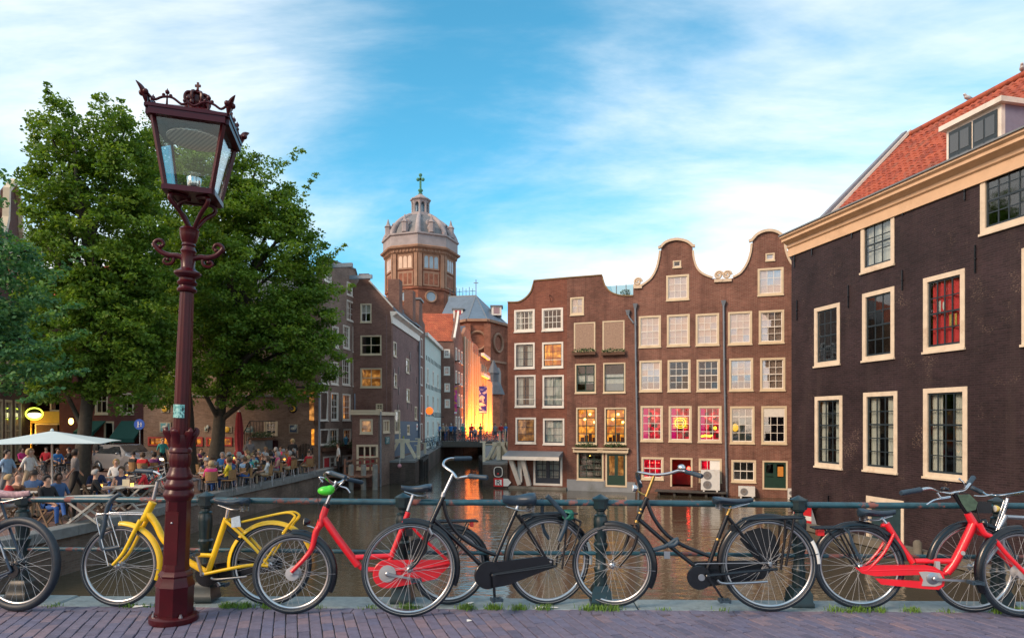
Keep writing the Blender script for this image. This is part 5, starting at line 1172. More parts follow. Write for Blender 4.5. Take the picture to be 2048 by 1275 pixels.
    for i, (r, nx, ny, ins) in enumerate(W):
        w = window(h, r, M_CREAM, M_OFFW, nx, ny, 0.10 if i else 0.06, 0.026, 0.5 if (ny == 4 and i < 6) else (0.75 if ny == 4 else None), ins, hi=True, sw=0.035)
        if ins == 'green': curtain_mesh(r[0]+.1, r[1]-.1, r[2]+.1, r[3]-.1, 0.4, 0.02).build('curtain', paint('sage_curtain', (0.16,0.20,0.15), 0.9), w, 180); MB().ball((r[0]+0.25,0.3,r[2]+0.8),0.16,0.05,0.2).build('yellow_lamp', emit('soft_yellow', (1.0,0.55,0.05), 1.4), w, 60)
    window(h, gwin, M_CREAM, M_OFFW, 3, 2, 0.10, 0.024, 0.5, 'dark', hi=True, sw=0.035)
    d = window(h, gdo, M_CREAM, M_DGREEN, 2, 2, 0.08, 0.16, None, 'dark', sill=False, name='door', sw=0.09); MB().box(gdo[0]+0.09,gdo[1]-0.09,0.02,0.07,gdo[2]+0.02,gdo[2]+0.62).build('door_panel', M_DGREEN, d); MB().box((gdo[0]+gdo[1])/2+0.12,gdo[1]-0.2,0.02,0.024,gdo[2]+0.66,gdo[2]+1.15).build('orange_notice', paint('orange_board', (0.55,0.22,0.03), 0.6), d)
    for k, cv in enumerate((curveL4, curveR4)): m = MB(); m.sweep(cv, 0.14, 0.10, 0.06); m.build('gable_trim', TR, g)
    m = MB(); m.sweep(mirror_pts([(1135,102)])+arch4+[(2*cm-mirror_pts([(1135,102)])[0][0], arch4[-1][1])], 0.20, 0.13, 0.08); m.build('gable_arch', TR, g)
    # shared things on the fronts
    for k, (ux, vt, vb) in enumerate(((617,395,1250),(1018,382,1256))):
        p = uc(ux, vt); q = uc(ux+16, vb); r_ = FC.place('drain_pipe', ('grey drainpipe between the flower box house and the red windowed house','grey drainpipe between the two bell gabled houses')[k], 'drainpipe', 'drainpipes on the brick fronts')
        pipe(r_, [(p[0],-0.10,p[1]),(p[0]+0.03,-0.10,p[1]-3),(q[0],-0.10,q[1]-0.6)], 0.052, (p[0],p[1]), 'pipe')
        for zz in range(5): MB().lathe([(0.065,0),(0.065,0.05)],10,(p[0]+(q[0]-p[0])*(0.1+0.19*zz),-0.10,p[1]+(q[1]-p[1])*(0.1+0.19*zz))).build('clip', M_PIPE, r_)
    p0, p1 = uc(584,425), uc(615,470); r_ = FC.place('drain_pipe', 'short slanting rainwater branch pipe by the sloping gable', 'drainpipe'); pipe(r_, [(p0[0],-0.1,p0[1]),(p0[0]+0.05,-0.1,p0[1]-0.2),(p1[0]-0.06,-0.1,p1[1])], 0.045, (p0[0],p0[1]), 'pipe')
    def aircon(x0,y0,x1,y1,fans,label,dep=0.42):
        r = rc(x0,y0,x1,y1); o = FC.place('air_conditioner', label, 'air conditioner', 'air conditioners on the fronts'); wht = paint('aircon_white', (0.62,0.62,0.60), 0.5, var=0.06, dirt=(0.5,0.47,0.42))
        MB().box(r[0],r[1],-dep-0.12,-0.12,r[2],r[3]).build('case', wht, o)
        for (fx, fz, fr) in fans:
            c = (r[0]+(r[1]-r[0])*fx, r[2]+(r[3]-r[2])*fz); m = MB(); m.lathe([(fr,0),(fr,0.012),(fr*0.2,0.02)],20); m.v = [(x+c[0],-dep-0.121-z,y+c[1]) for x,y,z in m.v]; f = m.build('fan_grille', paint('fan_dark', (0.16,0.14,0.13), 0.5), o, 40)
            m = MB()
            for k in (0.55,0.8,1.0): m.tube([(c[0]+fr*k*cos(2*pi*i/20),-dep-0.145,c[1]+fr*k*sin(2*pi*i/20)) for i in range(20)],0.008,5,closed=True)
            m.build('guard_rings', M_GREYP, f)
        for sx in (0.15,0.85): x = r[0]+(r[1]-r[0])*sx; MB().box(x-0.04,x+0.04,-dep-0.1,-0.0,r[2]-0.09,r[2]).build('foot', M_WHITE, o)
    aircon(917,1133,1002,1222,[(0.34,0.74,0.20),(0.34,0.27,0.20)],'tall white twin fan air conditioner beside the open red doorway'); aircon(1085,1207,1160,1250,[(0.34,0.5,0.17)],'low white single fan air conditioner under the plain window'); aircon(1308,1218,1340,1256,[(0.5,0.5,0.10)],'small white unit by the black corner building',0.2)
    la, lz = uc(712,1222); lb, _ = uc(1032,1236); o = FC.place('landing_ledge', 'long narrow wooden landing ledge below the open red doorway', 'ledge'); MB().box(la,lb,-0.85,-0.06,lz-0.06,lz).build('deck', paint('wet_timber', (0.06,0.055,0.05), 0.8, var=0.3), o)
    for k in range(5): x = la+0.2+(lb-la-0.4)*k/4; MB().box(x-0.06,x+0.06,-0.7,-0.08,lz-0.30,lz-0.062).build('bearer', paint('wet_timber', (0.06,0.055,0.05)), o)
    m = MB(); ra, rz = uc(880,1140)
    rl = FC.place('balcony_grille', 'small black iron grille beside the open red doorway', 'railing')
    for k in range(9): MB().box(ra+0.07*k,ra+0.07*k+0.018,-0.42,-0.402,lz,rz).build('bar', M_BLACK, rl)
    MB().box(ra-0.02,ra+0.62,-0.43,-0.392,rz,rz+0.03).build('top_bar', M_BLACK, rl)
centre_houses()

# ---------------------------------------------------------------- black corner building on the right
FD = Fac((10.48,24.0), (13.95,8.6))
def rd(x0, y0, x1, y1): return FD.rect(x0, y0, x1, y1)
def dark_building():
    h = FD.place('corner_building', 'black painted brick building with orange tiled roof and cream windows', 'building'); L = FD.L
    zc_ = FD.uz(1583,497)[1]
    specs = [('a',rd(1722,445,1789,547),3,3,'sheer'),('b',rd(1629,617,1680,733),3,4,'dark'),('c',rd(1725,588,1789,722),3,4,'dark'),('d',rd(1847,557,1930,705),4,4,'red'),('e',rd(1630,793,1685,931),3,5,'curtain'),('f',rd(1727,785,1795,939),3,5,'curtain'),('g',rd(1847,777,1935,952),4,5,'curtain'),('h',rd(1961,345,2075,470),4,4,'dark'),('i',rd(2044,497,2150,690),4,4,'dark'),('k',rd(2075,760,2190,965),4,5,'curtain')]
    base = rd(1733,990,1808,1080)
    out = [(0,ZB),(L,ZB),(L,zc_),(0,zc_)]
    wall_mesh(MB(), out, [s[1] for s in specs]+[base], 0.4).build('front_wall', B_DARK, h)
    m = MB(); dp = 9.5; a, b, y0 = 0.004, L-0.004, 0.4
    m.quad((a,y0,ZB),(a,dp,ZB),(a,dp,zc_),(a,y0,zc_)); m.quad((b,dp,ZB),(b,y0,ZB),(b,y0,zc_),(b,dp,zc_)); m.quad((b,dp,ZB),(b,dp,zc_),(a,dp,zc_),(a,dp,ZB)); m.quad((a,y0,zc_),(a,dp,zc_),(b,dp,zc_),(b,y0,zc_)); m.build('side_walls', B_DARK, h)
    SASH = paint('blue_grey_sash', (0.020,0.032,0.042), 0.4, var=0.2); CR = paint('cream_frame_weathered', (0.66,0.55,0.42), 0.6, var=0.14, scale=4, bump=0.08, dirt=(0.50,0.38,0.27))
    for k, r, nx, ny, ins in specs:
        w = window(h, r, CR, SASH, nx, ny, 0.135, 0.03, 0.6 if ny == 5 else 0.5, ins, sw=0.05, hi=(k in 'b'))
        if k == 'd': MB().box(r[0]+0.74,r[0]+0.97,0.10,0.105,r[2]+0.66,r[2]+0.98).build('yellow_poster', paint('yellow_poster', (0.62,0.42,0.10), 0.6, var=0.3, scale=12), w); MB().ball((r[0]+0.45,0.12,r[2]+1.25),0.13,0.02,0.17).build('pale_disc', M_WHITE, w, 60)
    r = base; m = MB(); m.box(r[0],r[0]+0.14,-0.018,0.1,r[2]-1.0,r[3]); m.box(r[1]-0.10,r[1],-0.018,0.1,r[2]-1.0,r[3]); m.box(r[0]+.14,r[1]-.1,-0.017,0.1,r[3]-0.16,r[3]); d = m.build('basement_door_frame', CR, h); MB().box(r[0]+.14,r[1]-.1,0.06,0.09,r[2]-1.0,r[3]-0.16).build('door_leaf', paint('petrol_door', (0.02,0.045,0.055), 0.5, var=0.3), d)
    # cornice
    zt = FD.uz(1583,497)[1]; CO = paint('cornice_cream', (0.66,0.44,0.27), 0.55, var=0.10, scale=2.5, dirt=(0.50,0.32,0.18))
    prof = [(0.0,0.0),(-0.06,0.0),(-0.06,0.30),(-0.12,0.34),(-0.12,0.44),(-0.22,0.50),(-0.34,0.54),(-0.34,0.62),(-0.42,0.68),(-0.42,0.74),(0.05,0.74)]
    m = MB(); n = len(prof); e0, e1 = -0.12, L+0.1
    m.add([(e0,y-0.004,zt-0.30+z) for y, z in prof]+[(e1,y-0.004,zt-0.30+z) for y, z in prof], [(i,i+1,i+1+n,i+n) for i in range(n-1)]+[tuple(range(n-1,-1,-1)),tuple(range(n,2*n))]); m.build('cornice', CO, h)
    m = MB(); m.box(-0.13,L+0.1,-0.47,-0.30,zt+0.445,zt+0.49); m.build('gutter', M_LEAD, h)
    # anchors
    for (px, y0_, y1_) in ((1807,400,430),(1705,445,475),(1625,480,510),(1590,505,535),(1806,540,580),(1698,570,615),(1595,600,640),(1931,365,400),(1952,490,545),(1658,990,1015)):
        u, za = FD.uz(px,y0_); _, zb_ = FD.uz(px,y1_); m = MB(); m.bar((u,-0.03,za),(u,-0.03,zb_),0.035,0.03,(0,1,0)); m.ball((u,-0.03,(za+zb_)/2),0.035,nu=8,nv=6); m.build('wall_anchor', M_BLACK, h)
    # roof: 44 degree slope of separate pantiles
    ez = zt + 0.10; ey = 0.30; rise = 4.45; run = 4.65; ang = atan2(rise, run)
    m = MB(); m.quad((0.1,ey,ez),(L,ey,ez),(L,ey+run,ez+rise),(0.1,ey+run,ez+rise)); m.quad((L,ey+2*run,ez),(0.1,ey+2*run,ez),(0.1,ey+run,ez+rise),(L,ey+run,ez+rise)); m.add([(0.1,ey,ez),(0.1,ey+2*run,ez),(0.1,ey+run,ez+rise)],[(0,2,1)])
    roof = m.build('roof', paint('roof_underlay', (0.16,0.035,0.02), 0.9), h)
    # pantile: S-shaped section
    tw, tl = 0.235, 0.30; tm = MB(); secs = 9; rows = 2; vs = []
    for j in range(rows):
        for i in range(secs):
            t = i/(secs-1); x = (t-0.5)*tw*1.10; zz = 0.034*sin(t*2*pi*0.95+0.3)
            vs.append((x, j*tl*1.12-0.02, zz + (0.030 if j == 0 else 0.006)))
    nb = len(vs); vs += [(x,y,z-0.016) for x,y,z in vs[:secs]]
    fs = [(i,i+1,secs+i+1,secs+i) for i in range(secs-1)] + [(nb+i,nb+i+1,i+1,i) for i in range(secs-1)]
    tm.add(vs, fs)
    t = NT('orange_pantile'); t.set(Roughness=0.7); c = t.ramp(t.objrand(), [(0.0,(0.20,0.040,0.020)),(0.3,(0.30,0.055,0.024)),(0.75,(0.38,0.080,0.034)),(1.0,(0.24,0.070,0.040))]); t.color(t.mix(1.0, c, t.ramp(t.noise(9,4,0.6), [(0.2,(0.65,)*3),(0.8,(1.25,)*3)]), 'MULTIPLY'))
    tme = tm.mesh('tile', t.mat, 60)
    t2 = NT('orange_pantile_rest'); t2.set(Roughness=0.7); v = t2.N.new('ShaderNodeTexVoronoi'); v.inputs['Scale'].default_value = 4.0; t2.L.new(t2.coord(), v.inputs['Vector']); s3 = t2.N.new('ShaderNodeSeparateColor'); t2.L.new(v.outputs['Color'], s3.inputs[0]); t2.color(t2.ramp(s3.outputs[0], [(0.0,(0.20,0.040,0.020)),(0.3,(0.30,0.055,0.024)),(0.75,(0.38,0.080,0.034)),(1.0,(0.24,0.070,0.040))]))
    slope = sqrt(rise*rise+run*run); nr = int(slope/(tl*0.94)); nc = int((L-0.4)/tw); rr = random.Random(2); rest = MB(); cand = []
    Mw = Matrix.Translation(FD.A) @ Matrix.Rotation(FD.yaw, 4, 'Z')
    for j in range(nr):
        for i in range(nc):
            s_ = j*tl*0.94; p = Vector((0.35+i*tw, ey+s_*cos(ang), ez+s_*sin(ang)+0.03)); wp = Mw @ p
            px = CX+F*wp.x/wp.y; py = HY-F*(wp.z-CAMH)/wp.y; cand.append(((0 < px < 2048+30 and py > 120), wp.y, p))
    vis = sorted([c for c in cand if c[0]], key=lambda c: c[1]); keep = set(id(c) for c in vis[:300])
    for c in cand:
        p = c[2] + Vector((rr.uniform(-.006,.006),rr.uniform(-.008,.008),rr.uniform(-.005,.008))); R = Matrix.Rotation(ang+rr.uniform(-.02,.02),3,'X') @ Matrix.Rotation(rr.uniform(-.02,.02),3,'Z')
        if id(c) in keep: link('tile', tme, roof, p, R.to_euler())
        else: rest.add([R @ Vector(v_) + p for v_ in tm.v], tm.f)
    stuff(rest.build('tile_courses', t2.mat, roof, 60))
    m = MB(); m.tube([(0.1,ey+run,ez+rise+0.05),(L,ey+run,ez+rise+0.05)],0.12,10); m.build('ridge', t2.mat, roof, 60)
    m = MB(); m.bar((0.18,ey-0.1,ez+0.02),(0.18,ey+run,ez+rise+0.12),0.30,0.22,(1,0,0)); m.build('verge_parapet', paint('verge_lead', (0.20,0.21,0.25), 0.6, var=0.15), roof); m = MB(); m.bar((0.40,ey,ez+0.10),(0.40,ey+run,ez+rise+0.20),0.10,0.05,(1,0,0)); m.build('verge_trim', M_OFFW, roof)
    # roof light
    su, sz = FD.uz(1740,350); p = Vector((su, ey+0.85, ez+0.85*rise/run+0.06)); m = MB(); c_, s_ = cos(ang), sin(ang); m.bar(p, p+Vector((0,0.6*c_,0.6*s_)),0.7,0.10,(0,-s_,c_)); m.build('roof_light', M_DNAVY, roof)
    # dormer
    yd = ey+0.30; F2 = Fac((FD.A+FD.n*yd)[:2], (FD.B+FD.n*yd)[:2]); da = F2.uz(1893,280)[0]; db = F2.uz(2003,250)[0]; dz = ez+0.15; dh = F2.uz(1893,252)[1]-dz-0.14
    dm = MB(); dm.box(da,db,yd,yd+0.12,dz,dz+dh); dr = dm.build('dormer_front', M_OFFW, h)
    ck = paint('slate_cheek', (0.22,0.22,0.30), 0.7, var=0.12); m = MB(); m.add([(da,yd+.12,dz),(da,yd+1.3,dz+dh),(da,yd+.12,dz+dh)],[(0,1,2)]); m.build('dormer_cheek', ck, dr); m = MB(); m.add([(db,yd+.12,dz),(db,yd+1.4,dz+dh),(db,yd+.12,dz+dh)],[(0,2,1)]); m.build('dormer_cheek', ck, dr)
    m = MB(); m.box(da-0.12,db+0.12,yd-0.15,yd+1.6,dz+dh+0.002,dz+dh+0.14); m.build('dormer_roof', M_OFFW, dr)
    mid = (da+db)/2
    for (a_, b_) in ((da+0.10,mid-0.03),(mid+0.03,db-0.10)):
        m = MB(); m.box(a_,b_,yd-0.035,yd-0.004,dz+0.12,dz+dh-0.10); wn = m.build('window', SASH, dr)
        for ii in range(2):
            for jj in range(2): link('pane', MB().box(-0.5,0.5,-0.5,0.5,-0.5,0.5).mesh('pane', paint('dormer_glass', (0.05,0.06,0.07), 0.06, spec=0.9)), wn, (a_+(b_-a_)*(0.27+0.46*ii), yd-0.04, dz+0.12+(dh-0.22)*(0.27+0.46*jj)), None, ((b_-a_)*0.38, 0.012, (dh-0.22)*0.38))
    # mooring timber along the foot of the wall
    o = FD.place('mooring_timber', 'long weathered timber fender floating along the foot of the black building', 'timber'); wt = paint('weathered_timber', (0.13,0.115,0.09), 0.85, var=0.3, scale=5)
    MB().box(-0.3,L,-0.62,-0.38,WATER+0.02,WATER+0.24).build('beam', wt, o); MB().box(-0.2,L,-0.36,-0.14,WATER+0.0,WATER+0.20).build('beam', wt, o)
    for k in range(6): MB().lathe([(0.11,WATER-1.2),(0.11,WATER+0.5),(0.06,WATER+0.56)],10,(1.2+2.6*k,-0.76,0)).build('pile', wt, o, 40)
    # red and white mooring board at the corner
    sg = thing('warning_board', 'red and white striped board at the corner of the black building', 'sign', PX(1605,1033,22.6), (0,0,radians(-8)))
    wb = 0.30; hb = 0.36; m = MB(); m.box(-wb,wb,0,0.03,-hb,hb); m.build('board', M_WHITE, sg)
    rp = paint('signal_red', (0.60,0.015,0.02), 0.5, var=0.08)
    for z0_, z1_, z2_, z3_ in ((0.34,0.34,0.10,0.17),(-0.06,-0.14,-0.33,-0.33)):
        m = MB(); m.prism([(-wb+.005,z2_),(wb-.005,z2_-0.08 if z2_>0 else z2_),(wb-.005,z1_),(-wb+.005,z0_)],-0.006,-0.003); m.build('red_stripe', rp, sg)
    m = MB(); m.add([(wb,0.0,-hb),(wb+0.22,0.05,-hb),(wb,0.03,hb)],[(0,1,2)]); m.build('side_plate', M_GREYP, sg)
    MB().lathe([(0.05,-1.1),(0.05,-0.3)],8,(0,0.09,0)).build('post', M_LEAD, sg); MB().box(-0.36,0.42,-0.05,0.45,hb+0.02,hb+0.08).build('white_ledge', M_WHITE, sg)
    # gulls on the ridge
    for k, (t_, lab) in enumerate(((5.0,'grey gull perched on the orange roof ridge nearer the gable end'),(6.6,'grey gull on the roof ridge nearer the dormer'))):
        wp = Mw @ Vector((t_-2.2+0.3*k, ey+run, ez+rise+0.15)); g = thing('gull', lab, 'bird', wp, (0,0,radians(200+30*k)), 'gulls on the ridge')
        m = MB(); m.ball((0,0,0.13),0.17,0.075,0.075,14,10); m.ball((0.16,0,0.21),0.05,0.045,0.045,10,8); m.tube([(0.19,0,0.205),(0.25,0,0.195)],[0.014,0.004],6); m.tube([(-0.12,0,0.15),(-0.30,0,0.14)],[0.05,0.008],8,sq=(0.5,1))
        m.tube([(0.10,0,0.15),(0.15,0,0.20)],[0.06,0.045],8); m.build('body', paint('gull_feathers', (0.55,0.56,0.57), 0.7, var=0.2, scale=9), g, 70)
        for sy in (-0.03,0.03): MB().tube([(0.0,sy,0.0),(0.0,sy,0.08)],0.008,5).build('leg', paint('gull_leg', (0.5,0.3,0.15), 0.6), g)
dark_building()
# ---------------------------------------------------------------- buildings by the sluice, left of the canal
def zl(u, v): return (620+u/2.658, 500+v/2.658)
B_W = brick('brick_grey_brown', (0.185,0.122,0.100), (0.255,0.172,0.140), (0.29,0.24,0.20), stain=0.35)
B_T = brick('brick_dusky', (0.165,0.080,0.062), (0.225,0.115,0.088), (0.23,0.16,0.135), stain=0.35)
B_TERR = brick('brick_terrace', (0.155,0.100,0.072), (0.225,0.150,0.110), (0.21,0.17,0.14), bw=0.22, bh=0.07, stain=0.35)
FW = Fac((-11.02,37.15), (-9.92,42.85))
def mk_white_house():
    h = FW.place('gable_house', 'tall grey brown brick house with white sash windows and hoist beams above the jetty', 'house'); L = FW.L
    def rw(a,b,c,d): p = zl(a,b); q = zl(c,d); return FW.rect(p[0],p[1],q[0],q[1])
    def uw(a,b): return FW.uz(*zl(a,b))
    wins = [(rw(52,748,95,905),2,4,'dimlit'),(rw(112,755,150,905),2,4,'dark'),(rw(173,762,215,905),3,4,'lit'),(rw(230,768,268,850),3,3,'dimlit'),(rw(172,570,213,715),3,4,'dark'),(rw(227,580,265,722),3,4,'dark'),(rw(110,590,150,712),3,4,'dark'),(rw(60,600,98,708),3,4,'dark'),(rw(175,395,210,520),3,4,'blind'),(rw(227,405,265,540),3,4,'blind'),(rw(118,400,152,515),3,4,'dark'),(rw(195,262,232,370),3,3,'blind'),(rw(240,268,266,356),2,3,'blind'),(rw(195,165,226,235),1,1,'blind'),(rw(75,115,113,162),2,2,'blind'),(rw(53,950,100,1035),2,2,'lit'),(rw(104,948,150,1035),3,2,'dimlit'),(rw(178,950,218,1030),3,3,'dimlit')]
    d1, d2 = rw(70,1097,140,1215), rw(172,1090,226,1190)
    tl, tm_, tr = uw(70,38), uw(240,105), uw(280,262)
    out = [(0,ZB),(L,ZB),(L,tr[1]-0.8),(L-0.25,tr[1]+0.8),(tm_[0]+0.2,tm_[1]-0.3),tm_,(tl[0],tl[1]),(0,tl[1])]
    wall_mesh(MB(), out, [w[0] for w in wins]+[d1,d2], 0.35).build('front_wall', B_W, h); body(h, 0, L, 9, ZB, tr[1]-1.0, B_W, M_SLATE, tl[1]-0.4)
    for r, nx, ny, ins in wins: window(h, r, M_OFFW, M_OFFW, nx, ny, 0.075, 0.026, 0.5 if ny == 4 else None, ins, hi=ins == 'blind', sw=0.035)
    for r, c in ((d1, M_REDC),(d2, M_WHITE)):
        m = MB(); m.box(r[0],r[0]+.09,-.018,.1,r[2],r[3]); m.box(r[1]-.09,r[1],-.018,.1,r[2],r[3]); m.box(r[0]+.09,r[1]-.09,-.017,.1,r[3]-.09,r[3]); d = m.build('door', M_OFFW, h); mid = (r[0]+r[1])/2
        MB().box(r[0]+.09,mid,0.04,0.08,r[2],r[3]-.09).build('door_leaf', c, d); MB().box(mid+.02,r[1]-.09,0.04,0.08,r[2],r[3]-.09).build('door_leaf', M_OFFW, d)
        for k in range(3): link('pane', _unit_hi, d, ((mid+r[1]-.07)/2, 0.032, r[2]+(r[3]-r[2])*(0.3+0.25*k)), None, ((r[1]-mid)*0.5, 0.006, (r[3]-r[2])*0.2))
    m = MB(); m.sweep([(0,tl[1]),tl,tm_,(tm_[0]+0.2,tm_[1]-0.3)], 0.12, 0.08, 0.06); m.build('coping', M_COPE, h)
    for (a, b) in ((uw(100,85), 1.5),(uw(212,146), 1.5)): MB().box(a[0]-0.09,a[0]+0.09,-b,0.1,a[1]-0.12,a[1]+0.12).build('hoist_beam', paint('blue_grey_beam', (0.26,0.31,0.36), 0.6), h)
    for k, (a,b,lab) in enumerate(((56,168,'long flower box on the jetty house by the shutters'),(188,232,'short flower box on the jetty house by the blue lanterns'))):
        p = uw(a,1068); q = uw(b,1068); planter(FW, p[0], q[0], p[1], lab, 0.32, 0.2, 0.3, 420)
    for k, (a, lab) in enumerate(((157,'blue wall lantern nearer the shutters of the jetty house'),(217,'blue wall lantern nearer the annex of the jetty house'))):
        p = uw(a,1012); o = FW.place('wall_lantern', lab, 'lantern', 'blue lanterns'); m = MB(); m.lathe([(0.08,-0.22),(0.15,0.12),(0.17,0.13),(0.05,0.24),(0.03,0.30)],6,(p[0],-0.42,p[1])); m.build('lantern', paint('blue_lantern', (0.08,0.28,0.42), 0.35, var=0.15), o); m = MB(); m.bar((p[0],0,p[1]-0.28),(p[0],-0.45,p[1]-0.24),0.04,0.04); m.build('bracket', M_BLACK, o)
    p = uw(38,700); q = uw(38,1190); pipe(h, [(p[0]+0.05,-0.1,p[1]),(q[0]+0.05,-0.1,q[1])], 0.06); p = uw(290,715); pp = uw(230,765); q = uw(232,905); pipe(h, [(p[0],-0.12,p[1]),(p[0]-0.2,-0.12,p[1]-0.35),(pp[0]-0.05,-0.12,pp[1]),(q[0]-0.05,-0.12,q[1])], 0.05)
mk_white_house()

def mk_annex():
    A = (-9.25,37.05); C = (-7.79,37.3); E = (-7.30,39.8)
    FA = Fac(A, C); FR = Fac(C, E); zt = 1.95
    h = FA.place('annex', 'low brown brick annex with flat roof and red curtained window over the jetty', 'building')
    def ra(a,b,c,d): p = zl(a,b); q = zl(c,d); return FA.rect(p[0],p[1],q[0],q[1])
    w1, w2 = ra(265,897,333,975), ra(247,1033,362,1165)
    wall_mesh(MB(), [(0,ZB),(FA.L,ZB),(FA.L,zt),(0,zt)], [w1,w2], 0.3).build('front_wall', B_T, h)
    window(h, w1, M_CREAM, M_CREAM, 1, 1, 0.08, 0.03, None, 'dimlit'); w = window(h, w2, M_CREAM, M_CREAM, 3, 2, 0.09, 0.09, None, 'redlow', sw=0.04)
    m = MB(); m.box(-0.1,FA.L+0.12,-0.12,3.2,zt+0.002,zt+0.10); m.box(-0.1,FA.L+0.05,-0.1,-0.002,zt-0.18,zt); m.build('flat_roof', M_CREAM, h)
    m = MB(); m.quad((0.004,0.3,ZB),(0.004,3,ZB),(0.004,3,zt),(0.004,0.3,zt)); m.build('side_wall', B_T, h)
    r = FR.place('annex_wing', 'brown brick wing of the low annex with teal house number board', 'building')
    def rr_(a,b,c,d): p = zl(a,b); q = zl(c,d); return FR.rect(p[0],p[1],q[0],q[1])
    w3 = rr_(388,902,422,970); wall_mesh(MB(), [(0.01,ZB),(FR.L,ZB),(FR.L,zt-0.01),(0.01,zt-0.01)], [w3], 0.3).build('front_wall', B_W, r); window(r, w3, M_CREAM, M_CREAM, 3, 1, 0.07, 0.12, None, 'dimlit')
    m = MB(); m.box(-0.05,FR.L,-0.1,-0.002,zt-0.2,zt-0.002); m.build('fascia', M_CREAM, r)
    pipe(r, [(0.1,-0.1,zt),(0.1,-0.1,WATER-0.3)], 0.055)
    b = rr_(398,992,420,1030); sg = FR.place('number_board', 'teal board with the number 27 on the annex wall', 'sign'); MB().box(b[0],b[1],-0.05,-0.01,b[2],b[3]).build('board', paint('teal_board', (0.02,0.12,0.13), 0.5), sg)
    text(sg, '27', (b[0]+b[1])/2, b[2]+0.12, -0.053, 0.34, paint('board_white', (0.6,0.65,0.6), 0.5))
def text(parent, s, x, z, y, size, mat, name='lettering', sx=1.0):
    cu = bpy.data.curves.new('lettering', 'FONT'); cu.body = s; cu.size = size; cu.align_x = 'CENTER'; cu.extrude = 0.002; cu.materials.append(mat)
    t_ = bpy.data.objects.new('tmp', cu); COL.objects.link(t_); bpy.context.view_layer.update(); me = bpy.data.meshes.new_from_object(t_.evaluated_get(bpy.context.evaluated_depsgraph_get())); bpy.data.objects.remove(t_); o = link(name, me); o.parent = parent; o.location = (x, y, z); o.rotation_euler = (pi/2, 0, 0); o.scale = (sx,1,1); return o
mk_annex()

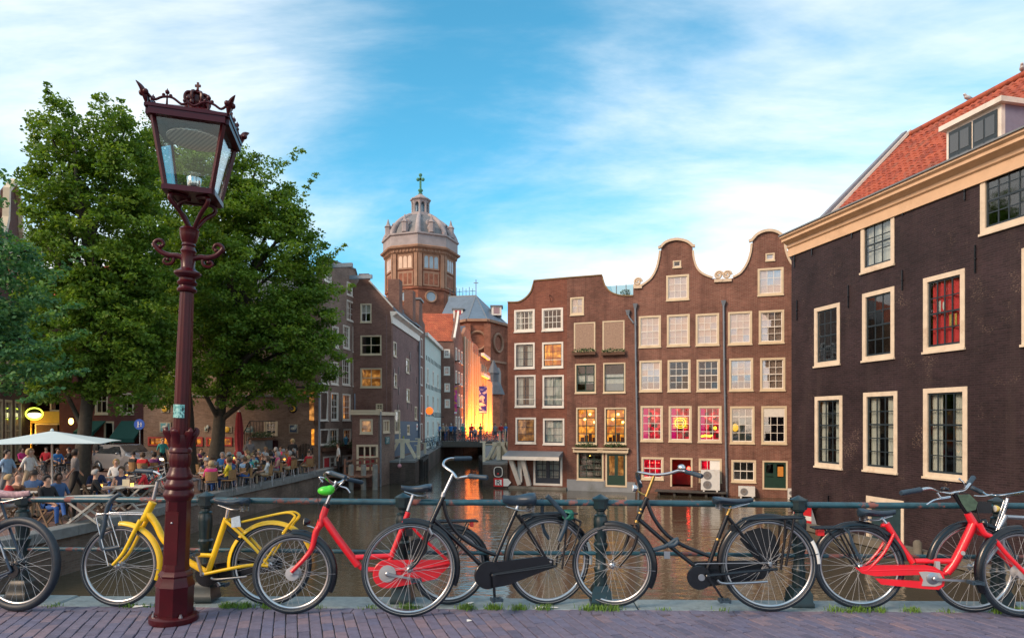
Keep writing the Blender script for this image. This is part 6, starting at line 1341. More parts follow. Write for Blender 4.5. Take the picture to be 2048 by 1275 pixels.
def mk_tall():
    A = (-11.6,41.3); C = (-7.72,41.0); E = (-7.37,50.7)
    FA = Fac(A, C); FB = Fac(C, E)
    def uA(a,b): return FA.uz(*zl(a,b))
    h = FA.place('warehouse', 'tall dark brown brick building with sloping gable and chimneys behind the annex', 'building')
    def ra(a,b,c,d): p = zl(a,b); q = zl(c,d); return FA.rect(p[0],p[1],q[0],q[1])
    ws = [ra(268,285,327,385), ra(268,453,380,557), ra(268,627,382,730), ra(350,815,388,850)]
    g1, g2, g3 = uA(275,125), uA(312,165), uA(438,305); zt = FB.uz(787,632)[1]
    ap = (g1[0]-0.2, g1[1]); out = [(0,ZB),(FA.L,ZB),(FA.L,zt),(g3[0],g3[1]),(g2[0],g2[1]),(g2[0],g1[1]),ap,(ap[0],g2[1]),(0,zt)]
    wall_mesh(MB(), out, ws, 0.35).build('front_wall', B_T, h)
    for i, r in enumerate(ws): window(h, r, M_CREAM, M_CREAM if i else M_OFFW, 2, 2, 0.07, 0.05, None, ('halfblind','dark','dimlit','dark')[i], sw=0.03)
    m = MB(); m.sweep([g2,g3], 0.10, 0.09, 0.06); m.build('verge', M_OFFW, h)
    dp = FB.L
    m = MB(); cu = (ap[0]+g2[0])/2; m.quad((FA.L-0.05,0.35,zt+0.45),(FA.L-0.05,dp,zt+0.45),(cu,dp,g2[1]),(cu,0.35,g2[1])); m.quad((0,dp,zt),(0,0.35,zt),(cu,0.35,g2[1]),(cu,dp,g2[1])); m.quad((0,0.35,ZB),(0,dp,ZB),(0,dp,zt),(0,0.35,zt)); m.build('roof', M_SLATE, h)
    for (px0,py0,px1,py1,Y) in ((776,558,799,640,44.5),(808,580,826,660,48)):
        p = PX(px0,py0,Y); q = PX(px1,py1,Y); Mi = (Matrix.Translation(FA.A) @ Matrix.Rotation(FA.yaw,4,'Z')).inverted(); a = Mi @ p; b = Mi @ q; MB().box(a.x,b.x,a.y,a.y+0.9,b.z-0.5,a.z).build('chimney', B_T, h)
    s = FB.place('warehouse_flank', 'plum brown brick flank with cream cornice and blue painted base', 'building')
    def rb(a,b,c,d): p = zl(a,b); q = zl(c,d); return FB.rect(p[0],p[1],q[0],q[1])
    wb = [rb(443,483,459,563),rb(510,573,526,650),rb(446,652,461,728),rb(513,735,528,806),rb(450,848,478,972),rb(515,928,529,980),rb(556,830,568,900)]
    B_P = brick('brick_plum', (0.205,0.115,0.108), (0.265,0.155,0.145), (0.20,0.15,0.14), stain=0.25)
    wall_mesh(MB(), [(0.012,ZB),(FB.L,ZB),(FB.L,zt),(0.012,zt)], wb, 0.35).build('front_wall', B_P, s)
    for i, r in enumerate(wb): window(s, r, M_CREAM, M_CREAM, 3 if i == 4 else 1, 2, 0.09, 0.05, None, 'dark', sw=0.03)
    m = MB(); prof = [(0,-0.55),(-0.08,-0.55),(-0.08,-0.1),(-0.2,0.0),(-0.34,0.1),(-0.34,0.22),(0.1,0.22)]; n = len(prof)
    m.add([(-0.02,y-.004,zt+z) for y,z in prof]+[(FB.L,y-.004,zt+z) for y,z in prof], [(i,i+1,i+1+n,i+n) for i in range(n-1)]+[tuple(range(n-1,-1,-1)),tuple(range(n,2*n))]); m.build('cornice', M_OFFW, s)
    zb_ = FB.uz(787,843)[1]; hol = [(r[0]-0.0,r[1],max(r[2],ZB),min(r[3],zb_)) for r in (wb[5],)]
    wall_mesh(MB(), [(0.02,ZB),(FB.L-0.02,ZB),(FB.L-0.02,zb_),(wb[4][1]+0.05,zb_+0.05),(wb[4][1]+0.02,wb[4][2]-0.06),(0.02,wb[4][2]-0.06)], [wb[5]], 0.012).build('blue_base', paint('blue_wall_paint', (0.035,0.075,0.135), 0.6, var=0.15), s).location = (0,-0.016,0)
    rr = random.Random(11)
    for k in range(14):
        u = rr.uniform(0.4,FB.L-0.4); z = rr.uniform(zb_+0.6,zt-1.2); MB().box(u-0.03,u+0.03,-0.04,-0.005,z,z+0.5).build('wall_anchor', M_BLACK, s)
    p = FB.uz(806,878); m = MB(); 
    for k in range(5): an = radians(30+30*k); m.tube([(p[0],-0.03,p[1]-0.2),(p[0]+0.28*cos(an),-0.03,p[1]-0.2+0.45*sin(an))],[0.05,0.035],6)
    lg = FB.place('wall_emblem', 'yellow green leaf emblem painted on the blue wall', 'emblem'); m.build('emblem', paint('yellow_green', (0.30,0.34,0.04), 0.6), lg)
    p = FB.uz(833,853); nb = FB.place('wall_notice', 'small white notice on the blue painted wall', 'sign'); MB().box(p[0]-0.25,p[0]+0.25,-0.05,-0.03,p[1]-0.25,p[1]+0.25).build('plate', M_WHITE, nb); MB().box(p[0]-0.15,p[0]+0.15,-0.054,-0.051,p[1]-0.05,p[1]+0.12).build('red_mark', paint('signal_red', (0.60,0.015,0.02)), nb)
    pq = FB.uz(837,680); pipe(s, [(FB.L-0.3,-0.1,zt-0.5),(FB.L-0.3,-0.1,-0.9)], 0.07)
mk_tall()

def mk_row():
    rr = random.Random(21)
    # narrow stepped house, then the pale green house, then the orange roofed one
    FN = Fac((-7.40,50.9), (-7.35,54.0)); h = FN.place('narrow_house', 'narrow brown house with grey topped gable beside the pale green house', 'house'); zt = FN.uz(842,602)[1]
    wall_mesh(MB(), [(0,ZB),(FN.L,ZB),(FN.L,zt-1.6),(FN.L*0.6,zt-1.4),(FN.L*0.55,zt),(FN.L*0.1,zt),(0,zt-1.3)], [], 0.4).build('front_wall', B_T, h); MB().box(0.2,FN.L*0.62,-0.1,0.5,zt+0.002,zt+0.15).build('coping', M_LEAD, h); body(h,0,FN.L,9,ZB,zt-2,B_T,M_SLATE,zt-0.3,0.4)
    FN0 = Fac((-9.4,50.75), (-7.4,50.85)); wall_mesh(MB(), [(0,5),(FN0.L,5),(FN0.L,zt-1.4),(FN0.L*0.5,zt-0.3),(0,zt-1.4)], [], 0.2).build('gable_end', B_T, h).matrix_parent_inverse = (Matrix.Translation(FN.A) @ Matrix.Rotation(FN.yaw,4,'Z')).inverted() @ Matrix.Translation(FN0.A) @ Matrix.Rotation(FN0.yaw,4,'Z')
    for k in range(4): window(h, (0.8,1.7,zt-4.5-2.3*k,zt-3.0-2.3*k), M_OFFW, M_OFFW, 1, 2, 0.08, 0.03, None, 'dark', panes=False)
    FG = Fac((-7.34,54.05), (-7.28,65.6)); h = FG.place('pale_green_house', 'pale green plastered house with small windows along the sluice', 'house'); zt = FG.uz(848,662)[1]
    PG = paint('pale_green_plaster', (0.50,0.60,0.57), 0.8, var=0.08, scale=1.2, dirt=(0.42,0.50,0.48))
    ws = []
    for k in range(3):
        for j in range(4): ws.append((1.2+3.6*k, 2.1+3.6*k, 6.0-2.3*j-1.4, 6.0-2.3*j))
    wall_mesh(MB(), [(0,ZB),(FG.L,ZB),(FG.L,zt),(0,zt)], ws, 0.35).build('front_wall', PG, h); body(h,0,FG.L,8,ZB,zt,PG,M_SLATE,zt+2.2,0.35,'x')
    for r in ws: window(h, r, M_OFFW, M_OFFW, 1, 2, 0.09, 0.04, None, 'dark', panes=False)
    m = MB(); m.box(-0.02,FG.L,-0.25,-0.002,zt-0.3,zt); m.build('cornice', M_OFFW, h)
    m = MB()
    for k in range(11):
        for j in range(3): m.box(0.7+1.0*k,0.76+1.0*k,-0.05,-0.005,6.6-2.4*j,7.0-2.4*j)
    stuff(m.build('wall_anchors', M_BLACK, h))
    # orange roofed house: front faces the camera
    FO = Fac((-7.27,65.8), (-5.95,65.9)); h = FO.place('orange_roof_house', 'brown house with big orange tiled roof and white windows by the far bridge', 'house'); def_ = lambda u, v: (840+u/3.038, 580+v/3.038)
    z0 = FO.uz(*def_(125,310))[1]; z1 = FO.uz(*def_(195,115))[1]
    ws = []
    for (a,b,c,d) in ((145,358,182,408),(145,463,182,515),(148,565,182,615),(150,662,182,712)):
        p = def_(a,b); q = def_(c,d); ws.append(FO.rect(p[0],p[1],q[0],q[1]))
    wall_mesh(MB(), [(-1.0,ZB),(FO.L,ZB),(FO.L,z0),(-1.0,z0)], ws, 0.35).build('front_wall', B_T, h)
    for r in ws: window(h, r, M_OFFW, M_OFFW, 2, 2, 0.12, 0.05, None, 'dark')
    m = MB(); ql = FO.uz(*def_(-30,150)); m.quad((-5.6,-0.1,z0),(FO.L-0.15,-0.1,z0),(FO.L-0.15,4.0,z1+0.2),(-5.6,4.0,z1+0.2)); m.quad((-5.6,8,z0),(-5.6,4,z1+.2),(FO.L-.15,4,z1+.2),(FO.L-.15,8,z0)); m.build('roof', M_TILES, h)
    m = MB(); m.box(-5.6,-1.0,0.3,0.6,ZB,z0); m.build('rear_wall', B_T, h)
    FOs = Fac((-5.95,65.95), (-5.5,72.0)); hs = FOs.place('gabled_house', 'dark gabled house with balconies adjoining the orange roofed house', 'house'); zg = FOs.uz(909,615)[1]
    ws = [(0.8+1.9*i, 1.8+1.9*i, z0-1.9-2.4*j, z0-0.5-2.4*j) for i in range(3) for j in range(4)]
    wall_mesh(MB(), [(0.01,ZB),(FOs.L,ZB),(FOs.L,z0+0.3),(FOs.L*0.62,z0+2.2),(FOs.L*0.55,zg),(FOs.L*0.45,zg),(FOs.L*0.3,z0+2.2),(0.01,z0+0.3)], ws, 0.35).build('front_wall', B_T, hs)
    for r in ws: window(hs, r, M_OFFW, M_OFFW, 1, 2, 0.1, 0.05, None, 'dark', panes=False)
    m = MB(); m.sweep([(0.01,z0+0.3),(FOs.L*0.3,z0+2.2),(FOs.L*0.45,zg)], 0.2, 0.16, 0.1); m.build('gable_trim', M_OFFW, hs)
    for j in range(4): MB().box(0.5,1.3,-0.5,-0.02,z0-2.0-2.4*j,z0-1.9-2.4*j).build('balcony', M_BLACK, hs)
    # uplit fronts on to the church
    B_UP = brick('brick_orange_row', (0.30,0.12,0.07), (0.38,0.17,0.10), (0.40,0.26,0.18), stain=0.2)
    pts = [(-5.45,72.2),(-4.95,79.0),(-4.35,86.0),(-3.75,92.5),(-3.2,99.0)]
    labs = ['uplit brick front with tall pale arch next to the orange roofed house','uplit brick front with pale stone bays in the middle of the street','uplit brick front with white cornices near the blue banner','uplit brick front nearest the church']
    for k in range(4):
        Fk = Fac(pts[k], pts[k+1]); h = Fk.place('uplit_house', labs[k], 'house', 'uplit fronts by the far bridge'); zt = (12.2,11.2,10.4,8.6)[k]; L = Fk.L
        ws = [(0.7+1.9*i, 1.6+1.9*i, 0.9+2.4*j, 2.5+2.4*j) for i in range(int((L-0.8)/1.9)) for j in range(int((zt-2)/2.4))]
        out = [(0.01,ZB),(L-0.01,ZB),(L-0.01,zt-1.0),(L*0.72,zt),(L*0.28,zt),(0.01,zt-1.0)] if k != 2 else [(0.01,ZB),(L-0.01,ZB),(L-0.01,zt),(0.01,zt)]
        wall_mesh(MB(), out, ws, 0.35).build('front_wall', B_UP, h); body(h, 0.01, L-0.01, 9, ZB, zt-1.2, B_UP, M_SLATE if k != 1 else M_TILES, zt+0.4)
        for r in ws: window(h, r, M_OFFW, M_OFFW, 1, 2, 0.1, 0.05, None, 'dark', panes=False)
        for i in range(int((L-0.8)/1.9)+1): MB().box(0.12+1.9*i,0.5+1.9*i,-0.18,-0.004,-1.0,zt-1.3).build('pilaster', paint('pale_stone', (0.52,0.42,0.30), 0.7, var=0.12), h)
        if k == 2:
            for j, zz in enumerate((zt-0.3, zt-3.0)): MB().box(-0.05,L+0.05,-0.6,-0.19,zz,zz+0.4).build('cornice', M_OFFW, h)
        # ground lamps that wash the fronts
        for i in range(2):
            g = Fk.place('uplight', '%s orange ground lamp below the %s' % (('nearer','farther')[i], ('front with the tall pale arch','front with pale stone bays','front with white cornices','last uplit front before the church')[k]), 'lamp', 'uplights along the street'); u = L*(0.28+0.45*i); MB().lathe([(0.12,-0.72),(0.12,-0.62),(0.10,-0.60)],10,(u,-1.7,0)).build('fixture', M_BLACK, g)
            li = bpy.data.lights.new('uplight', 'SPOT'); li.energy = 4800; li.color = (1.0,0.25,0.025); li.spot_size = radians(120); li.spot_blend = 0.8; li.shadow_soft_size = 0.1
            lo = bpy.data.objects.new('uplight_beam', li); COL.objects.link(lo); lo.parent = g; lo.location = (u,-1.7,-0.50); lo.rotation_euler = (radians(180-38),0,0)
    # street level by the sluice
    poly = [(-7.9,39.0),(-5.9,39.0),(-7.05,62),(-7.05,66),(3.2,66),(3.2,140),(-14,140),(-14,62),(-9,62)]
mk_row()

def mk_sluice():
    SW = brick('sluice_brick', (0.075,0.050,0.042), (0.105,0.070,0.058), (0.10,0.085,0.07), stain=0.5, streak=(0.035,0.04,0.028))
    top = -1.0; cs = M_COPE
    def block(name, label, poly, zt):
        o = thing(name, label, 'wall', (0,0,0), (0,0,0), 'sluice walls'); m = MB(); m.prism(poly, -4, zt-0.12, 'xy'); m.build('masonry', SW, o); m = MB(); m.prism(poly, zt-0.118, zt, 'xy'); m.build('coping', cs, o); return o
    block('sluice_wall', 'brick sluice pier left of the narrow channel carrying a white trestle', [(-7.85,39.0),(-5.9,39.0),(-6.9,62),(-9.3,62),(-9.3,41.2),(-7.85,41.2)], top)
    block('sluice_wall', 'brick sluice pier right of the channel carrying the sign with letter R', [(-1.68,36.6),(-0.26,36.3),(0.6,40),(-1.0,62),(-2.6,62)], top+0.04)
    # sluice gates
    for k, (x, y, lab) in enumerate(((-5.95,41.5,'dark timber sluice gate leaf on the left pier'),(-1.75,40.5,'dark timber sluice gate leaf folded against the right pier'))):
        g = thing('sluice_gate', lab, 'gate', (x,y,0), (0,0,radians(93 if k == 0 else 95)), 'sluice gates'); dt = paint('dark_timber', (0.035,0.032,0.03), 0.8, var=0.3)
        MB().box(0,4.2,-0.12,0.12,-4,-1.25).build('leaf', dt, g)
        for i in range(4): MB().box(0.2+1.3*i,0.45+1.3*i,-0.2,0.2,-4,-1.0).build('post', dt, g)
        MB().box(-0.2,4.4,-0.2,0.2,-1.24,-1.05).build('top_beam', dt, g)
    # white trestles with winches
    WT = paint('cream_trestle', (0.66,0.58,0.42), 0.6, var=0.10, dirt=(0.5,0.44,0.30))
    def trestle(o, s=1.0):
        for sy in (-0.4,0.4):
            for sx in (-1,1): m = MB(); m.bar((sx*1.0*s,sy,0.06),(sx*0.32*s,sy,1.35*s),0.17,0.17,(0,1,0)); m.build('leg', WT, o)
            m = MB(); m.bar((0,sy,0.05),(0,sy,1.55*s),0.26,0.20,(0,1,0)); m.build('post', WT, o)
            m = MB(); m.bar((-0.55*s,sy,1.38*s),(0.55*s,sy,1.38*s),0.22,0.20,(0,1,0)); m.build('cap', WT, o)
        for sx in (-1.2,1.25): m = MB(); m.bar((sx*s,-0.45,0.08),(sx*s,0.45,0.08),0.16,0.16); m.build('sill', WT, o)
        m = MB(); m.bar((-1.4*s,0,1.32*s),(1.4*s,0,1.36*s),0.06,0.06); m.build('windlass_bar', WT, o); m = MB(); m.bar((-0.22*s,0.15,1.3*s),(-0.22*s,0.15,2.35*s),0.09,0.09,(0,1,0)); m.build('lever', WT, o)
    p = PX(805,920,41.0); o = thing('sluice_winch', 'cream timber trestle winch on the left sluice pier', 'winch', (p.x,p.y,top), (0,0,radians(8)), 'sluice winches'); trestle(o, 0.82)
    p = PX(1003,924,38.6); o = thing('sluice_winch', 'cream timber trestle winch with poles on the right sluice pier', 'winch', (p.x,p.y,top+0.04), (0,0,radians(-20)), 'sluice winches'); trestle(o, 0.72)
    for k in range(3): m = MB(); m.bar((0.1+0.25*k,0.3,1.0),(0.15+0.25*k,0.3,1.9+0.12*k),0.06,0.06,(0,1,0)); m.build('pole', WT, o)
    for k, (px,py,Y) in enumerate(((838,912,44),(836,932,43),(850,930,47),(968,915,37.6))):
        p = PX(px,py,Y); b = thing('bollard_post', ('cream gauge post by the left pier rail','short cream post low on the left sluice gate','short cream post farther along the left sluice gate','cream gauge post on the corner of the right pier')[k], 'post', (p.x,p.y,top if k in (0,3) else top-0.05), (0,0,0), 'cream posts'); MB().box(-0.08,0.08,-0.08,0.08,0.0,1.15 if k in (0,3) else 0.8).build('shaft', WT, b); MB().box(-0.25,0.12,-0.081,0.081,(1.15 if k in (0,3) else 0.8),(1.22 if k in (0,3) else 0.85)).build('cap', WT, b)
    # pink buoy on the wall
    p = PX(799,931,38.75); b = thing('wall_buoy', 'round pink and white buoy hanging on the left sluice pier', 'buoy', p); MB().ball((0,0,0),0.13).build('float', paint('pink_buoy', (0.62,0.28,0.30), 0.5, var=0.3, scale=12), b, 70); MB().tube([(0,0.1,0.1),(0,0.2,0.5)],0.012,5).build('rope', M_WHITE, b)
    # navigation signs on the right pier
    FS = Fac((-1.68,36.6), (-0.26,36.3)); a = FS.rect(988,932,1006,953); sg = FS.place('waterway_sign', 'oval black plate with white rim on the right sluice pier', 'sign')
    cxs, czs = (a[0]+a[1])/2, (a[2]+a[3])/2; w, hh = (a[1]-a[0])/2, (a[3]-a[2])/2
    def oval(w, hh): 
        q = []
        for i in range(24): an = 2*pi*i/24; q.append((cxs + w*math.copysign(abs(cos(an))**0.75, cos(an)), czs + hh*math.copysign(abs(sin(an))**0.6, sin(an))))
        return q
    m = MB(); m.prism(oval(w,hh), -0.08, -0.05); m.build('rim', M_WHITE, sg); m = MB(); m.prism(oval(w*0.84,hh*0.88), -0.088, -0.082); m.build('plate', paint('sign_black', (0.012,0.012,0.014), 0.5), sg); m = MB(); m.ball((cxs,-0.09,czs-hh*0.35),0.05,0.01,0.05); m.build('lamp_spot', paint('signal_red', (0.60,0.015,0.02)), sg)
    b = FS.rect(988,955,1007,972); sg = FS.place('waterway_sign', 'white square sign with red border, black R and a white arrow', 'sign')
    MB().box(b[0],b[1],-0.08,-0.05,b[2],b[3]).build('red_border', paint('signal_red', (0.60,0.015,0.02)), sg); e = 0.085; MB().box(b[0]+e,b[1]-e,-0.088,-0.082,b[2]+e,b[3]-e).build('white_field', M_WHITE, sg); text(sg, 'R', (b[0]+b[1])/2, b[2]+0.085, -0.090, 0.46, paint('sign_black', (0.012,0.012,0.014)))
    c = FS.rect(1007,956,1023,971); zm = (c[2]+c[3])/2; m = MB(); m.prism([(c[0]+.01,c[2]),(c[0]+.01+(c[1]-c[0])*0.55,c[2]),(c[1],zm),(c[0]+.01+(c[1]-c[0])*0.55,c[3]),(c[0]+.01,c[3])], -0.08, -0.05); m.build('arrow', M_WHITE, sg)
    # jetty in front of the white windowed house
    WD = paint('jetty_timber', (0.20,0.10,0.065), 0.8, var=0.3, scale=4); GR = paint('grey_pile', (0.20,0.19,0.17), 0.85, var=0.3, scale=4)
    j = thing('jetty', 'reddish timber jetty with railing in front of the annex', 'jetty', (0,0,0)); a = PX(652,952,36.4); zj = -1.62
    for k in range(8): MB().box(-10.7+0.36*k,-10.36+0.36*k,35.2,37.0,zj-0.08,zj).build('plank', WD, j)
    for (px, zt_) in ((702,0),(727,0),(750,0)):
        p = PX(px,950,35.6); MB().lathe([(0.15,-4),(0.15,zj+0.55),(0.11,zj+0.62)],12,(p.x,p.y,0)).build('pile', GR, j, 40)
    p0 = PX(690,946,35.75); p1 = PX(757,938,36.9)
    for zz in (0.0,0.28): m = MB(); m.bar((p0.x,p0.y,zj+0.50+zz),(p1.x,p1.y,zj+0.62+zz),0.06,0.10); m.build('rail', WD, j)
    for k in range(5): q = p0.lerp(p1,k/4); MB().box(q.x-0.05,q.x+0.05,q.y-0.05,q.y+0.05,zj,zj+0.92).build('post', WD, j)
mk_sluice()

def mk_far_bridge():
    zd = -0.62; o = thing('far_bridge', 'dark girder footbridge across the narrow channel with crowded railing', 'bridge')
    MB().box(-7.3,4.0,62.0,66.5,zd-0.22,zd).build('deck', paint('bridge_deck', (0.12,0.11,0.10), 0.8), o); MB().box(-7.0,2.0,61.8,62.0,zd-0.50,zd+0.04).build('girder', paint('bridge_girder', (0.10,0.085,0.07), 0.7, var=0.25), o)
    MB().box(-7.9,-6.95,61.7,67,-4,zd-0.02).build('abutment', M_QWALL, o)
    for k in range(12): x = -7.0+0.75*k; MB().box(x-0.03,x+0.03,61.86,61.92,zd+0.04,zd+1.0).build('post', M_POST, o)
    for zz in (0.98,0.5): m = MB(); m.tube([(-7.2,61.89,zd+zz),(1.5,61.89,zd+zz)],0.03,6); m.build('rail', M_POST, o)
    st = struct(MB().box(-16,12,66.5,160,-1.2,zd-0.01).build('street', M_QPAVE)); struct(MB().box(-9.3,-7.35,41.2,66.5,-1.3,zd-0.3).build('lane', M_QPAVE))
    struct(MB().box(-1.2,12,62,66.4,-1.3,zd-0.23).build('lane_beyond', M_QPAVE))
    b2 = thing('inner_wall', 'dark quay wall closing the channel far behind the bridge', 'wall'); MB().box(-7.5,1.5,84,85,-4,-1.25).build('masonry', M_QWALL, b2)
    # tilted blue steel rail from the bridge
    m = MB(); p = PX(862,905,55); q = PX(876,862,61.5); m.tube([p,q],0.035,6); r = thing('blue_handrail', 'slanting blue steel handrail going up to the far bridge', 'handrail', (0,0,0)); m.build('rail', paint('blue_steel', (0.10,0.26,0.32), 0.45), r)
    # banners
    def banner(px, py0, py1, Y, label, cols):
        a = PX(px-8,py0,Y); b = PX(px+8,py1,Y); g = thing('street_banner', label, 'banner', (a.x,Y,0), (0,0,radians(6)), 'banners over the street'); W = b.x-a.x; H = a.z-b.z
        t = NT('banner_%d' % px); t.set(Roughness=0.7); v = t.N.new('ShaderNodeTexNoise'); v.inputs['Scale'].default_value = 1.6; v.inputs['Distortion'].default_value = 1.2; t.L.new(t.coord(), v.inputs['Vector']); t.color(t.ramp(v.outputs['Fac'], cols))
        m = MB(); n = 8
        vs = []; 
        for i in range(n+1):
            z = b.z+H*i/n; y = 0.06*sin(i*0.9); vs += [(0,y,z),(W,y+0.05*sin(i*1.3),z),(0,y+0.01,z),(W,y+0.01+0.05*sin(i*1.3),z)]
        fs = []
        for i in range(n): q = 4*i; fs += [(q,q+1,q+5,q+4),(q+2,q+6,q+7,q+3)]
        m.add(vs, fs); m.build('cloth', t.mat, g)
        MB().box(0.02,W-0.02,-0.075,-0.07,b.z+0.08,b.z+0.26).build('white_band', M_WHITE, g); MB().tube([(W*0.5,0.12,zd),(W*0.5,0.12,a.z+0.3)],0.05,8).build('pole', M_LEAD, g, 60); MB().tube([(-0.05,0.05,a.z+0.02),(W+0.05,0.05,a.z+0.02)],0.03,6).build('arm', M_LEAD, g, 60)
        return g
    banner(906,772,828,66.0,'orange and magenta street banner hanging by the orange roofed house',[(0.36,(0.75,0.40,0.02)),(0.5,(0.70,0.05,0.25)),(0.62,(0.35,0.02,0.40))])
    banner(966,772,826,76.0,'blue and white street banner hanging before the uplit fronts',[(0.40,(0.55,0.58,0.65)),(0.48,(0.03,0.05,0.42)),(0.62,(0.02,0.03,0.30))])
    # orange globe lamp on a bracket
    p = PX(859,821,53.0); g = thing('globe_lamp', 'glowing orange globe lamp on a bracket by the pale green house', 'lamp', p); MB().ball((0,0,0),0.31).build('globe', emit('orange_globe', (1.0,0.16,0.02), 0.95), g, 70); MB().tube([(0,0,-0.1),(0.4,0.3,-0.5),(1.1,0.6,-0.5)],0.03,6).build('bracket', M_BLACK, g, 60)
mk_far_bridge()
# ---------------------------------------------------------------- domed church behind the street
def church():
    Y0 = 150.0; S = Y0/F; cx = (841-CX)*S
    def z(py): return CAMH + (HY-py)*S
    CB = brick('church_brick', (0.215,0.080,0.050), (0.285,0.115,0.072), (0.22,0.12,0.085), bw=0.5, bh=0.2, stain=0.4); ST = paint('church_stone', (0.30,0.175,0.115), 0.8, var=0.25, scale=0.8); PW = paint('church_pale_stone', (0.32,0.285,0.29), 0.75, var=0.2, scale=0.6, dirt=(0.22,0.19,0.19)); CU = paint('verdigris', (0.045,0.20,0.12), 0.6, var=0.25, scale=3); DS = paint('dome_slate', (0.16,0.165,0.175), 0.55, var=0.25, scale=1.2)
    GL = paint('church_glass', (0.20,0.30,0.38), 0.15, var=0.2, scale=1, spec=0.8); GL_SUNSET = paint('church_glass_sunset', (0.62,0.44,0.32), 0.25, var=0.15, scale=1, spec=0.8)  # warm copy of the glass: sunset reflection put into the colour
    h = thing('domed_church', 'large brick church tower with grey ribbed dome, lantern and green cross', 'church', (cx,Y0,0), (0,0,0)); rot = radians(4) - pi/2
    def oct(prof, mat, name, parent=None, n=8, sm=None): m = MB(); m.lathe(prof, n, rot=rot); return m.build(name, mat, parent or h, sm)
    hw = lambda px: px*S
    oct([(hw(68),-4),(hw(68),z(592)),(hw(71),z(590)),(hw(71),z(587)),(hw(68),z(586)),(hw(68),z(523))], CB, 'drum')
    cor = oct([(hw(69),z(524)),(hw(73),z(520)),(hw(74),z(516)),(hw(79),z(513)),(hw(80),z(510)),(hw(76),z(509)),(hw(75),z(507))], ST, 'cornice'); oct([(hw(74),z(508)),(hw(74),z(489)),(hw(77),z(487)),(hw(77),z(484)),(hw(70),z(484))], PW, 'parapet')
    # brackets under the cornice, face by face
    R = hw(68); ap = R*cos(pi/8)
    for f in range(8):
        an = rot + pi/8 + f*pi/4; c, s = cos(an), sin(an)
        if s > 0.75: continue
        tx, ty = -s, c; half = R*sin(pi/8)
        def W(t, off, zz): return Vector((c*(ap+off)+tx*t, s*(ap+off)+ty*t, zz))
        def fbox(name, mat, t0, t1, o0, o1, z0, z1, parent=h):
            m = MB(); m.add([W(t0,o0,z0),W(t1,o0,z0),W(t1,o1,z0),W(t0,o1,z0),W(t0,o0,z1),W(t1,o0,z1),W(t1,o1,z1),W(t0,o1,z1)],[(0,1,2,3),(7,6,5,4),(0,4,5,1),(1,5,6,2),(2,6,7,3),(3,7,4,0)]); return m.build(name, mat, parent)
        for k in range(7): t = half*(-0.84+0.28*k); fbox('bracket', ST, t-0.16, t+0.16, 0.02, 0.75, z(520), z(514))
        for sgn in (-1,1): fbox('pilaster', ST, sgn*half*0.86-0.42, sgn*half*0.86+0.42, 0.01, 0.35, z(586), z(522))
        g = fbox('window', ST, -half*0.62, half*0.62, 0.01, 0.22, z(553), z(524))
        for k in range(3):
            t = half*(-0.38+0.38*k); m = MB(); w = half*0.145; zb, zt = z(550), z(531)
            pts = [(-w,zb),(w,zb),(w,zt)] + [(w*cos(a_*pi/6), zt+w*sin(a_*pi/6)) for a_ in range(1,6)] + [(-w,zt)]
            n = len(pts); m.add([W(t+a,0.24,b) for a,b in pts],[tuple(range(n))]); m.build('pane', GL_SUNSET if c < -0.15 and s < 0 else GL, g)
        g = fbox('blind_panel', ST, -half*0.62, half*0.62, 0.01, 0.16, z(584), z(556))
        for k in range(3): t = half*(-0.38+0.38*k); fbox('recess', CB, t-half*0.14, t+half*0.14, 0.161, 0.17, z(581), z(560), g)
        # round window lower down
        m = MB(); rr_ = hw(13); m.add([W(rr_*cos(2*pi*i/20)*0.8,0.12,z(604)+rr_*0.75*sin(2*pi*i/20)) for i in range(20)],[tuple(range(20))]); o = m.build('rose_window', GL, h); m = MB(); m.tube([W(rr_*cos(2*pi*i/20)*0.84,0.1,z(604)+rr_*0.8*sin(2*pi*i/20)) for i in range(20)],0.22,6,closed=True); m.build('rose_rim', ST, o)
    # dome
    dp = []
    dp = [(hw(a), z(485)+(z(435)-z(485))*b) for a, b in ((69,0),(68,.1),(66,.2),(63.5,.3),(60.5,.4),(57,.5),(52.5,.6),(47,.7),(40.5,.8),(33,.9),(24,1))]
    dome = oct(dp, DS, 'dome')
    for k in range(8):
        an = rot+k*pi/4; c, s = cos(an), sin(an); m = MB(); m.tube([Vector((c*(r+0.1), s*(r+0.1), zz)) for r, zz in dp],[0.75-0.035*i for i in range(11)],6); m.build('rib', PW, dome, 60)
        an = rot+pi/8+k*pi/4; c, s = cos(an), sin(an); tx, ty = -s, c
        if s > 0.6: continue
        for (pyc, rad, nm) in ((461,5.5,'oculus'),(473,5.0,'niche')):
            q = min(dp, key=lambda e: abs(e[1]-z(pyc))); rr_ = q[0]*cos(pi/8)
            C = Vector((c*(rr_+0.25), s*(rr_+0.25), z(pyc))); m = MB(); r2 = hw(rad); m.tube([C+Vector((tx*r2*cos(a_*pi/8),ty*r2*cos(a_*pi/8),r2*sin(a_*pi/8))) for a_ in range(16)],0.28,6,closed=True); o = m.build(nm, PW, dome, 60); m = MB(); m.add([C+Vector((tx*r2*cos(a_*pi/8),ty*r2*cos(a_*pi/8),r2*sin(a_*pi/8))) for a_ in range(16)],[tuple(range(16))]); m.build('pane', GL, o)
        q = Vector((c*(hw(66)),s*hw(66),z(470))); m = MB(); m.lathe([(0.7,-1.4),(0.7,0.6),(0.9,0.8),(0.4,1.4),(0.08,2.6)],6,q); m.build('pinnacle', PW, dome)
    # lantern
    oct([(hw(24),z(441)),(hw(24),z(435)),(hw(21),z(434)),(hw(21),z(429)),(hw(18),z(428))], PW, 'lantern_base')
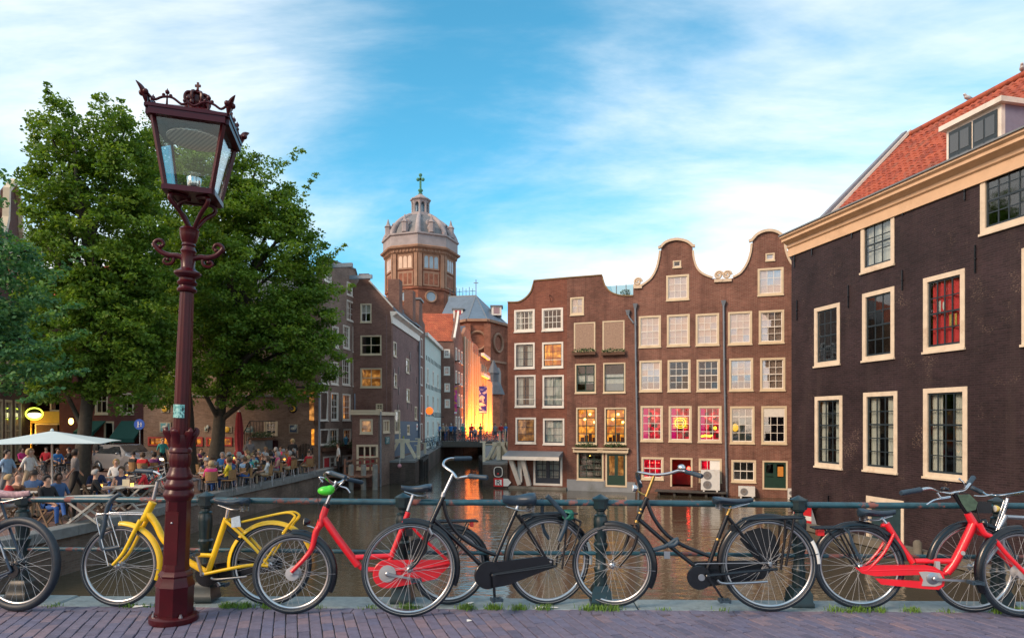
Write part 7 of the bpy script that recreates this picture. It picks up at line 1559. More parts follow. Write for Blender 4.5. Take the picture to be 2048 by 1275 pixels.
    core = oct([(hw(9.5),z(429)),(hw(9.5),z(404))], GL, 'lantern_core')
    for k in range(8):
        an = rot+k*pi/4; c, s = cos(an), sin(an); m = MB(); m.lathe([(0.34,z(429)),(0.30,z(427)),(0.28,z(408)),(0.42,z(405))],8,(c*hw(15.5),s*hw(15.5),0)); m.build('column', PW, h, 50)
        an2 = rot+pi/8+k*pi/4; c2, s2 = cos(an2), sin(an2); tx, ty = -s2, c2; rr_ = hw(15.5)*cos(pi/8); wd = hw(15.5)*sin(pi/8)*0.8
        m = MB(); m.tube([Vector((c2*rr_+tx*wd*cos(a_*pi/8), s2*rr_+ty*wd*cos(a_*pi/8), z(411)+wd*sin(a_*pi/8))) for a_ in range(9)],0.22,6); m.build('arch', PW, h, 60)
    oct([(hw(17),z(406)),(hw(18),z(404)),(hw(21),z(402)),(hw(21),z(400)),(hw(17),z(399)),(hw(14),z(396)),(hw(8),z(392)),(hw(4),z(389)),(hw(3),z(388))], PW, 'lantern_cap')
    m = MB(); m.lathe([(hw(3.5),z(389)),(hw(4.5),z(387)),(hw(2.2),z(385)),(hw(5),z(382)),(hw(5),z(380)),(hw(2),z(377)),(hw(1.6),z(372))],10); m.build('finial', CU, h, 50)
    m = MB(); m.bar((0,0,z(375)),(0,0,z(350)),0.42,0.42,(0,1,0)); m.bar((-hw(5),0,z(359)),(hw(5),0,z(359)),0.42,0.42,(0,1,0))
    for q in ((-hw(5),z(359)),(hw(5),z(359)),(0,z(350))): m.ball((q[0],0,q[1]),0.42,0.35,0.42,8,6)
    m.build('cross', CU, h)
    # choir with hipped slate roof
    SR = paint('choir_slate', (0.115,0.165,0.225), 0.5, var=0.18, scale=1.0)
    a = thing('church_choir', 'brick choir of the church with blue grey hipped roof, iron cresting and red dormer', 'church', (0,0,0)); Yc = 132.0
    def p(px,py,dy=0): return PX(px,py,Yc+dy)
    A, Bp, C, Dp, E = p(872,652,2), p(935,650,-7), p(975,650,-7), p(1014,653,0), p(1030,655,8); R1, R2 = p(900,593,8), p(952,591,4)
    m = MB(); zz = A.z
    for q in (A,Bp,C,Dp,E): q.z = zz
    m.add([A,Bp,C,Dp,E,R1,R2],[(0,1,6,5),(1,2,6),(2,3,6),(3,4,6)]); m.build('roof', SR, a)
    m = MB()
    for q0, q1 in ((A,Bp),(Bp,C),(C,Dp),(Dp,E)): m.quad((q0.x,q0.y,-4),(q1.x,q1.y,-4),(q1.x,q1.y,zz),(q0.x,q0.y,zz))
    m.build('wall', CB, a)
    for q0, q1 in ((A,Bp),(Bp,C),(C,Dp),(Dp,E)):
        m = MB(); m.bar(q0+Vector((0,-.3,-.2)), q1+Vector((0,-.3,-.2)), 0.9, 0.5); m.build('eaves', ST, a); m = MB(); m.bar(q0+Vector((0,-.2,-8)), q1+Vector((0,-.2,-8)), 0.5, 0.4); m.build('string_course', ST, a)
        mid = q0.lerp(q1,0.5); d = (q1-q0).normalized(); n_ = Vector((d.y,-d.x,0))
        for zc_, r_ in ((zz-4.2,1.8),):
            m = MB(); m.tube([mid+n_*0.15+d*r_*cos(i*pi/10)+Vector((0,0,zc_-zz+r_*sin(i*pi/10))) for i in range(20)],0.3,6,closed=True); m.build('roundel', ST, a, 60)
        m = MB(); w = 1.1; pts = [(-w,-18),(w,-18),(w,-10.5)]+[(w*cos(k*pi/8),-10.5+w*1.3*sin(k*pi/8)) for k in range(1,8)]+[(-w,-10.5)]
        m.add([mid+n_*0.2+d*x_+Vector((0,0,z_)) for x_, z_ in pts],[tuple(range(len(pts)))]); m.build('window', paint('lancet_glass', (0.06,0.07,0.08), 0.2, spec=0.8), a)
        m = MB(); m.bar(Vector((q0.x,q0.y-.4,-4)), Vector((q0.x,q0.y-.4,zz-1)), 1.3, 1.0, (0,1,0)); m.build('buttress', CB, a)
    m = MB(); m.bar(R1,R2,0.25,0.25); m.build('ridge', M_LEAD, a)
    for k in range(5):
        q = R1.lerp(R2,k/4); m = MB(); m.bar(q,q+Vector((0,0,1.9)),0.10,0.10,(0,1,0)); m.build('cresting_post', M_BLACK, a)
        if k < 4: q2 = R1.lerp(R2,(k+0.5)/4); m = MB(); m.bar(q2+Vector((-.55,0,1.0)),q2+Vector((.55,0,1.0)),0.09,0.09,(0,1,0)); m.bar(q2+Vector((0,0,0.1)),q2+Vector((0,0,1.6)),0.09,0.09,(0,1,0)); m.build('cresting_cross', M_BLACK, a)
    m = MB(); m.bar(R2,R2+Vector((0,0,3.4)),0.16,0.16,(0,1,0)); m.bar(R2+Vector((-.5,0,2.7)),R2+Vector((.5,0,2.7)),0.14,0.14,(0,1,0)); m.build('ridge_cross', M_LEAD, a)
    for (px,py,col) in ((916,624,paint('red_shutter',(0.42,0.02,0.03),0.6)),(993,618,paint('grey_shutter',(0.3,0.2,0.22),0.6))):
        q = p(px,py,-1.0); m = MB(); m.box(q.x-1.0,q.x+1.0,q.y,q.y+3.5,q.z-1.2,q.z+0.6); d = m.build('dormer', M_OFFW, a); MB().box(q.x-0.6,q.x+0.6,q.y-0.05,q.y-0.01,q.z-0.9,q.z+0.4).build('shutter', col, d); m = MB(); m.box(q.x-1.3,q.x+1.3,q.y-0.3,q.y+3.6,q.z+0.61,q.z+0.8); m.build('dormer_roof', M_LEAD, d)
    for q in (R2,):
        for e in (Bp,C,Dp): m = MB(); m.bar(e,q,0.2,0.16); m.build('hip', M_LEAD, a)
    # little grey turret at the street end
    tq = PX(987,760,112); t = thing('chapel_turret', 'small grey roofed turret at the end of the uplit street', 'turret', (tq.x,tq.y,0)); MB().lathe([(1.6,-1),(1.6,z(760)*0.55)],8).build('wall', CB, t); MB().lathe([(2.0,z(760)*0.55),(1.4,z(760)*0.55+1.6),(0.9,z(760)*0.55+2.2),(0.9,z(760)*0.55+3.6),(1.1,z(760)*0.55+3.7),(0.1,z(760)*0.55+6)],8).build('roof', M_SLATE, t)
church()
# ---------------------------------------------------------------- buildings on the left quay
def ztr(u, v): return (260+u/4.876, 740+v/4.876)
def quay_buildings():
    FT = Fac((-21.3,37.0), (-11.05,37.0)); h = FT.place('terrace_wall', 'long brown brick wall with small plaques behind the crowded terrace', 'wall'); zt = FT.uz(450,793)[1]
    def rt(a,b,c,d): p = ztr(a,b); q = ztr(c,d); return FT.rect(p[0],p[1],q[0],q[1])
    door = rt(1310,497,1440,640); low = rt(1330,680,1445,790)
    bars = [rt(178,648,400,735), rt(630,650,712,740), rt(745,652,998,738)]
    wall_mesh(MB(), [(0,QUAY-0.3),(FT.L,QUAY-0.3),(FT.L,zt),(0,zt)], [door,low]+bars, 0.35).build('front_wall', B_TERR, h)
    m = MB(); m.box(0,FT.L,-0.08,0.4,zt+0.002,zt+0.10); m.build('coping', M_COPE, h); MB().box(0,FT.L,0.36,3.0,QUAY,zt-0.05).build('rear_block', M_DARKIN, h)
    window(h, door, M_CREAM, M_CREAM, 2, 3, 0.12, 0.05, None, 'dimlit', sill=False, name='door')
    MB().box(low[0],low[1],0.1,0.15,low[2],low[3]).build('lower_door', paint('dark_red_door', (0.05,0.008,0.008), 0.5), h)
    for r in bars:
        m = MB(); m.box(r[0],r[1],-0.06,0.05,r[2],r[2]+0.09); m.box(r[0],r[1],-0.06,0.05,r[3]-0.09,r[3]); m.box(r[0],r[0]+0.09,-0.059,0.05,r[2]+.09,r[3]-.09); m.box(r[1]-0.09,r[1],-0.059,0.05,r[2]+.09,r[3]-.09); f = m.build('serving_hatch', paint('red_hatch', (0.30,0.02,0.015), 0.5), h)
        MB().quad((r[0],0.30,r[2]),(r[1],0.30,r[2]),(r[1],0.30,r[3]),(r[0],0.30,r[3])).build('lit_room', emit('amber_bar', (1.0,0.30,0.02), 1.1, 1.0, 3.0, (0.10,0.02,0.003)), f); link('pane', _unit, f, ((r[0]+r[1])/2,0.0,(r[2]+r[3])/2), None, (r[1]-r[0]-0.18,0.006,r[3]-r[2]-0.18))
    # plaques in the wall
    pl = [((293,505,400,605),'teal','teal carved plaque with pale rider left of the maroon lamp'),((725,545,760,600),'teal','small teal plaque beside the dark tree trunk'),((905,548,995,605),'disc','pale plaque with yellow disc beside the red parasol'),((1120,552,1210,612),'teal','pale teal plaque right of the red parasol'),((1552,525,1640,612),'blue','dark blue framed picture beside the lit doorway'),((305,345,385,412),'disc','square plaque with yellow disc high by the lamp post')]
    for (q, kind, lab) in pl:
        r = rt(*q); o = FT.place('wall_plaque', lab, 'plaque', 'plaques on the terrace wall'); MB().box(r[0],r[1],-0.05,-0.004,r[2],r[3]).build('frame', paint('plaque_stone', (0.30,0.26,0.19), 0.8, var=0.2), o)
        t = paint('teal_relief', (0.07,0.20,0.22), 0.6, var=0.7, scale=7) if kind == 'teal' else (paint('blue_picture', (0.02,0.05,0.10), 0.5, var=0.6, scale=6) if kind == 'blue' else paint('brown_relief', (0.14,0.09,0.05), 0.8, var=0.4))
        MB().box(r[0]+.06,r[1]-.06,-0.065,-0.052,r[2]+.06,r[3]-.06).build('relief', t, o)
        if kind == 'disc': m = MB(); m.ball(((r[0]+r[1])/2,-0.07,(r[2]+r[3])/2),0.17,0.05,0.17,14,8); m.build('disc', paint('ochre_disc', (0.58,0.36,0.03), 0.5), o, 60)
        else: m = MB(); m.ball(((r[0]+r[1])/2,-0.07,(r[2]+r[3])/2),(r[1]-r[0])*0.3,0.04,(r[3]-r[2])*0.18,12,6); m.ball(((r[0]+r[1])/2+0.12,-0.07,(r[2]+r[3])/2+0.12),0.08,0.04,0.12,8,6); m.build('figure', paint('pale_relief', (0.33,0.36,0.33), 0.7, var=0.3), o, 60)
    r = rt(1560,345,1622,405); o = FT.place('wall_plaque', 'round black plaque with yellow crescent moon', 'plaque', 'plaques on the terrace wall'); c = ((r[0]+r[1])/2,(r[2]+r[3])/2); m = MB(); m.ball((c[0],-0.02,c[1]),0.25,0.05,0.25,18,8); m.build('disc', M_BLACK, o, 60)
    cres = [(c[0]+0.17*cos(a),c[1]+0.17*sin(a)) for a in [radians(-150+30*k) for k in range(11)]] + [(c[0]-0.05+0.13*cos(a),c[1]+0.02+0.13*sin(a)) for a in [radians(140-28*k) for k in range(11)]]
    m = MB(); m.prism(cres,-0.10,-0.08); m.build('moon', paint('ochre_disc', (0.58,0.36,0.03)), o)
    # stairs and iron railing to the lit door
    st = FT.place('outside_stair', 'stone stair with iron railing climbing to the lit doorway', 'stair'); a = rt(1090,690,1240,820)
    for k in range(9):
        x0 = a[0]+(a[1]-a[0])*k/9; zz = QUAY+0.2*(k+1); MB().box(x0,a[1]+0.9,-1.1,-0.01,zz-0.2,zz-0.003).build('step', M_COPE, st)
        m = MB(); m.tube([(x0+.1,-1.05,zz),(x0+.1,-1.05,zz+0.9)],0.018,5); m.build('baluster', M_BLACK, st)
    m = MB(); m.tube([(a[0],-1.05,QUAY+0.95),(a[1],-1.05,QUAY+2.7),(low[1]+0.2,-1.05,QUAY+2.7)],0.03,6); m.build('handrail', M_BLACK, st)
    for k in range(9): x = a[1]+0.05+(low[1]-a[1]+0.1)*k/8; MB().tube([(x,-1.05,QUAY+1.7),(x,-1.05,QUAY+2.7)],0.015,5).build('baluster', M_BLACK, st)
    r = rt(1255,640,1480,690); planter(FT, r[0], r[1], r[2]+0.1, 'leafy trough hanging on the stair landing by the lit doorway', 0.3, 0.15, 0.25, 420).location += Vector((0,-1.0,0))
    g = rt(1640,710,1785,980); gt = FT.place('iron_gate', 'arched black iron gate in the terrace wall', 'gate')
    for k in range(11): x = g[0]+(g[1]-g[0])*k/10; MB().tube([(x,-0.08,QUAY),(x,-0.08,g[3]-0.25*abs(2*k/10-1)**2)],0.016,5).build('bar', M_BLACK, gt)
    MB().tube([(g[0],-0.08,QUAY+0.2),(g[1],-0.08,QUAY+0.2)],0.02,5).build('cross_bar', M_BLACK, gt)
    # white rendered building above the wall
    FP = Fac((-21.1,39.3), (-11.6,39.3)); o = FP.place('rendered_building', 'pale rendered building rising behind the terrace wall and trees', 'building'); WHT = paint('pale_render', (0.42,0.36,0.32), 0.8, var=0.12, scale=1.5)
    ws = [(1.0+2.6*i, 2.1+2.6*i, 3.9+2.7*j, 5.6+2.7*j) for i in range(3) for j in range(2)]
    wall_mesh(MB(), [(0,QUAY),(FP.L,QUAY),(FP.L,8.4),(0,8.4)], ws, 0.3).build('front_wall', WHT, o); body(o,0,FP.L,8,QUAY,8.4,WHT,M_SLATE,11.2,0.3,'x')
    for r in ws: window(o, r, M_OFFW, M_OFFW, 2, 3, 0.1, 0.03, None, 'dark', panes=False)
    # red brown houses with green awnings
    B_R = brick('brick_dark_red', (0.150,0.045,0.038), (0.195,0.062,0.050), (0.15,0.08,0.07), stain=0.25)
    FR = Fac((-29.0,41.0), (-21.3,41.0)); h = FR.place('awning_house', 'dark red brick house with two green awnings behind the moving car', 'house')
    def rr2(a,b,c,d): return FR.rect(a,b,c,d)
    ws = [rr2(240,785,268,828), rr2(190,775,216,828), rr2(240,690,268,735), rr2(190,690,216,735)]; dr = rr2(208,842,228,925)
    wall_mesh(MB(), [(0,QUAY),(FR.L,QUAY),(FR.L,9.5),(0,9.5)], ws+[dr], 0.3).build('front_wall', B_R, h); body(h,0,FR.L,9,QUAY,9.5,B_R,M_TILES,12.5,0.3,'x')
    for r in ws: window(h, r, M_CREAM, M_CREAM, 2, 2, 0.1, 0.05, None, 'dark', panes=False)
    window(h, dr, M_CREAM, M_DGREEN, 1, 2, 0.1, 0.06, None, 'dark', sill=False, name='door', panes=False)
    AW = paint('green_awning', (0.012,0.085,0.062), 0.7, var=0.12)
    for k, (x0,x1,yt,yb,lab) in enumerate(((174,212,841,862,'green awning nearer the tree trunk'),(243,292,841,875,'green awning above the moving car beside the pedestrian sign'))):
        p = FR.uz(x0,yt); q = FR.uz(x1,yb); o = FR.place('shop_awning', lab, 'awning', 'green awnings'); m = MB(); m.add([(p[0],-.02,p[1]),(q[0],-.02,p[1]),(q[0],-1.3,q[1]),(p[0],-1.3,q[1]),(p[0],-.02,p[1]-.04),(q[0],-.02,p[1]-.04),(q[0],-1.3,q[1]-.25),(p[0],-1.3,q[1]-.25)],[(0,3,2,1),(3,7,6,2),(0,4,7,3),(1,2,6,5)]); m.build('cloth', AW, o)
        for xx in (p[0]+.05,q[0]-.05): MB().tube([(xx,-.02,q[1]-1.0),(xx,-1.25,q[1]-.1)],0.02,5).build('arm', M_BLACK, o)
    sgp = PX(279,848,36.2); o = thing('pedestrian_sign', 'round blue sign with white adult and child figures above the car', 'sign', (sgp.x,36.2,QUAY)); zc_ = sgp.z-QUAY
    MB().tube([(0,0.05,0),(0,0.05,zc_+0.3)],0.035,8).build('pole', M_LEAD, o, 60); m = MB(); m.lathe([(0.30,0),(0.30,0.03)],28); m.v = [(x,-z,y+zc_) for x,y,z in m.v]; m.build('disc', paint('sign_blue', (0.01,0.08,0.42), 0.4), o)
    for (dx,s) in ((-0.06,1.0),(0.10,0.7)):
        m = MB(); m.ball((dx,-0.035,zc_+0.13*s),0.032*s,0.008,0.036*s,8,6); m.tube([(dx,-0.035,zc_+0.09*s),(dx,-0.035,zc_-0.03)],0.03*s,6,sq=(0.3,1)); m.tube([(dx,-0.035,zc_-0.02),(dx-0.05*s,-0.035,zc_-0.02-0.16*s)],0.018*s,5); m.tube([(dx,-0.035,zc_-0.02),(dx+0.05*s,-0.035,zc_-0.02-0.16*s)],0.018*s,5); m.tube([(dx,-0.035,zc_+0.07*s),(dx+0.08*s,-0.035,zc_-0.0)],0.012*s,5); m.build('figure', M_WHITE, o)
    # cafe with yellow front
    FY = Fac((-30.6,40.6), (-29.0,40.8)); FC2 = Fac((-31.0,38.6), (-30.55,40.5)); B_D = brick('brick_dark_brown', (0.085,0.045,0.038), (0.12,0.065,0.052), (0.12,0.085,0.07), stain=0.25)
    FK = Fac((-36.0,41.2), (-29.05,41.2)); h = FK.place('cafe_house', 'brown brick cafe house with glowing yellow shopfront and red lit windows', 'house')
    ws = [FK.rect(100,775,128,822), FK.rect(60,690,90,745), FK.rect(105,690,130,745)]; sw = FK.rect(70,846,132,878)
    wall_mesh(MB(), [(0,QUAY),(FK.L,QUAY),(FK.L,8.8),(0,8.8)], ws+[sw], 0.3).build('front_wall', B_D, h); body(h,0,FK.L,9,QUAY,8.8,B_D,M_TILES,12,0.3,'x')
    for r in ws: window(h, r, M_CREAM, M_CREAM, 2, 2, 0.1, 0.05, None, 'dark', panes=False)
    window(h, sw, M_CREAM, M_CREAM, 6, 2, 0.09, 0.10, None, 'redlit', sw=0.04)
    YP = paint('yellow_front', (0.62,0.40,0.06), 0.6, var=0.1); fz = FK.uz(70,822); m = MB(); m.box(sw[0]-0.8,sw[1]+0.15,-0.10,-0.01,sw[3]+0.02,fz[1]); m.build('shop_fascia', YP, h); m = MB(); m.box(sw[0]-0.9,sw[0]-0.15,-0.12,-0.012,QUAY,fz[1]); m.build('shop_pilaster', YP, h)
    MB().box(sw[0]-0.75,sw[0]-0.3,-0.16,-0.13,QUAY+0.2,QUAY+2.1).build('lit_door', emit('orange_door', (1.0,0.22,0.03), 0.8), h)
    lo = bpy.data.lights.new('cafe_lamp', 'POINT'); lo.energy = 90; lo.color = (1.0,0.62,0.12); lo.shadow_soft_size = 0.15; wl = FK.place('cafe_wall_lamp', 'glowing yellow wall lamp by the cafe door', 'lamp'); lb = bpy.data.objects.new('bulb_light', lo); COL.objects.link(lb); lb.parent = wl; lb.location = (sw[0]-0.5,-1.0,sw[2]+0.2); MB().ball((sw[0]-0.1,-0.3,sw[2]+0.15),0.14).build('globe', M_LAMPY, wl, 60); MB().tube([(sw[0]-0.1,0,sw[2]+0.3),(sw[0]-0.1,-0.3,sw[2]+0.28)],0.02,5).build('arm', M_BLACK, wl)
    p = PX(70,827,39.2); o = thing('cafe_sign', 'glowing yellow green oval sign hanging over the cafe terrace', 'sign', p); m = MB(); m.tube([(0.52*cos(2*pi*i/28),-0.06,0.36*sin(2*pi*i/28)) for i in range(28)],0.035,6,closed=True); m.build('neon_ring', emit('lime_neon', (0.75,0.95,0.06), 2.2), o, 60)
    m = MB(); m.lathe([(1.0,-0.5),(1.0,0.5)],28); m.v = [(x*0.5,z*0.08,y*0.34) for x,y,z in m.v]; m.build('body', paint('sign_dark', (0.05,0.04,0.02), 0.5), o); m = MB(); m.prism([(0.44*cos(a),-0.02+0.26*sin(a)*(1 if sin(a)<0 else 0.35)) for a in [2*pi*i/24 for i in range(24)]],-0.05,-0.045); m.build('lit_panel', emit('sign_white', (1.0,0.9,0.45), 1.6), o); m = MB(); m.bar((0,0.05,0.34),(-0.2,1.5,0.45),0.05,0.05); m.build('bracket', M_BLACK, o)
    p = PX(142,842,39.6); o = thing('cafe_lantern', 'small glowing yellow lantern left of the tree trunk', 'lamp', p); MB().ball((0,0,0),0.13,0.13,0.2).build('globe', M_LAMPY, o, 60); MB().tube([(0,0,0.2),(0,0.8,0.45)],0.02,5).build('arm', M_BLACK, o)
    # house with ornate neck gable at the picture's left edge
    FL = Fac((-29.2,33.5), (-30.9,40.9)); FL = Fac((-26.9,33.0), (-30.4,40.4)); h = FL.place('neck_gable_house', 'dark brick house with cream neck gable at the left edge above the trees', 'house'); L = FL.L
    ws = [FL.rect(-40,790,45,885) if False else (0.6,2.2,-0.9,2.6),(2.6,4.0,-0.9,2.6),(4.6,6.0,-0.9,2.6)] + [(0.7+2.2*i,2.0+2.2*i,3.6+2.6*j,5.4+2.6*j) for i in range(3) for j in range(3)]
    ztop = 13.6; out = [(0,QUAY),(L,QUAY),(L,11.0),(L*0.76,11.3),(L*0.66,12.6),(L*0.64,14.2),(L*0.5,15.0),(L*0.36,14.2),(L*0.34,12.6),(L*0.24,11.3),(0,11.0)]
    wall_mesh(MB(), out, ws, 0.3).build('front_wall', B_D, h); body(h,0,L,9,QUAY,10.8,B_D,M_TILES,14,0.3)
    for r in ws: window(h, r, M_CREAM, M_CREAM, 3, 4, 0.12, 0.03, 0.5, 'curtain' if r[2] < 0 else 'dark', panes=r[2] < 0)
    m = MB(); m.sweep([(L*0.24,11.3),(L*0.34,12.6),(L*0.36,14.2),(L*0.5,15.0),(L*0.64,14.2),(L*0.66,12.6),(L*0.76,11.3)][::-1][::-1], 0.3, 0.3, 0.1); m.build('gable_trim', M_CREAM, h); m = MB(); m.box(-0.1,L+0.1,-0.35,-0.005,10.5,10.9); m.build('cornice', M_CREAM, h)
    # red brick tower of lit windows glimpsed through the leaves
    FX = Fac((-26.5,44.5),(-22.0,44.5)); o = FX.place('lit_gable', 'brick gable with glowing window glimpsed between the leaves', 'building'); w_ = FX.rect(264,712,290,768)
    wall_mesh(MB(), [(0,QUAY),(FX.L,QUAY),(FX.L,6),(FX.L*0.5,8),(0,6)], [], 0.3).build('wall', B_R, o)
quay_buildings()
# ---------------------------------------------------------------- trees
import numpy as np
M_BARK = paint('elm_bark', (0.045,0.038,0.028), 0.9, var=0.4, scale=7, bump=0.6)
def leaf_cloud(name, parent, ells, Y, n_cl, per, size, mat, seed, rad, flat=0.55, extra=()):
    g = np.random.default_rng(seed); S = Y/F; C = []
    vols = np.array([e[2]*e[3]*e[2] for e in ells], float); vols /= vols.sum()
    for e, v in zip(ells, vols):
        k = max(3, int(n_cl*v)); u = g.normal(size=(k,3)); u /= np.linalg.norm(u,axis=1)[:,None]; r = g.uniform(0.30,1.0,k)**0.55
        c = PX(e[0],e[1],Y); u *= r[:,None]; C.append(np.stack([c.x+u[:,0]*e[2]*S, c.y+u[:,1]*e[2]*S*0.9, c.z+u[:,2]*e[3]*S],1))
    C = np.concatenate(C); n = len(C)
    for a, b, m_ in extra:      # loose sprays reaching out of the crown
        a, b = np.array(PX(*a,Y-0.5)), np.array(PX(*b,Y-0.5)); C = np.concatenate([C, a+(b-a)*np.linspace(0,1,m_)[:,None]])
    tot = len(C)*per; ci = np.repeat(np.arange(len(C)), per)
    keep = (ci < n) | (g.uniform(0,1,tot) < 0.22); ci = ci[keep]; tot = len(ci)
    sz = np.where(ci < n, 1.0, 0.42)[:,None]; R = rad*g.uniform(0.65,1.35,len(C))[ci][:,None]*sz
    d = g.normal(size=(tot,3)); d /= np.linalg.norm(d,axis=1)[:,None]; d *= (g.uniform(0,1,tot)**0.5)[:,None]; d[:,2] *= flat
    P = C[ci] + d*R
    nrm = g.normal(size=(tot,3))*0.75 + np.array([0,-0.15,0.9]); nrm /= np.linalg.norm(nrm,axis=1)[:,None]
    a = np.cross(nrm, g.normal(size=(tot,3))); a /= np.linalg.norm(a,axis=1)[:,None]; b = np.cross(nrm, a)
    L = (size*g.uniform(0.65,1.3,tot))[:,None]; dr = np.array([0,0,-0.12])*L
    V = np.stack([P-a*L*0.5, P+b*L*0.30-a*L*0.05, P+a*L*0.5+dr, P-b*L*0.30-a*L*0.05], 1).reshape(-1,3)
    me = bpy.data.meshes.new(name); me.vertices.add(tot*4); me.vertices.foreach_set('co', V.ravel()); me.loops.add(tot*4); me.loops.foreach_set('vertex_index', np.arange(tot*4)); me.polygons.add(tot); me.polygons.foreach_set('loop_start', np.arange(tot)*4); me.update(calc_edges=True)
    at = me.attributes.new('leafvar','FLOAT','FACE'); at.data.foreach_set('value', np.clip(g.uniform(0.2,0.8,len(C))[ci]+g.normal(0,0.16,tot),0,1).astype(np.float32))
    me.materials.append(mat); o = link(name, me, parent); Mi = Matrix.Translation(parent.location).inverted(); o.matrix_parent_inverse = Mi
    return C[:n]
def tree(label, base, th, Y, ells, n_cl, per, size, mat, seed, r0, lean, rad=0.62, limbs=26, extra=()):
    root = thing('elm_tree', label, 'tree', base, (0,0,0), 'trees on the quay')
    C = leaf_cloud('crown', root, ells, Y, n_cl, per, size, mat, seed, rad, extra=extra)
    r = random.Random(seed); B = Vector(base); top = B + Vector((lean, 0, th)); m = MB()
    path = [B + Vector((lean*t + 0.12*sin(t*5+seed), 0.1*sin(t*4), th*t)) for t in [i/10 for i in range(11)]]
    m.tube([p - B for p in path], [r0*1.45, r0*1.05] + [r0*(1-0.085*i) for i in range(2,11)], 12); trunk = m.build('trunk', M_BARK, root, 60)
    idx = sorted(range(len(C)), key=lambda i: r.random())[:limbs]
    for i in idx:
        q = Vector(C[i]); t = min(0.95, max(0.28, ((q.z-B.z)/th)*0.72)); p = path[int(t*10)]; mid = p.lerp(q,0.55) + Vector((r.uniform(-.4,.4),r.uniform(-.4,.4),r.uniform(0.1,0.7)))
        mm = MB(); mm.tube([v-B for v in smooth_path([p, mid, q],4)], [0.11*r0/0.3-0.0105*k*r0/0.3 for k in range(9)], 6); mm.build('limb', M_BARK, root, 60)
    return root
LM1 = leaf_mat('elm_leaf', (0.052,0.115,0.016), (0.125,0.228,0.028), (0.240,0.345,0.045))
LM2 = leaf_mat('elm_leaf_blue', (0.035,0.115,0.055), (0.085,0.215,0.095), (0.175,0.310,0.095))
def GQ(px, Y): return Vector(((px-CX)/F*Y, Y, QUAY))
tree('tall slender elm with loose crown standing by the white parasol', GQ(165,24.0), 11.5, 24.0, [(190,470,125,230),(115,330,62,130),(235,320,75,110),(185,680,160,110),(108,225,30,55),(205,245,32,50),(250,620,100,150),(100,560,60,130),(140,760,90,55),(260,760,80,60)], 840, 115, 0.150, LM1, 5, 0.27, 0.3, 0.46, 34, extra=[((100,230),(96,170),5),((170,260),(190,195),5),((70,290),(55,240),4),((60,330),(35,350),4),((245,250),(240,200),4),((85,400),(40,385),5)])
tree('broad elm with dense dark crown shading the terrace tables', GQ(422,30.0), 9.0, 30.0, [(500,560,160,210),(430,440,110,170),(560,700,125,95),(400,690,110,110),(520,390,75,85),(612,630,75,95),(570,480,70,90),(600,760,60,50),(500,780,80,50)], 950, 120, 0.165, LM1, 8, 0.36, 1.2, 0.54, 34, extra=[((600,400),(630,350),5),((640,600),(705,570),6),((650,520),(690,490),5),((560,340),(600,300),4),((640,700),(700,720),5)])
tree('elm standing directly behind the maroon lamp post', GQ(381,32.5), 9.5, 32.5, [(330,470,120,220),(300,640,110,140),(390,620,100,130),(350,330,90,100),(330,760,90,50)], 560, 115, 0.17, LM1, 12, 0.34, -0.8, 0.55, 18)
tree('nearer elm with bluish leaves reaching in at the left edge', Vector((-13.2,13.5,QUAY)), 8.0, 13.0, [(-10,570,95,110),(10,720,100,65),(-100,600,130,220),(-50,480,70,110)], 240, 85, 0.10, LM2, 15, 0.22, 0.2, 0.32, 16, extra=[((60,600),(165,500),10),((70,640),(150,610),8),((60,700),(165,665),9),((80,760),(170,740),9),((20,360),(-5,345),3),((50,800),(120,775),7)])
# ---------------------------------------------------------------- people
SKIN = [paint('skin_a',(0.46,0.27,0.19),0.6,var=0.06), paint('skin_b',(0.36,0.20,0.13),0.6,var=0.06), paint('skin_c',(0.12,0.06,0.04),0.6,var=0.08)]
COLS = {'black':(0.012,0.012,0.014),'navy':(0.015,0.025,0.07),'white':(0.62,0.62,0.60),'yellow':(0.62,0.50,0.03),'red':(0.50,0.02,0.03),'pink':(0.62,0.04,0.20),'blue':(0.03,0.16,0.42),'light blue':(0.28,0.42,0.58),'grey':(0.20,0.20,0.21),'green':(0.04,0.30,0.08),'teal':(0.03,0.26,0.24),'brown':(0.12,0.06,0.035),'purple':(0.14,0.03,0.14),'beige':(0.42,0.34,0.24),'jeans':(0.03,0.10,0.32),'denim':(0.04,0.09,0.20),'mint':(0.30,0.50,0.40),'orange':(0.60,0.20,0.03)}
def cloth(c): return paint('cloth_'+c.replace(' ','_'), COLS[c], 0.85, var=0.18, scale=9)
HAIR = [paint('hair_dark',(0.016,0.011,0.009),0.6,var=0.3,scale=30), paint('hair_brown',(0.07,0.04,0.02),0.6,var=0.3,scale=30), paint('hair_fair',(0.36,0.25,0.12),0.6,var=0.25,scale=30), paint('hair_grey',(0.32,0.31,0.30),0.6,var=0.2,scale=30)]
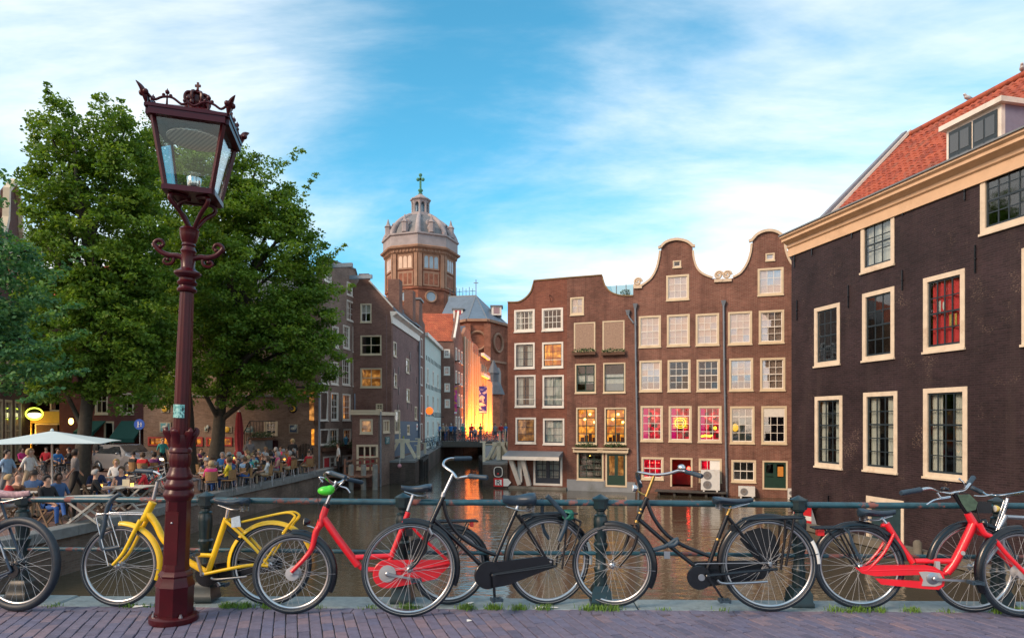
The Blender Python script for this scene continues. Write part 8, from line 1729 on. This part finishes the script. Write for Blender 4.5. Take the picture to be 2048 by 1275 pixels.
def body_template(pose):
    J = {}; E = []
    def j(n, p, r, *par):
        J[n] = (Vector(p), r, len(J))
        for q in par: E.append((J[q][2], J[n][2]))
    sit = pose.startswith('sit'); hz = 0.50 if sit else 0.95; ln = -0.05 if pose == 'sit_lean' else (0.05 if sit else 0)
    j('pelvis',(0,0,hz),0.135); j('waist',(0,ln*0.5,hz+0.17),0.122,'pelvis'); j('chest',(0,ln,hz+0.37),0.150,'waist'); j('neck',(0,ln-0.01,hz+0.55),0.056,'chest'); j('jaw',(0,ln-0.03,hz+0.63),0.072,'neck'); j('head',(0,ln-0.025,hz+0.71),0.092,'jaw'); j('crown',(0,ln-0.01,hz+0.785),0.066,'head'); j('nose',(0,ln-0.125,hz+0.685),0.016,'head')
    for s, L in ((-1,'l'),(1,'r')):
        j('sh'+L,(s*0.185,ln,hz+0.46),0.064,'chest')
        if pose == 'stand': el, wr = (s*0.25,0.04,hz+0.17), (s*0.26,-0.05,hz-0.06)
        elif pose == 'walk': el, wr = (s*0.24,-0.10*s,hz+0.18), (s*0.23,-0.24*s,hz+0.0)
        elif pose == 'rail': el, wr = (s*0.27,-0.14,hz+0.22), (s*0.16,-0.36,hz+0.12)
        elif pose == 'sit_lean': el, wr = (s*0.25,-0.20,hz+0.22), (s*0.10,-0.42,hz+0.26)
        else: el, wr = (s*0.24,-0.06,hz+0.19), (s*0.15,-0.30,hz+0.12)
        wr = Vector(wr); el = Vector(el); dd = (wr-el).normalized(); h = wr + dd*0.075; j('el'+L,el,0.043,'sh'+L); j('wr'+L,wr,0.029,'el'+L); j('ha'+L,h,0.034,'wr'+L)
        sd = Vector((1,0,0)) - dd*dd.x; sd.normalize()
        for k in range(4): j('f%d%s'%(k,L), h + dd*(0.085-0.008*abs(k-1.3)) + sd*(0.020*(k-1.5)) + Vector((0,0,-0.02)), 0.009,'ha'+L)
        j('th'+L, wr + dd*0.085 + sd*(-s*0.055), 0.010,'wr'+L)
        hp = (s*0.095,0.0,hz-0.05)
        if sit:
            cr = (pose == 'sit_cross' and s > 0); kn = (s*0.12*(0.3 if cr else 1),-0.44,hz+0.03+(0.10 if cr else 0)); an = (s*0.11,-0.42,0.09) if not cr else (-0.10,-0.66,0.30); to = (an[0],an[1]-0.17,an[2]-0.055)
        elif pose == 'walk': kn = (s*0.10,-0.16*s-0.05,0.50); an = (s*0.10,-0.26*s+0.02,0.09); to = (s*0.10,an[1]-0.16,0.035)
        else: kn = (s*0.105,-0.02,0.50); an = (s*0.11,0.03,0.09); to = (s*0.13,-0.13,0.035)
        j('hp'+L,hp,0.098,'pelvis'); j('kn'+L,kn,0.066,'hp'+L); j('an'+L,an,0.046,'kn'+L); j('to'+L,to,0.038,'an'+L)
    me = bpy.data.meshes.new('b'); me.from_pydata([v[0] for v in J.values()], E, []); o = bpy.data.objects.new('b', me); COL.objects.link(o)
    sk = o.modifiers.new('s','SKIN'); ss = o.modifiers.new('u','SUBSURF'); ss.levels = 1
    for i, (n, v) in enumerate(J.items()): q = me.skin_vertices[0].data[i]; q.radius = (v[1], v[1]*(0.78 if n in ('chest','waist','pelvis') else 1.0)) if False else (v[1],v[1]); q.use_root = (n == 'pelvis')
    bpy.context.view_layer.update(); out = bpy.data.meshes.new_from_object(o.evaluated_get(bpy.context.evaluated_depsgraph_get())); bpy.data.objects.remove(o)
    out.name = 'body'; names = list(J.keys()); P = [J[n][0] for n in names]
    segs = [(P[a],P[b],names[b]) for a,b in E]
    def mi(n):
        b = n[:2]
        if n in ('neck','jaw','head','crown','nose') or b in ('wr','ha','th') or n[0] == 'f': return 0
        if n in ('waist','chest') or b == 'sh': return 1
        if b == 'el': return 4
        if b in ('hp','kn'): return 2
        if b == 'an': return 2
        return 3
    idx = []
    for p in out.polygons:
        c = p.center; best = 9; bn = ''
        for a, b, n in segs:
            ab = b-a; t = max(0,min(1,(c-a).dot(ab)/max(ab.length_squared,1e-9))); d = (c-(a+ab*t)).length
            if d < best: best, bn = d, n
        idx.append(1 if bn == 'neck' and c.z < P[names.index('neck')].z-0.035 else mi(bn))
    for m in (SKIN[0],cloth('grey'),cloth('navy'),cloth('black'),cloth('grey')): out.materials.append(m)
    out.polygons.foreach_set('material_index', idx); out.polygons.foreach_set('use_smooth',[True]*len(idx)); out.update()
    hp = J['head'][0]; return out, hp
TPL = {k: body_template(k) for k in ('stand','walk','rail','sit','sit_lean','sit_cross')}
def hair_mesh(long):
    m = MB(); n = 14; k = 8; vs = []; fs = []
    for i in range(k+1):
        th = (i/k)*(1.75 if not long else 2.15)
        for q in range(n):
            a = 2*pi*q/n; r = sin(th); face = max(0.0, -sin(a)); lim = 1.0 if th < 0.95 else (1.0 - 0.55*face if th < 1.4 else 1.0-0.9*face)
            w = 0.106 if not (long and th > 1.5) else 0.118
            vs.append((w*r*cos(a)*(1 if lim > 0.5 else 0.9), 0.012+w*1.10*r*sin(a)*lim, 0.108*cos(th) if th < 1.6 else 0.108*cos(th)-0.10*(th-1.6)))
    for i in range(k):
        for q in range(n): fs.append((i*n+q, i*n+(q+1)%n, (i+1)*n+(q+1)%n, (i+1)*n+q))
    m.add(vs, fs); return m
H_S = hair_mesh(False).mesh('hair', HAIR[0], 180); H_L = hair_mesh(True).mesh('hair', HAIR[0], 180)
PR = random.Random(31)
def person(pose, loc, yaw, top, bot, label, hair=0, skin=0, long=False, sleeves=False, s=1.0, group=None, extra=None):
    r = thing('person', label, 'person', loc, (0,0,yaw), group); r.scale = (s,s,s)
    me, hp = TPL[pose]; o = link('body', me, r)
    for i, m in enumerate((SKIN[skin], cloth(top), cloth(bot), cloth('black'), cloth(top) if sleeves else SKIN[skin])): o.material_slots[i].link = 'OBJECT'; o.material_slots[i].material = m
    if hair is not None: h = link('hair', H_L if long else H_S, r, hp + Vector((0,0,0.012))); h.material_slots[0].link = 'OBJECT'; h.material_slots[0].material = HAIR[hair] if isinstance(hair,int) else hair
    return r
M_WICK = paint('wicker', (0.30,0.17,0.07), 0.7, var=0.35, scale=40); M_TEAK = paint('teak', (0.15,0.095,0.055), 0.7, var=0.25, scale=8); M_TABLE = paint('pale_table', (0.52,0.49,0.44), 0.6, var=0.1)
def chair_proto():
    r = thing('cafe_chair', 'c', 'chair'); MB().box(-.21,.21,-.21,.21,.43,.47).build('seat', M_WICK, r); m = MB(); n = 7
    for i in range(n): a0, a1 = radians(20+140*i/n), radians(20+140*(i+1)/n); m.add([(.22*cos(a0),.2*sin(a0),.50),(.22*cos(a1),.2*sin(a1),.50),(.24*cos(a1),.24*sin(a1),.84),(.24*cos(a0),.24*sin(a0),.84)],[(0,1,2,3)])
    m.build('backrest', M_WICK, r)
    for sx in (-1,1):
        for sy in (-1,1): MB().tube([(sx*.19,sy*.19,.43),(sx*.22,sy*.23,0)],0.013,6).build('leg', M_STEEL, r)
    return r
def fold_chair():
    r = thing('folding_chair', 'c', 'chair')
    for k in range(4): MB().box(-.21,.21,-.2+.1*k,-.12+.1*k,.44,.46).build('seat_slat', M_TEAK, r)
    for sx in (-.2,.2):
        m = MB(); m.bar((sx,-.25,0),(sx,.25,.88),0.03,0.045); m.build('leg', M_TEAK, r); m = MB(); m.bar((sx*.9,.28,0),(sx*.9,-.2,.46),0.03,0.045); m.build('leg', M_TEAK, r)
    for k in range(2): MB().box(-.2,.2,.2,.24,.62+.13*k,.71+.13*k).build('back_slat', M_TEAK, r)
    return r
def table_proto(kind):
    r = thing('cafe_table', 't', 'table')
    if kind == 'round': MB().lathe([(.34,.72),(.35,.73),(.35,.75),(.34,.755)],20).build('top', M_TABLE, r); MB().lathe([(.2,0),(.2,.02),(.03,.04),(.03,.72)],12).build('pedestal', M_STEEL, r)
    else:
        for k in range(6): MB().box(-.55,.55,-.36+.12*k,-.25+.12*k,.72,.745).build('slat', M_TABLE, r)
        for sy in (-.3,.3):
            m = MB(); m.bar((-.42,sy,0),(.42,sy,.72),0.035,0.05); m.build('leg', M_TABLE, r); m = MB(); m.bar((.42,sy*.88,0),(-.42,sy*.88,.72),0.035,0.05); m.build('leg', M_TABLE, r)
        MB().box(-.30,-.26,-.26,.26,.17,.21).build('stretcher', M_TABLE, r); MB().box(.26,.30,-.26,.26,.17,.21).build('stretcher', M_TABLE, r)
    return r
CH, FCH, TR, TX = chair_proto(), fold_chair(), table_proto('round'), table_proto('fold'); USED = set()
def put(proto, loc, yaw, label, group):
    o = proto if proto.name not in USED else copy_tree(proto); USED.add(proto.name); USED.add(o.name); o.location = loc; o.rotation_euler = (0,0,yaw); o['label'] = label; o['group'] = group; return o
M_CANDLE = emit('candle_glow', (1.0,0.38,0.06), 3.0)
def candle(p, lab):
    c = thing('candle_glass', lab, 'candle', p, (0,0,0), 'candle glasses on tables'); MB().lathe([(.035,0),(.045,.09),(.04,.09),(.03,.01)],10).build('glass', M_CANDLE, c, 60); MB().lathe([(.05,-.004),(.05,0)],10).build('saucer', M_WHITE, c)
def terrace():
    tabs = [(415,24.6),(455,25.6),(497,26.8),(440,28.2),(482,29.4),(520,28.6),(545,30.2),(505,31.6),(565,31.8),(595,32.6),(465,33.2),(540,34.2),(412,33.8)]
    ords = ['first','second','third','fourth','fifth','sixth','seventh','eighth','ninth','tenth','eleventh','twelfth','thirteenth']
    order = sorted(range(len(tabs)), key=lambda i: tabs[i][0]); rank = {i: ords[k] for k, i in enumerate(order)}
    pal = ['black','navy','grey','blue','white','teal','brown','red','purple','light blue','beige','mint','pink','denim']
    plan = {0:['yellow','navy','black','pink'],1:['black','navy','brown','denim'],2:['white','teal','black','light blue'],3:['navy','blue','black','grey'],5:['pink','mint','navy','black'],6:['red','purple','navy','black'],8:['black','navy','white','brown'],9:['black','orange','grey','red']}
    r = random.Random(4)
    for i, (px, Y) in enumerate(tabs):
        c = GQ(px, Y); T = 'the %s terrace table counted from the maroon lamp' % rank[i]; put(TR, c, 0, 'small round table, '+rank[i]+' counted rightward from the maroon lamp', 'round tables on the terrace')
        if i % 2 == 0: candle(c+Vector((.1,0,.757)), 'glowing candle glass on '+T)
        cols = plan.get(i) or r.sample(pal,4); a0 = r.uniform(0,pi/2)
        for k in range(4):
            a = a0 + k*pi/2 + r.uniform(-.25,.25); p = c + Vector((cos(a),sin(a),0))*0.74; yaw = a - pi/2
            put(CH, p, yaw, 'wicker terrace chair under the person in %s at %s' % (cols[k], rank[i]+' round table'), 'wicker terrace chairs')
            person(r.choice(['sit','sit_lean','sit_cross','sit']), p+Vector((cos(a),sin(a),0))*-0.02, yaw, cols[k], r.choice(['jeans','black','grey','navy','beige']), 'seated person in %s top at %s' % (cols[k], T), r.randrange(4), r.choice([0,0,1]), r.random()<.45, r.random()<.5, r.uniform(.92,1.03), 'people seated on the terrace')
    # a standing row at the back and walkers
    for k, (px, Y, top, bot, pose, lab) in enumerate(((192,34.5,'black','navy','stand','person in black standing beside the tree trunk left of the car'),(206,34.9,'navy','denim','stand','person in navy top and jeans standing just left of the car'),(325,35.2,'teal','black','walk','person in teal shirt walking along the brick wall right of the car'),(150,22.0,'grey','black','walk','person in grey top walking behind the slender tree'),(500,34.9,'grey','black','stand','person in grey standing below the red parasol'),(585,34.6,'black','jeans','stand','person in black standing by the iron gate'),(14,21.5,'light blue','grey','walk','person in pale blue hurrying past under the parasol'),(58,22.4,'white','beige','walk','fair person in white walking under the parasol'))):
        person(pose, GQ(px,Y), r.uniform(-pi,pi) if k not in (6,7) else pi/2, top, bot, lab, k % 3 if k != 7 else 2, 0, k % 2 == 1, True)
terrace()
def near_tables():
    T = {}
    for k, (px, Y, yaw, lab) in enumerate(((172,16.9,0.25,'pale folding table in front of the man in jeans'),(213,19.2,0.1,'pale folding table before the bald man in black'),(268,19.6,-0.1,'pale folding table in front of the man in navy with glasses on his head'),(250,23.0,0.2,'pale folding table nearest the parked bicycles'),(30,17.8,0.3,'pale folding table at the left edge behind the blue bicycle'))):
        c = GQ(px,Y); put(TX, c, yaw, lab, 'folding tables on the quay'); T[k] = c
        if k in (1,2,3): candle(c+Vector((0.1*(k-2),-0.1,.747)), ('glowing candle on the table of the bald man','glowing candle on the table of the man in navy','glowing candle on the table by the parked bicycles')[k-1])
    for k, (px,Y,yaw,pose,top,bot,hair,skin,lng,slv,lab) in enumerate((
        (96,16.7,radians(75),'sit_cross','black','jeans',paint('black_cap',(0.012,0.012,0.015),0.7),0,False,True,'man in black top, black cap and bright jeans with crossed legs'),
        (118,17.6,radians(70),'sit','denim','black',0,2,True,True,'woman with dark curly hair in denim jacket beside the man with the cap'),
        (66,18.4,radians(200),'sit_lean','denim','black',0,1,False,True,'person in denim jacket with back turned looking at a card'),
        (12,17.0,radians(120),'sit_lean','red','grey',2,0,False,True,'fair person in red top at the left picture edge'),
        (38,17.4,radians(160),'sit','brown','beige',None,0,False,True,'bald person at the left table behind the blue bicycle'),
        (186,18.7,radians(120),'sit_lean','black','jeans',3,0,False,True,'balding man in black jacket leaning on the folding table'),
        (192,20.3,radians(40),'sit_lean','navy','black',1,0,False,True,'brown haired man in navy behind the balding man'),
        (242,19.9,radians(10),'sit','navy','black',1,0,False,False,'man in navy shirt with sunglasses pushed up facing the camera'),
        (292,20.4,radians(-60),'sit_lean','red','black',1,1,False,True,'person in red leaning over the table beside the lamp post'),
        (232,23.8,radians(20),'sit','white','jeans',2,0,True,True,'fair person in white behind the candle table'),
        (116,33.0,radians(60),'sit','blue','black',0,1,False,True,'man in blue shirt seated at the cafe front under the parasol'),
        (66,32.0,radians(100),'sit','beige','grey',2,0,True,True,'fair haired woman in beige seated at the cafe front'),
        (92,34.5,radians(20),'sit','red','black',0,0,False,True,'person in red at the cafe front behind the blue shirt'),
        (140,34.0,radians(-40),'sit_lean','black','navy',0,0,False,True,'person in black at the cafe front beside the tree'),
        (45,34.0,radians(80),'sit','pink','black',1,0,True,True,'person in pink at the cafe front near the yellow door'),
        (268,29.5,radians(160),'sit','black','black',0,0,False,True,'dark clad person seated before the car headlight'),
        (286,28.8,radians(190),'sit','red','black',1,0,True,True,'person in red seated before the car bonnet'),
        (310,29.2,radians(170),'sit','purple','navy',0,0,True,True,'person in purple seated left of the lamp post'))):
        p = GQ(px,Y); put(FCH if k < 10 else CH, p+Vector((0,0,0)), yaw, 'chair under the '+lab.split(' ',1)[1] if len(lab.split()) < 12 else 'chair under the '+' '.join(lab.split()[1:9]), 'chairs on the near quay'); person(pose, p, yaw, top, bot, lab, hair, skin, lng, slv, 1.0, 'people seated on the quay')
    c = T[2]; mn = thing('menu_card', 'cream menu card standing on the folding table', 'menu', c+Vector((-.25,0,.747))); MB().box(-.11,.11,0,.006,0,.2).build('card', paint('cream_card',(0.55,0.52,0.38),0.7), mn)
    for k in range(3): MB().lathe([(.03,0),(.035,.13),(.03,.13)],8).build('drink_glass', M_LGLASS, tag(link('drink', None, None, T[k]+Vector((.25,-.05+.03*k,.747))), ('glass on the table of the man in jeans','glass on the table of the balding man','glass on the table of the man in navy')[k], 'glass', 'glasses on tables'), 60)
near_tables()
def bridge_people():
    zd = -0.62; r = random.Random(8)
    for k, (px, top, bot, lab, long) in enumerate(((853,'white','navy','person in white by the orange globe lamp',False),(866,'grey','black','person in grey at the left bridge end',False),(877,'blue','navy','person in bright blue shirt at the left bridge rail',False),(886,'beige','black','person in beige on the far bridge left of the banner',False),(892,'grey','jeans','person in grey top and pale jeans at the bridge rail',False),(902,'blue','black','person in blue below the orange banner',False),(910,'denim','navy','person in denim blue right of the orange banner pole',False),(926,'teal','grey','person in teal before the orange wall',False),(943,'red','jeans','person in bright red on the far bridge',False),(950,'white','navy','child in white beside the person in red',False),(961,'green','grey','person in green on the far bridge',False),(990,'grey','black','person in grey near the right sluice pier',False),(1002,'red','black','person in red checked shirt near the canal house',False),(1011,'blue','black','person with long fair hair in blue beside the canal house',True))):
        Y = 63.2 + 1.2*r.random(); X = (px-CX)/F*Y; person('rail' if k % 3 else 'stand', (X,Y,zd), pi + r.uniform(-.8,.8) if k % 2 else r.uniform(-.6,.6), top, bot, lab, 2 if long else r.randrange(4), 0, long, True, 0.8 if 'child' in lab else 1.0, 'people on the far bridge')
    p = PX(676,950,36.6); person('stand', (p.x,36.7,-1.62), radians(-70), 'white', 'black', 'person in white shirt standing at the jetty house door', 1, 0, False, True)
bridge_people()
# ---------------------------------------------------------------- parasols, car, parked bicycles, small things
def parasols():
    c = GQ(104,20.0); o = thing('parasol', 'large open pale parasol over the quay tables', 'parasol', c, (0,0,radians(22))); W = paint('parasol_cloth', (0.52,0.62,0.64), 0.8, var=0.05, scale=2); r = 1.62; ze, zt = 2.06, 2.42
    m = MB(); cs = [(-r,-r),(0,-r*1.0),(r,-r),(r,0),(r,r),(0,r),(-r,r),(-r,0)]; vs = [(0,0,zt)] + [(x*.5,y*.5,ze+(zt-ze)*(.47 if k%2==0 else .5)) for k,(x,y) in enumerate(cs)] + [(x,y,ze+(0.02 if k%2 else 0)) for k,(x,y) in enumerate(cs)]
    fs = [(0,1+k,1+(k+1)%8) for k in range(8)] + [(1+k,9+k,9+(k+1)%8,1+(k+1)%8) for k in range(8)]; m.add(vs, fs); m.add([(x,y,z-0.012) for x,y,z in vs],[tuple(reversed(f)) for f in fs]); m.build('canopy', W, o)
    MB().tube([(0,0,0),(0,0,zt-.02)],0.03,10).build('pole', M_OFFW, o, 60); MB().lathe([(.35,0),(.35,.06),(.05,.1)],14).build('base', M_LEAD, o); MB().lathe([(.05,zt),(.04,zt+.05),(.005,zt+.08)],10).build('finial', W, o)
    for k in range(8): x,y = cs[k]; MB().tube([(0,0,zt-.06),(x*.98,y*.98,ze-.02)],0.012,5).build('rib', M_OFFW, o)
    c = GQ(478,31.2); o = thing('closed_parasol', 'tall closed dark red parasol among the terrace tables', 'parasol', c); RC = paint('dark_red_cloth', (0.20,0.008,0.014), 0.8, var=0.2, scale=6); fl = lambda an, i: 1-0.22*(0.5+0.5*cos(an*7+i*0.4))
    MB().lathe([(.16,.95),(.22,1.0),(.26,1.15),(.17,1.28),(.20,1.6),(.21,2.2),(.16,2.8),(.10,3.12),(.05,3.18)],28,mod=fl).build('cloth', RC, o, 60); MB().tube([(0,0,0),(0,0,3.2)],0.03,8).build('pole', M_OFFW, o); MB().lathe([(.06,3.16),(.06,3.22),(.01,3.24)],10).build('cap', M_WHITE, o); MB().lathe([(.35,0),(.35,.08),(.05,.1)],14).build('base', M_LEAD, o)
parasols()
def car():
    c = GQ(256,34.4); o = thing('parked_car', 'grey hatchback with glowing headlights in front of the brick wall', 'car', c, (0,0,radians(-27))); P = paint('car_silver', (0.30,0.31,0.33), 0.25, 0.6, var=0.04, coat=0.6); G = paint('car_glass', (0.02,0.025,0.03), 0.05, spec=0.9)
    st = [(-2.0,.74,.45,.85,.95,.5),(-1.9,.80,.30,.95,1.25,.58),(-1.5,.84,.22,.98,1.42,.60),(-.6,.85,.2,.97,1.47,.62),(.25,.85,.2,.95,1.44,.62),(.75,.84,.2,.95,1.12,.64),(1.05,.83,.2,.93,.97,.70),(1.6,.80,.22,.84,.87,.66),(1.92,.74,.28,.72,.76,.60),(2.05,.62,.36,.58,.62,.5)]
    m = MB(); vs = []; fs = []; k = 8
    for x,w,zl_,zb,zr,wr in st: vs += [(x,-w*.94,zl_),(x,-w,(zl_+zb)/2),(x,-w*.97,zb),(x,-wr,zr),(x,wr,zr),(x,w*.97,zb),(x,w,(zl_+zb)/2),(x,w*.94,zl_)]
    for i in range(len(st)-1):
        for j_ in range(k): fs.append((i*k+j_,(i+1)*k+j_,(i+1)*k+(j_+1)%k,i*k+(j_+1)%k))
    fs += [tuple(range(k)),tuple((len(st)-1)*k+j_ for j_ in reversed(range(k)))]; m.add(vs, fs); m.build('body', P, o, 35)
    for s in (-1,1):
        m = MB(); m.add([(-1.45,s*.83,1.0),(.62,s*.825,.99),(.3,s*.655,1.38),(-1.35,s*.645,1.36)],[(0,1,2,3)]); m.build('side_window', G, o)
        MB().ball((1.90,s*.56,.66),.14,.16,.085).build('headlight', emit('headlamp', (1.0,0.78,0.40), 7.0), o, 60)
        for x in (-1.25,1.3):
            m = MB(); m.lathe([(.30,-.1),(.31,-.06),(.31,.06),(.30,.1)],20); m.v = [(a+x,s*.76+c_,b+.31) for a,b,c_ in m.v]; w = m.build('wheel', M_TYRE, o, 40); m = MB(); m.lathe([(.2,0),(.18,.02),(.03,.03)],14); m.v = [(a+x,s*(.865+c_),b+.31) for a,b,c_ in m.v]; m.build('rim', M_RIM, w, 40)
        MB().ball((.62,s*.95,1.02),.07,.1,.07,8,6).build('mirror', P, o, 60)
    m = MB(); m.add([(.78,-.60,1.10),(.78,.60,1.10),(.30,.585,1.425),(.30,-.585,1.425)],[(0,1,2,3)]); m.v = [(x+.035,y,z+.012) for x,y,z in m.v]; m.build('windscreen', G, o); MB().box(2.03,2.06,-.26,.26,.40,.50).build('number_plate', paint('plate_yellow',(0.62,0.5,0.03),0.5), o); MB().box(2.02,2.05,-.45,.45,.54,.60).build('grille', M_BLACK, o)
    for s in (-.56,.56):
        li = bpy.data.lights.new('headlamp','SPOT'); li.energy = 60; li.color = (1,.75,.4); li.spot_size = radians(70); lo = bpy.data.objects.new('headlamp_beam', li); COL.objects.link(lo); lo.parent = o; lo.location = (2.15,s,.65); lo.rotation_euler = (0,radians(-95),0)
car()
def small_bikes():
    def proto(col, name):
        r = thing('parked_bicycle', 'x', 'bicycle'); f = MB()
        for p in ([(-.45,0,.34),(-.05,0,.30)],[(-.05,0,.30),(-.2,0,.82)],[(-.45,0,.34),(-.2,0,.75)],[(-.05,0,.30),(.38,0,.78)],[(-.18,0,.72),(.36,0,.84)],[(.52,0,.34),(.38,0,.70),(.34,0,.98)]): f.tube(p,.016,6)
        f.build('frame', col, r)
        for x in (-.48,.53):
            m = MB(); m.tube([(x+.325*cos(2*pi*i/26),0,.34+.325*sin(2*pi*i/26)) for i in range(26)],.018,6,closed=True); w = m.build('wheel', M_TYRE, r, 80); m = MB()
            for i in range(12): m.tube([(x,0,.34),(x+.31*cos(i*pi/6),0,.34+.31*sin(i*pi/6))],.003,3,caps=False)
            m.build('spokes', M_SPOKE, w)
        MB().ball((-.23,0,.88),.13,.07,.035).build('saddle', M_SADDLE, r, 60); MB().tube(smooth_path([(.2,-.28,1.02),(.33,-.2,1.04),(.36,0,1.0),(.33,.2,1.04),(.2,.28,1.02)],3),.012,6).build('handlebar', M_STEEL, r); MB().box(-.85,-.35,-.06,.06,.68,.70).build('rack', M_BLACK, r); return r
    PB = {k: proto(m, k) for k, m in (('black',M_BLACK),('blue',paint('bike_blue',(0.03,0.13,0.24),0.35)),('red',M_RED),('white',M_WHITE))}
    for p in PB.values(): USED.discard(p.name)
    r = random.Random(6)
    L = [('black',(262,22.4),.2,'black bicycle parked nearest the tables of the man in navy'),('blue',(282,23.2),.4,'blue bicycle parked second in the row by the lamp post'),('red',(296,23.9),.3,'red bicycle in the parked row by the lamp post'),('white',(308,24.8),.5,'white bicycle parked in the row left of the lamp post'),('black',(318,25.8),.4,'black bicycle farthest in the parked row by the lamp post'),('black',(98,29.0),.1,'black bicycle standing under the parasol before the cafe')]
    for c, (px,Y), yaw, lab in L: put(PB[c], GQ(px,Y), yaw, lab, 'bicycles parked on the quay')
    zd = -0.62
    for k, (c,px) in enumerate((('black',914),('red',924),('black',938),('blue',952),('black',964),('black',978),('blue',994))): put(PB[c], ((px-CX)/F*62.5,62.4,zd), r.uniform(-.2,.2), '%s bicycle, %s counted from the orange banner along the far bridge rail' % (c,('first','second','third','fourth','fifth','sixth','seventh')[k]), 'bicycles along the far bridge')
    for k, (px,Y) in enumerate(((848,52),(856,53.5),(862,55),(868,56.5),(853,57.5),(872,58.5))): put(PB['blue' if k%2 else 'black'], ((px-CX)/F*Y,Y,-0.995), r.uniform(0.3,1.2), '%s bicycle, %s in the heap beside the blue painted wall' % ('blue' if k%2 else 'black',('first','second','third','fourth','fifth','last')[k]), 'bicycles heaped by the blue wall')
small_bikes()
def quay_rail():
    o = thing('quay_railing', 'low black iron railing along the edge of the crowded terrace', 'railing'); pts = [Vector((-10.95,24.3,QUAY+.09)),Vector((-10.6,28,QUAY+.09)),Vector((-10.45,33.3,QUAY+.09))]; P = smooth_path(pts,6); r = []
    for p in P[::1]: MB().lathe([(.05,0),(.04,.1),(.03,.12),(.03,.85),(.045,.88),(.01,.95)],8,p+Vector((-.25,0,0))).build('post', M_POST, o, 50)
    for z in (.78,.42): MB().tube([p+Vector((-.25,0,z)) for p in P],.018,6).build('rail', M_POST, o)
quay_rail()
def grass():
    r = random.Random(12); m = MB(); spots = [(215,22),(262,10),(420,70),(455,50),(500,30),(712,16),(740,14),(785,40),(800,20),(905,60),(960,70),(1010,40),(1060,30),(1150,50),(1175,40),(1200,26),(1420,8),(1640,24),(1665,20),(1690,40),(1725,30),(1790,26),(1860,14),(1960,40),(2000,30),(1300,10),(600,10),(60,10)]
    for px, n in spots:
        for _ in range(n*3):
            s = (px + r.gauss(0,9) - CX)/F*4.9; t = KF + r.gauss(0.0,0.022) - 0.004; b = br(s,t,-0.005); h = r.uniform(.015,.055)*(1 if n > 20 else .7); d = Vector((r.uniform(-1,1),r.uniform(-1,1),0))*h*.55; w = Vector((r.uniform(-1,1),r.uniform(-1,1),0)).normalized()*.0028
            m.add([b-w,b+w,b+d*.45+w*.8+Vector((0,0,h*.7)),b+d*.45-w*.8+Vector((0,0,h*.7)),b+d+Vector((0,0,h))],[(0,1,2,3),(3,2,4)])
    tag(stuff(m.build('grass', paint('kerb_grass',(0.10,0.20,0.025),0.6,var=0.4,scale=20))), 'tufts of green grass growing between kerb and bricks', 'grass')
    m = MB(); rr = random.Random(40)
    for k, (px,py,lab) in enumerate(((283,1211,'flat white paper scrap beside the yellow bicycle wheel'),(940,1205,'pale crumpled paper by the black pedal'),(1093,1214,'thin white strip of litter under the black rear wheel'),(938,1240,'tiny white scrap on the bricks'))):
        p = GX(px,py,0.004); o = tag(link('litter', None, None, p, (0,0,rr.random())), lab, 'litter', 'litter by the kerb'); a = (.06,.035,.09,.018)[k]; MB().add([(-a,-.012,0),(a,-.014,.004),(a*.9,.012,.002),(-a*.8,.014,.008),(-a,-.012,-.002),(a,-.014,.002),(a*.9,.012,0),(-a*.8,.014,.006)],[(0,1,2,3),(7,6,5,4),(0,4,5,1),(1,5,6,2),(2,6,7,3),(3,7,4,0)]).build('scrap', M_WHITE, o)
grass()
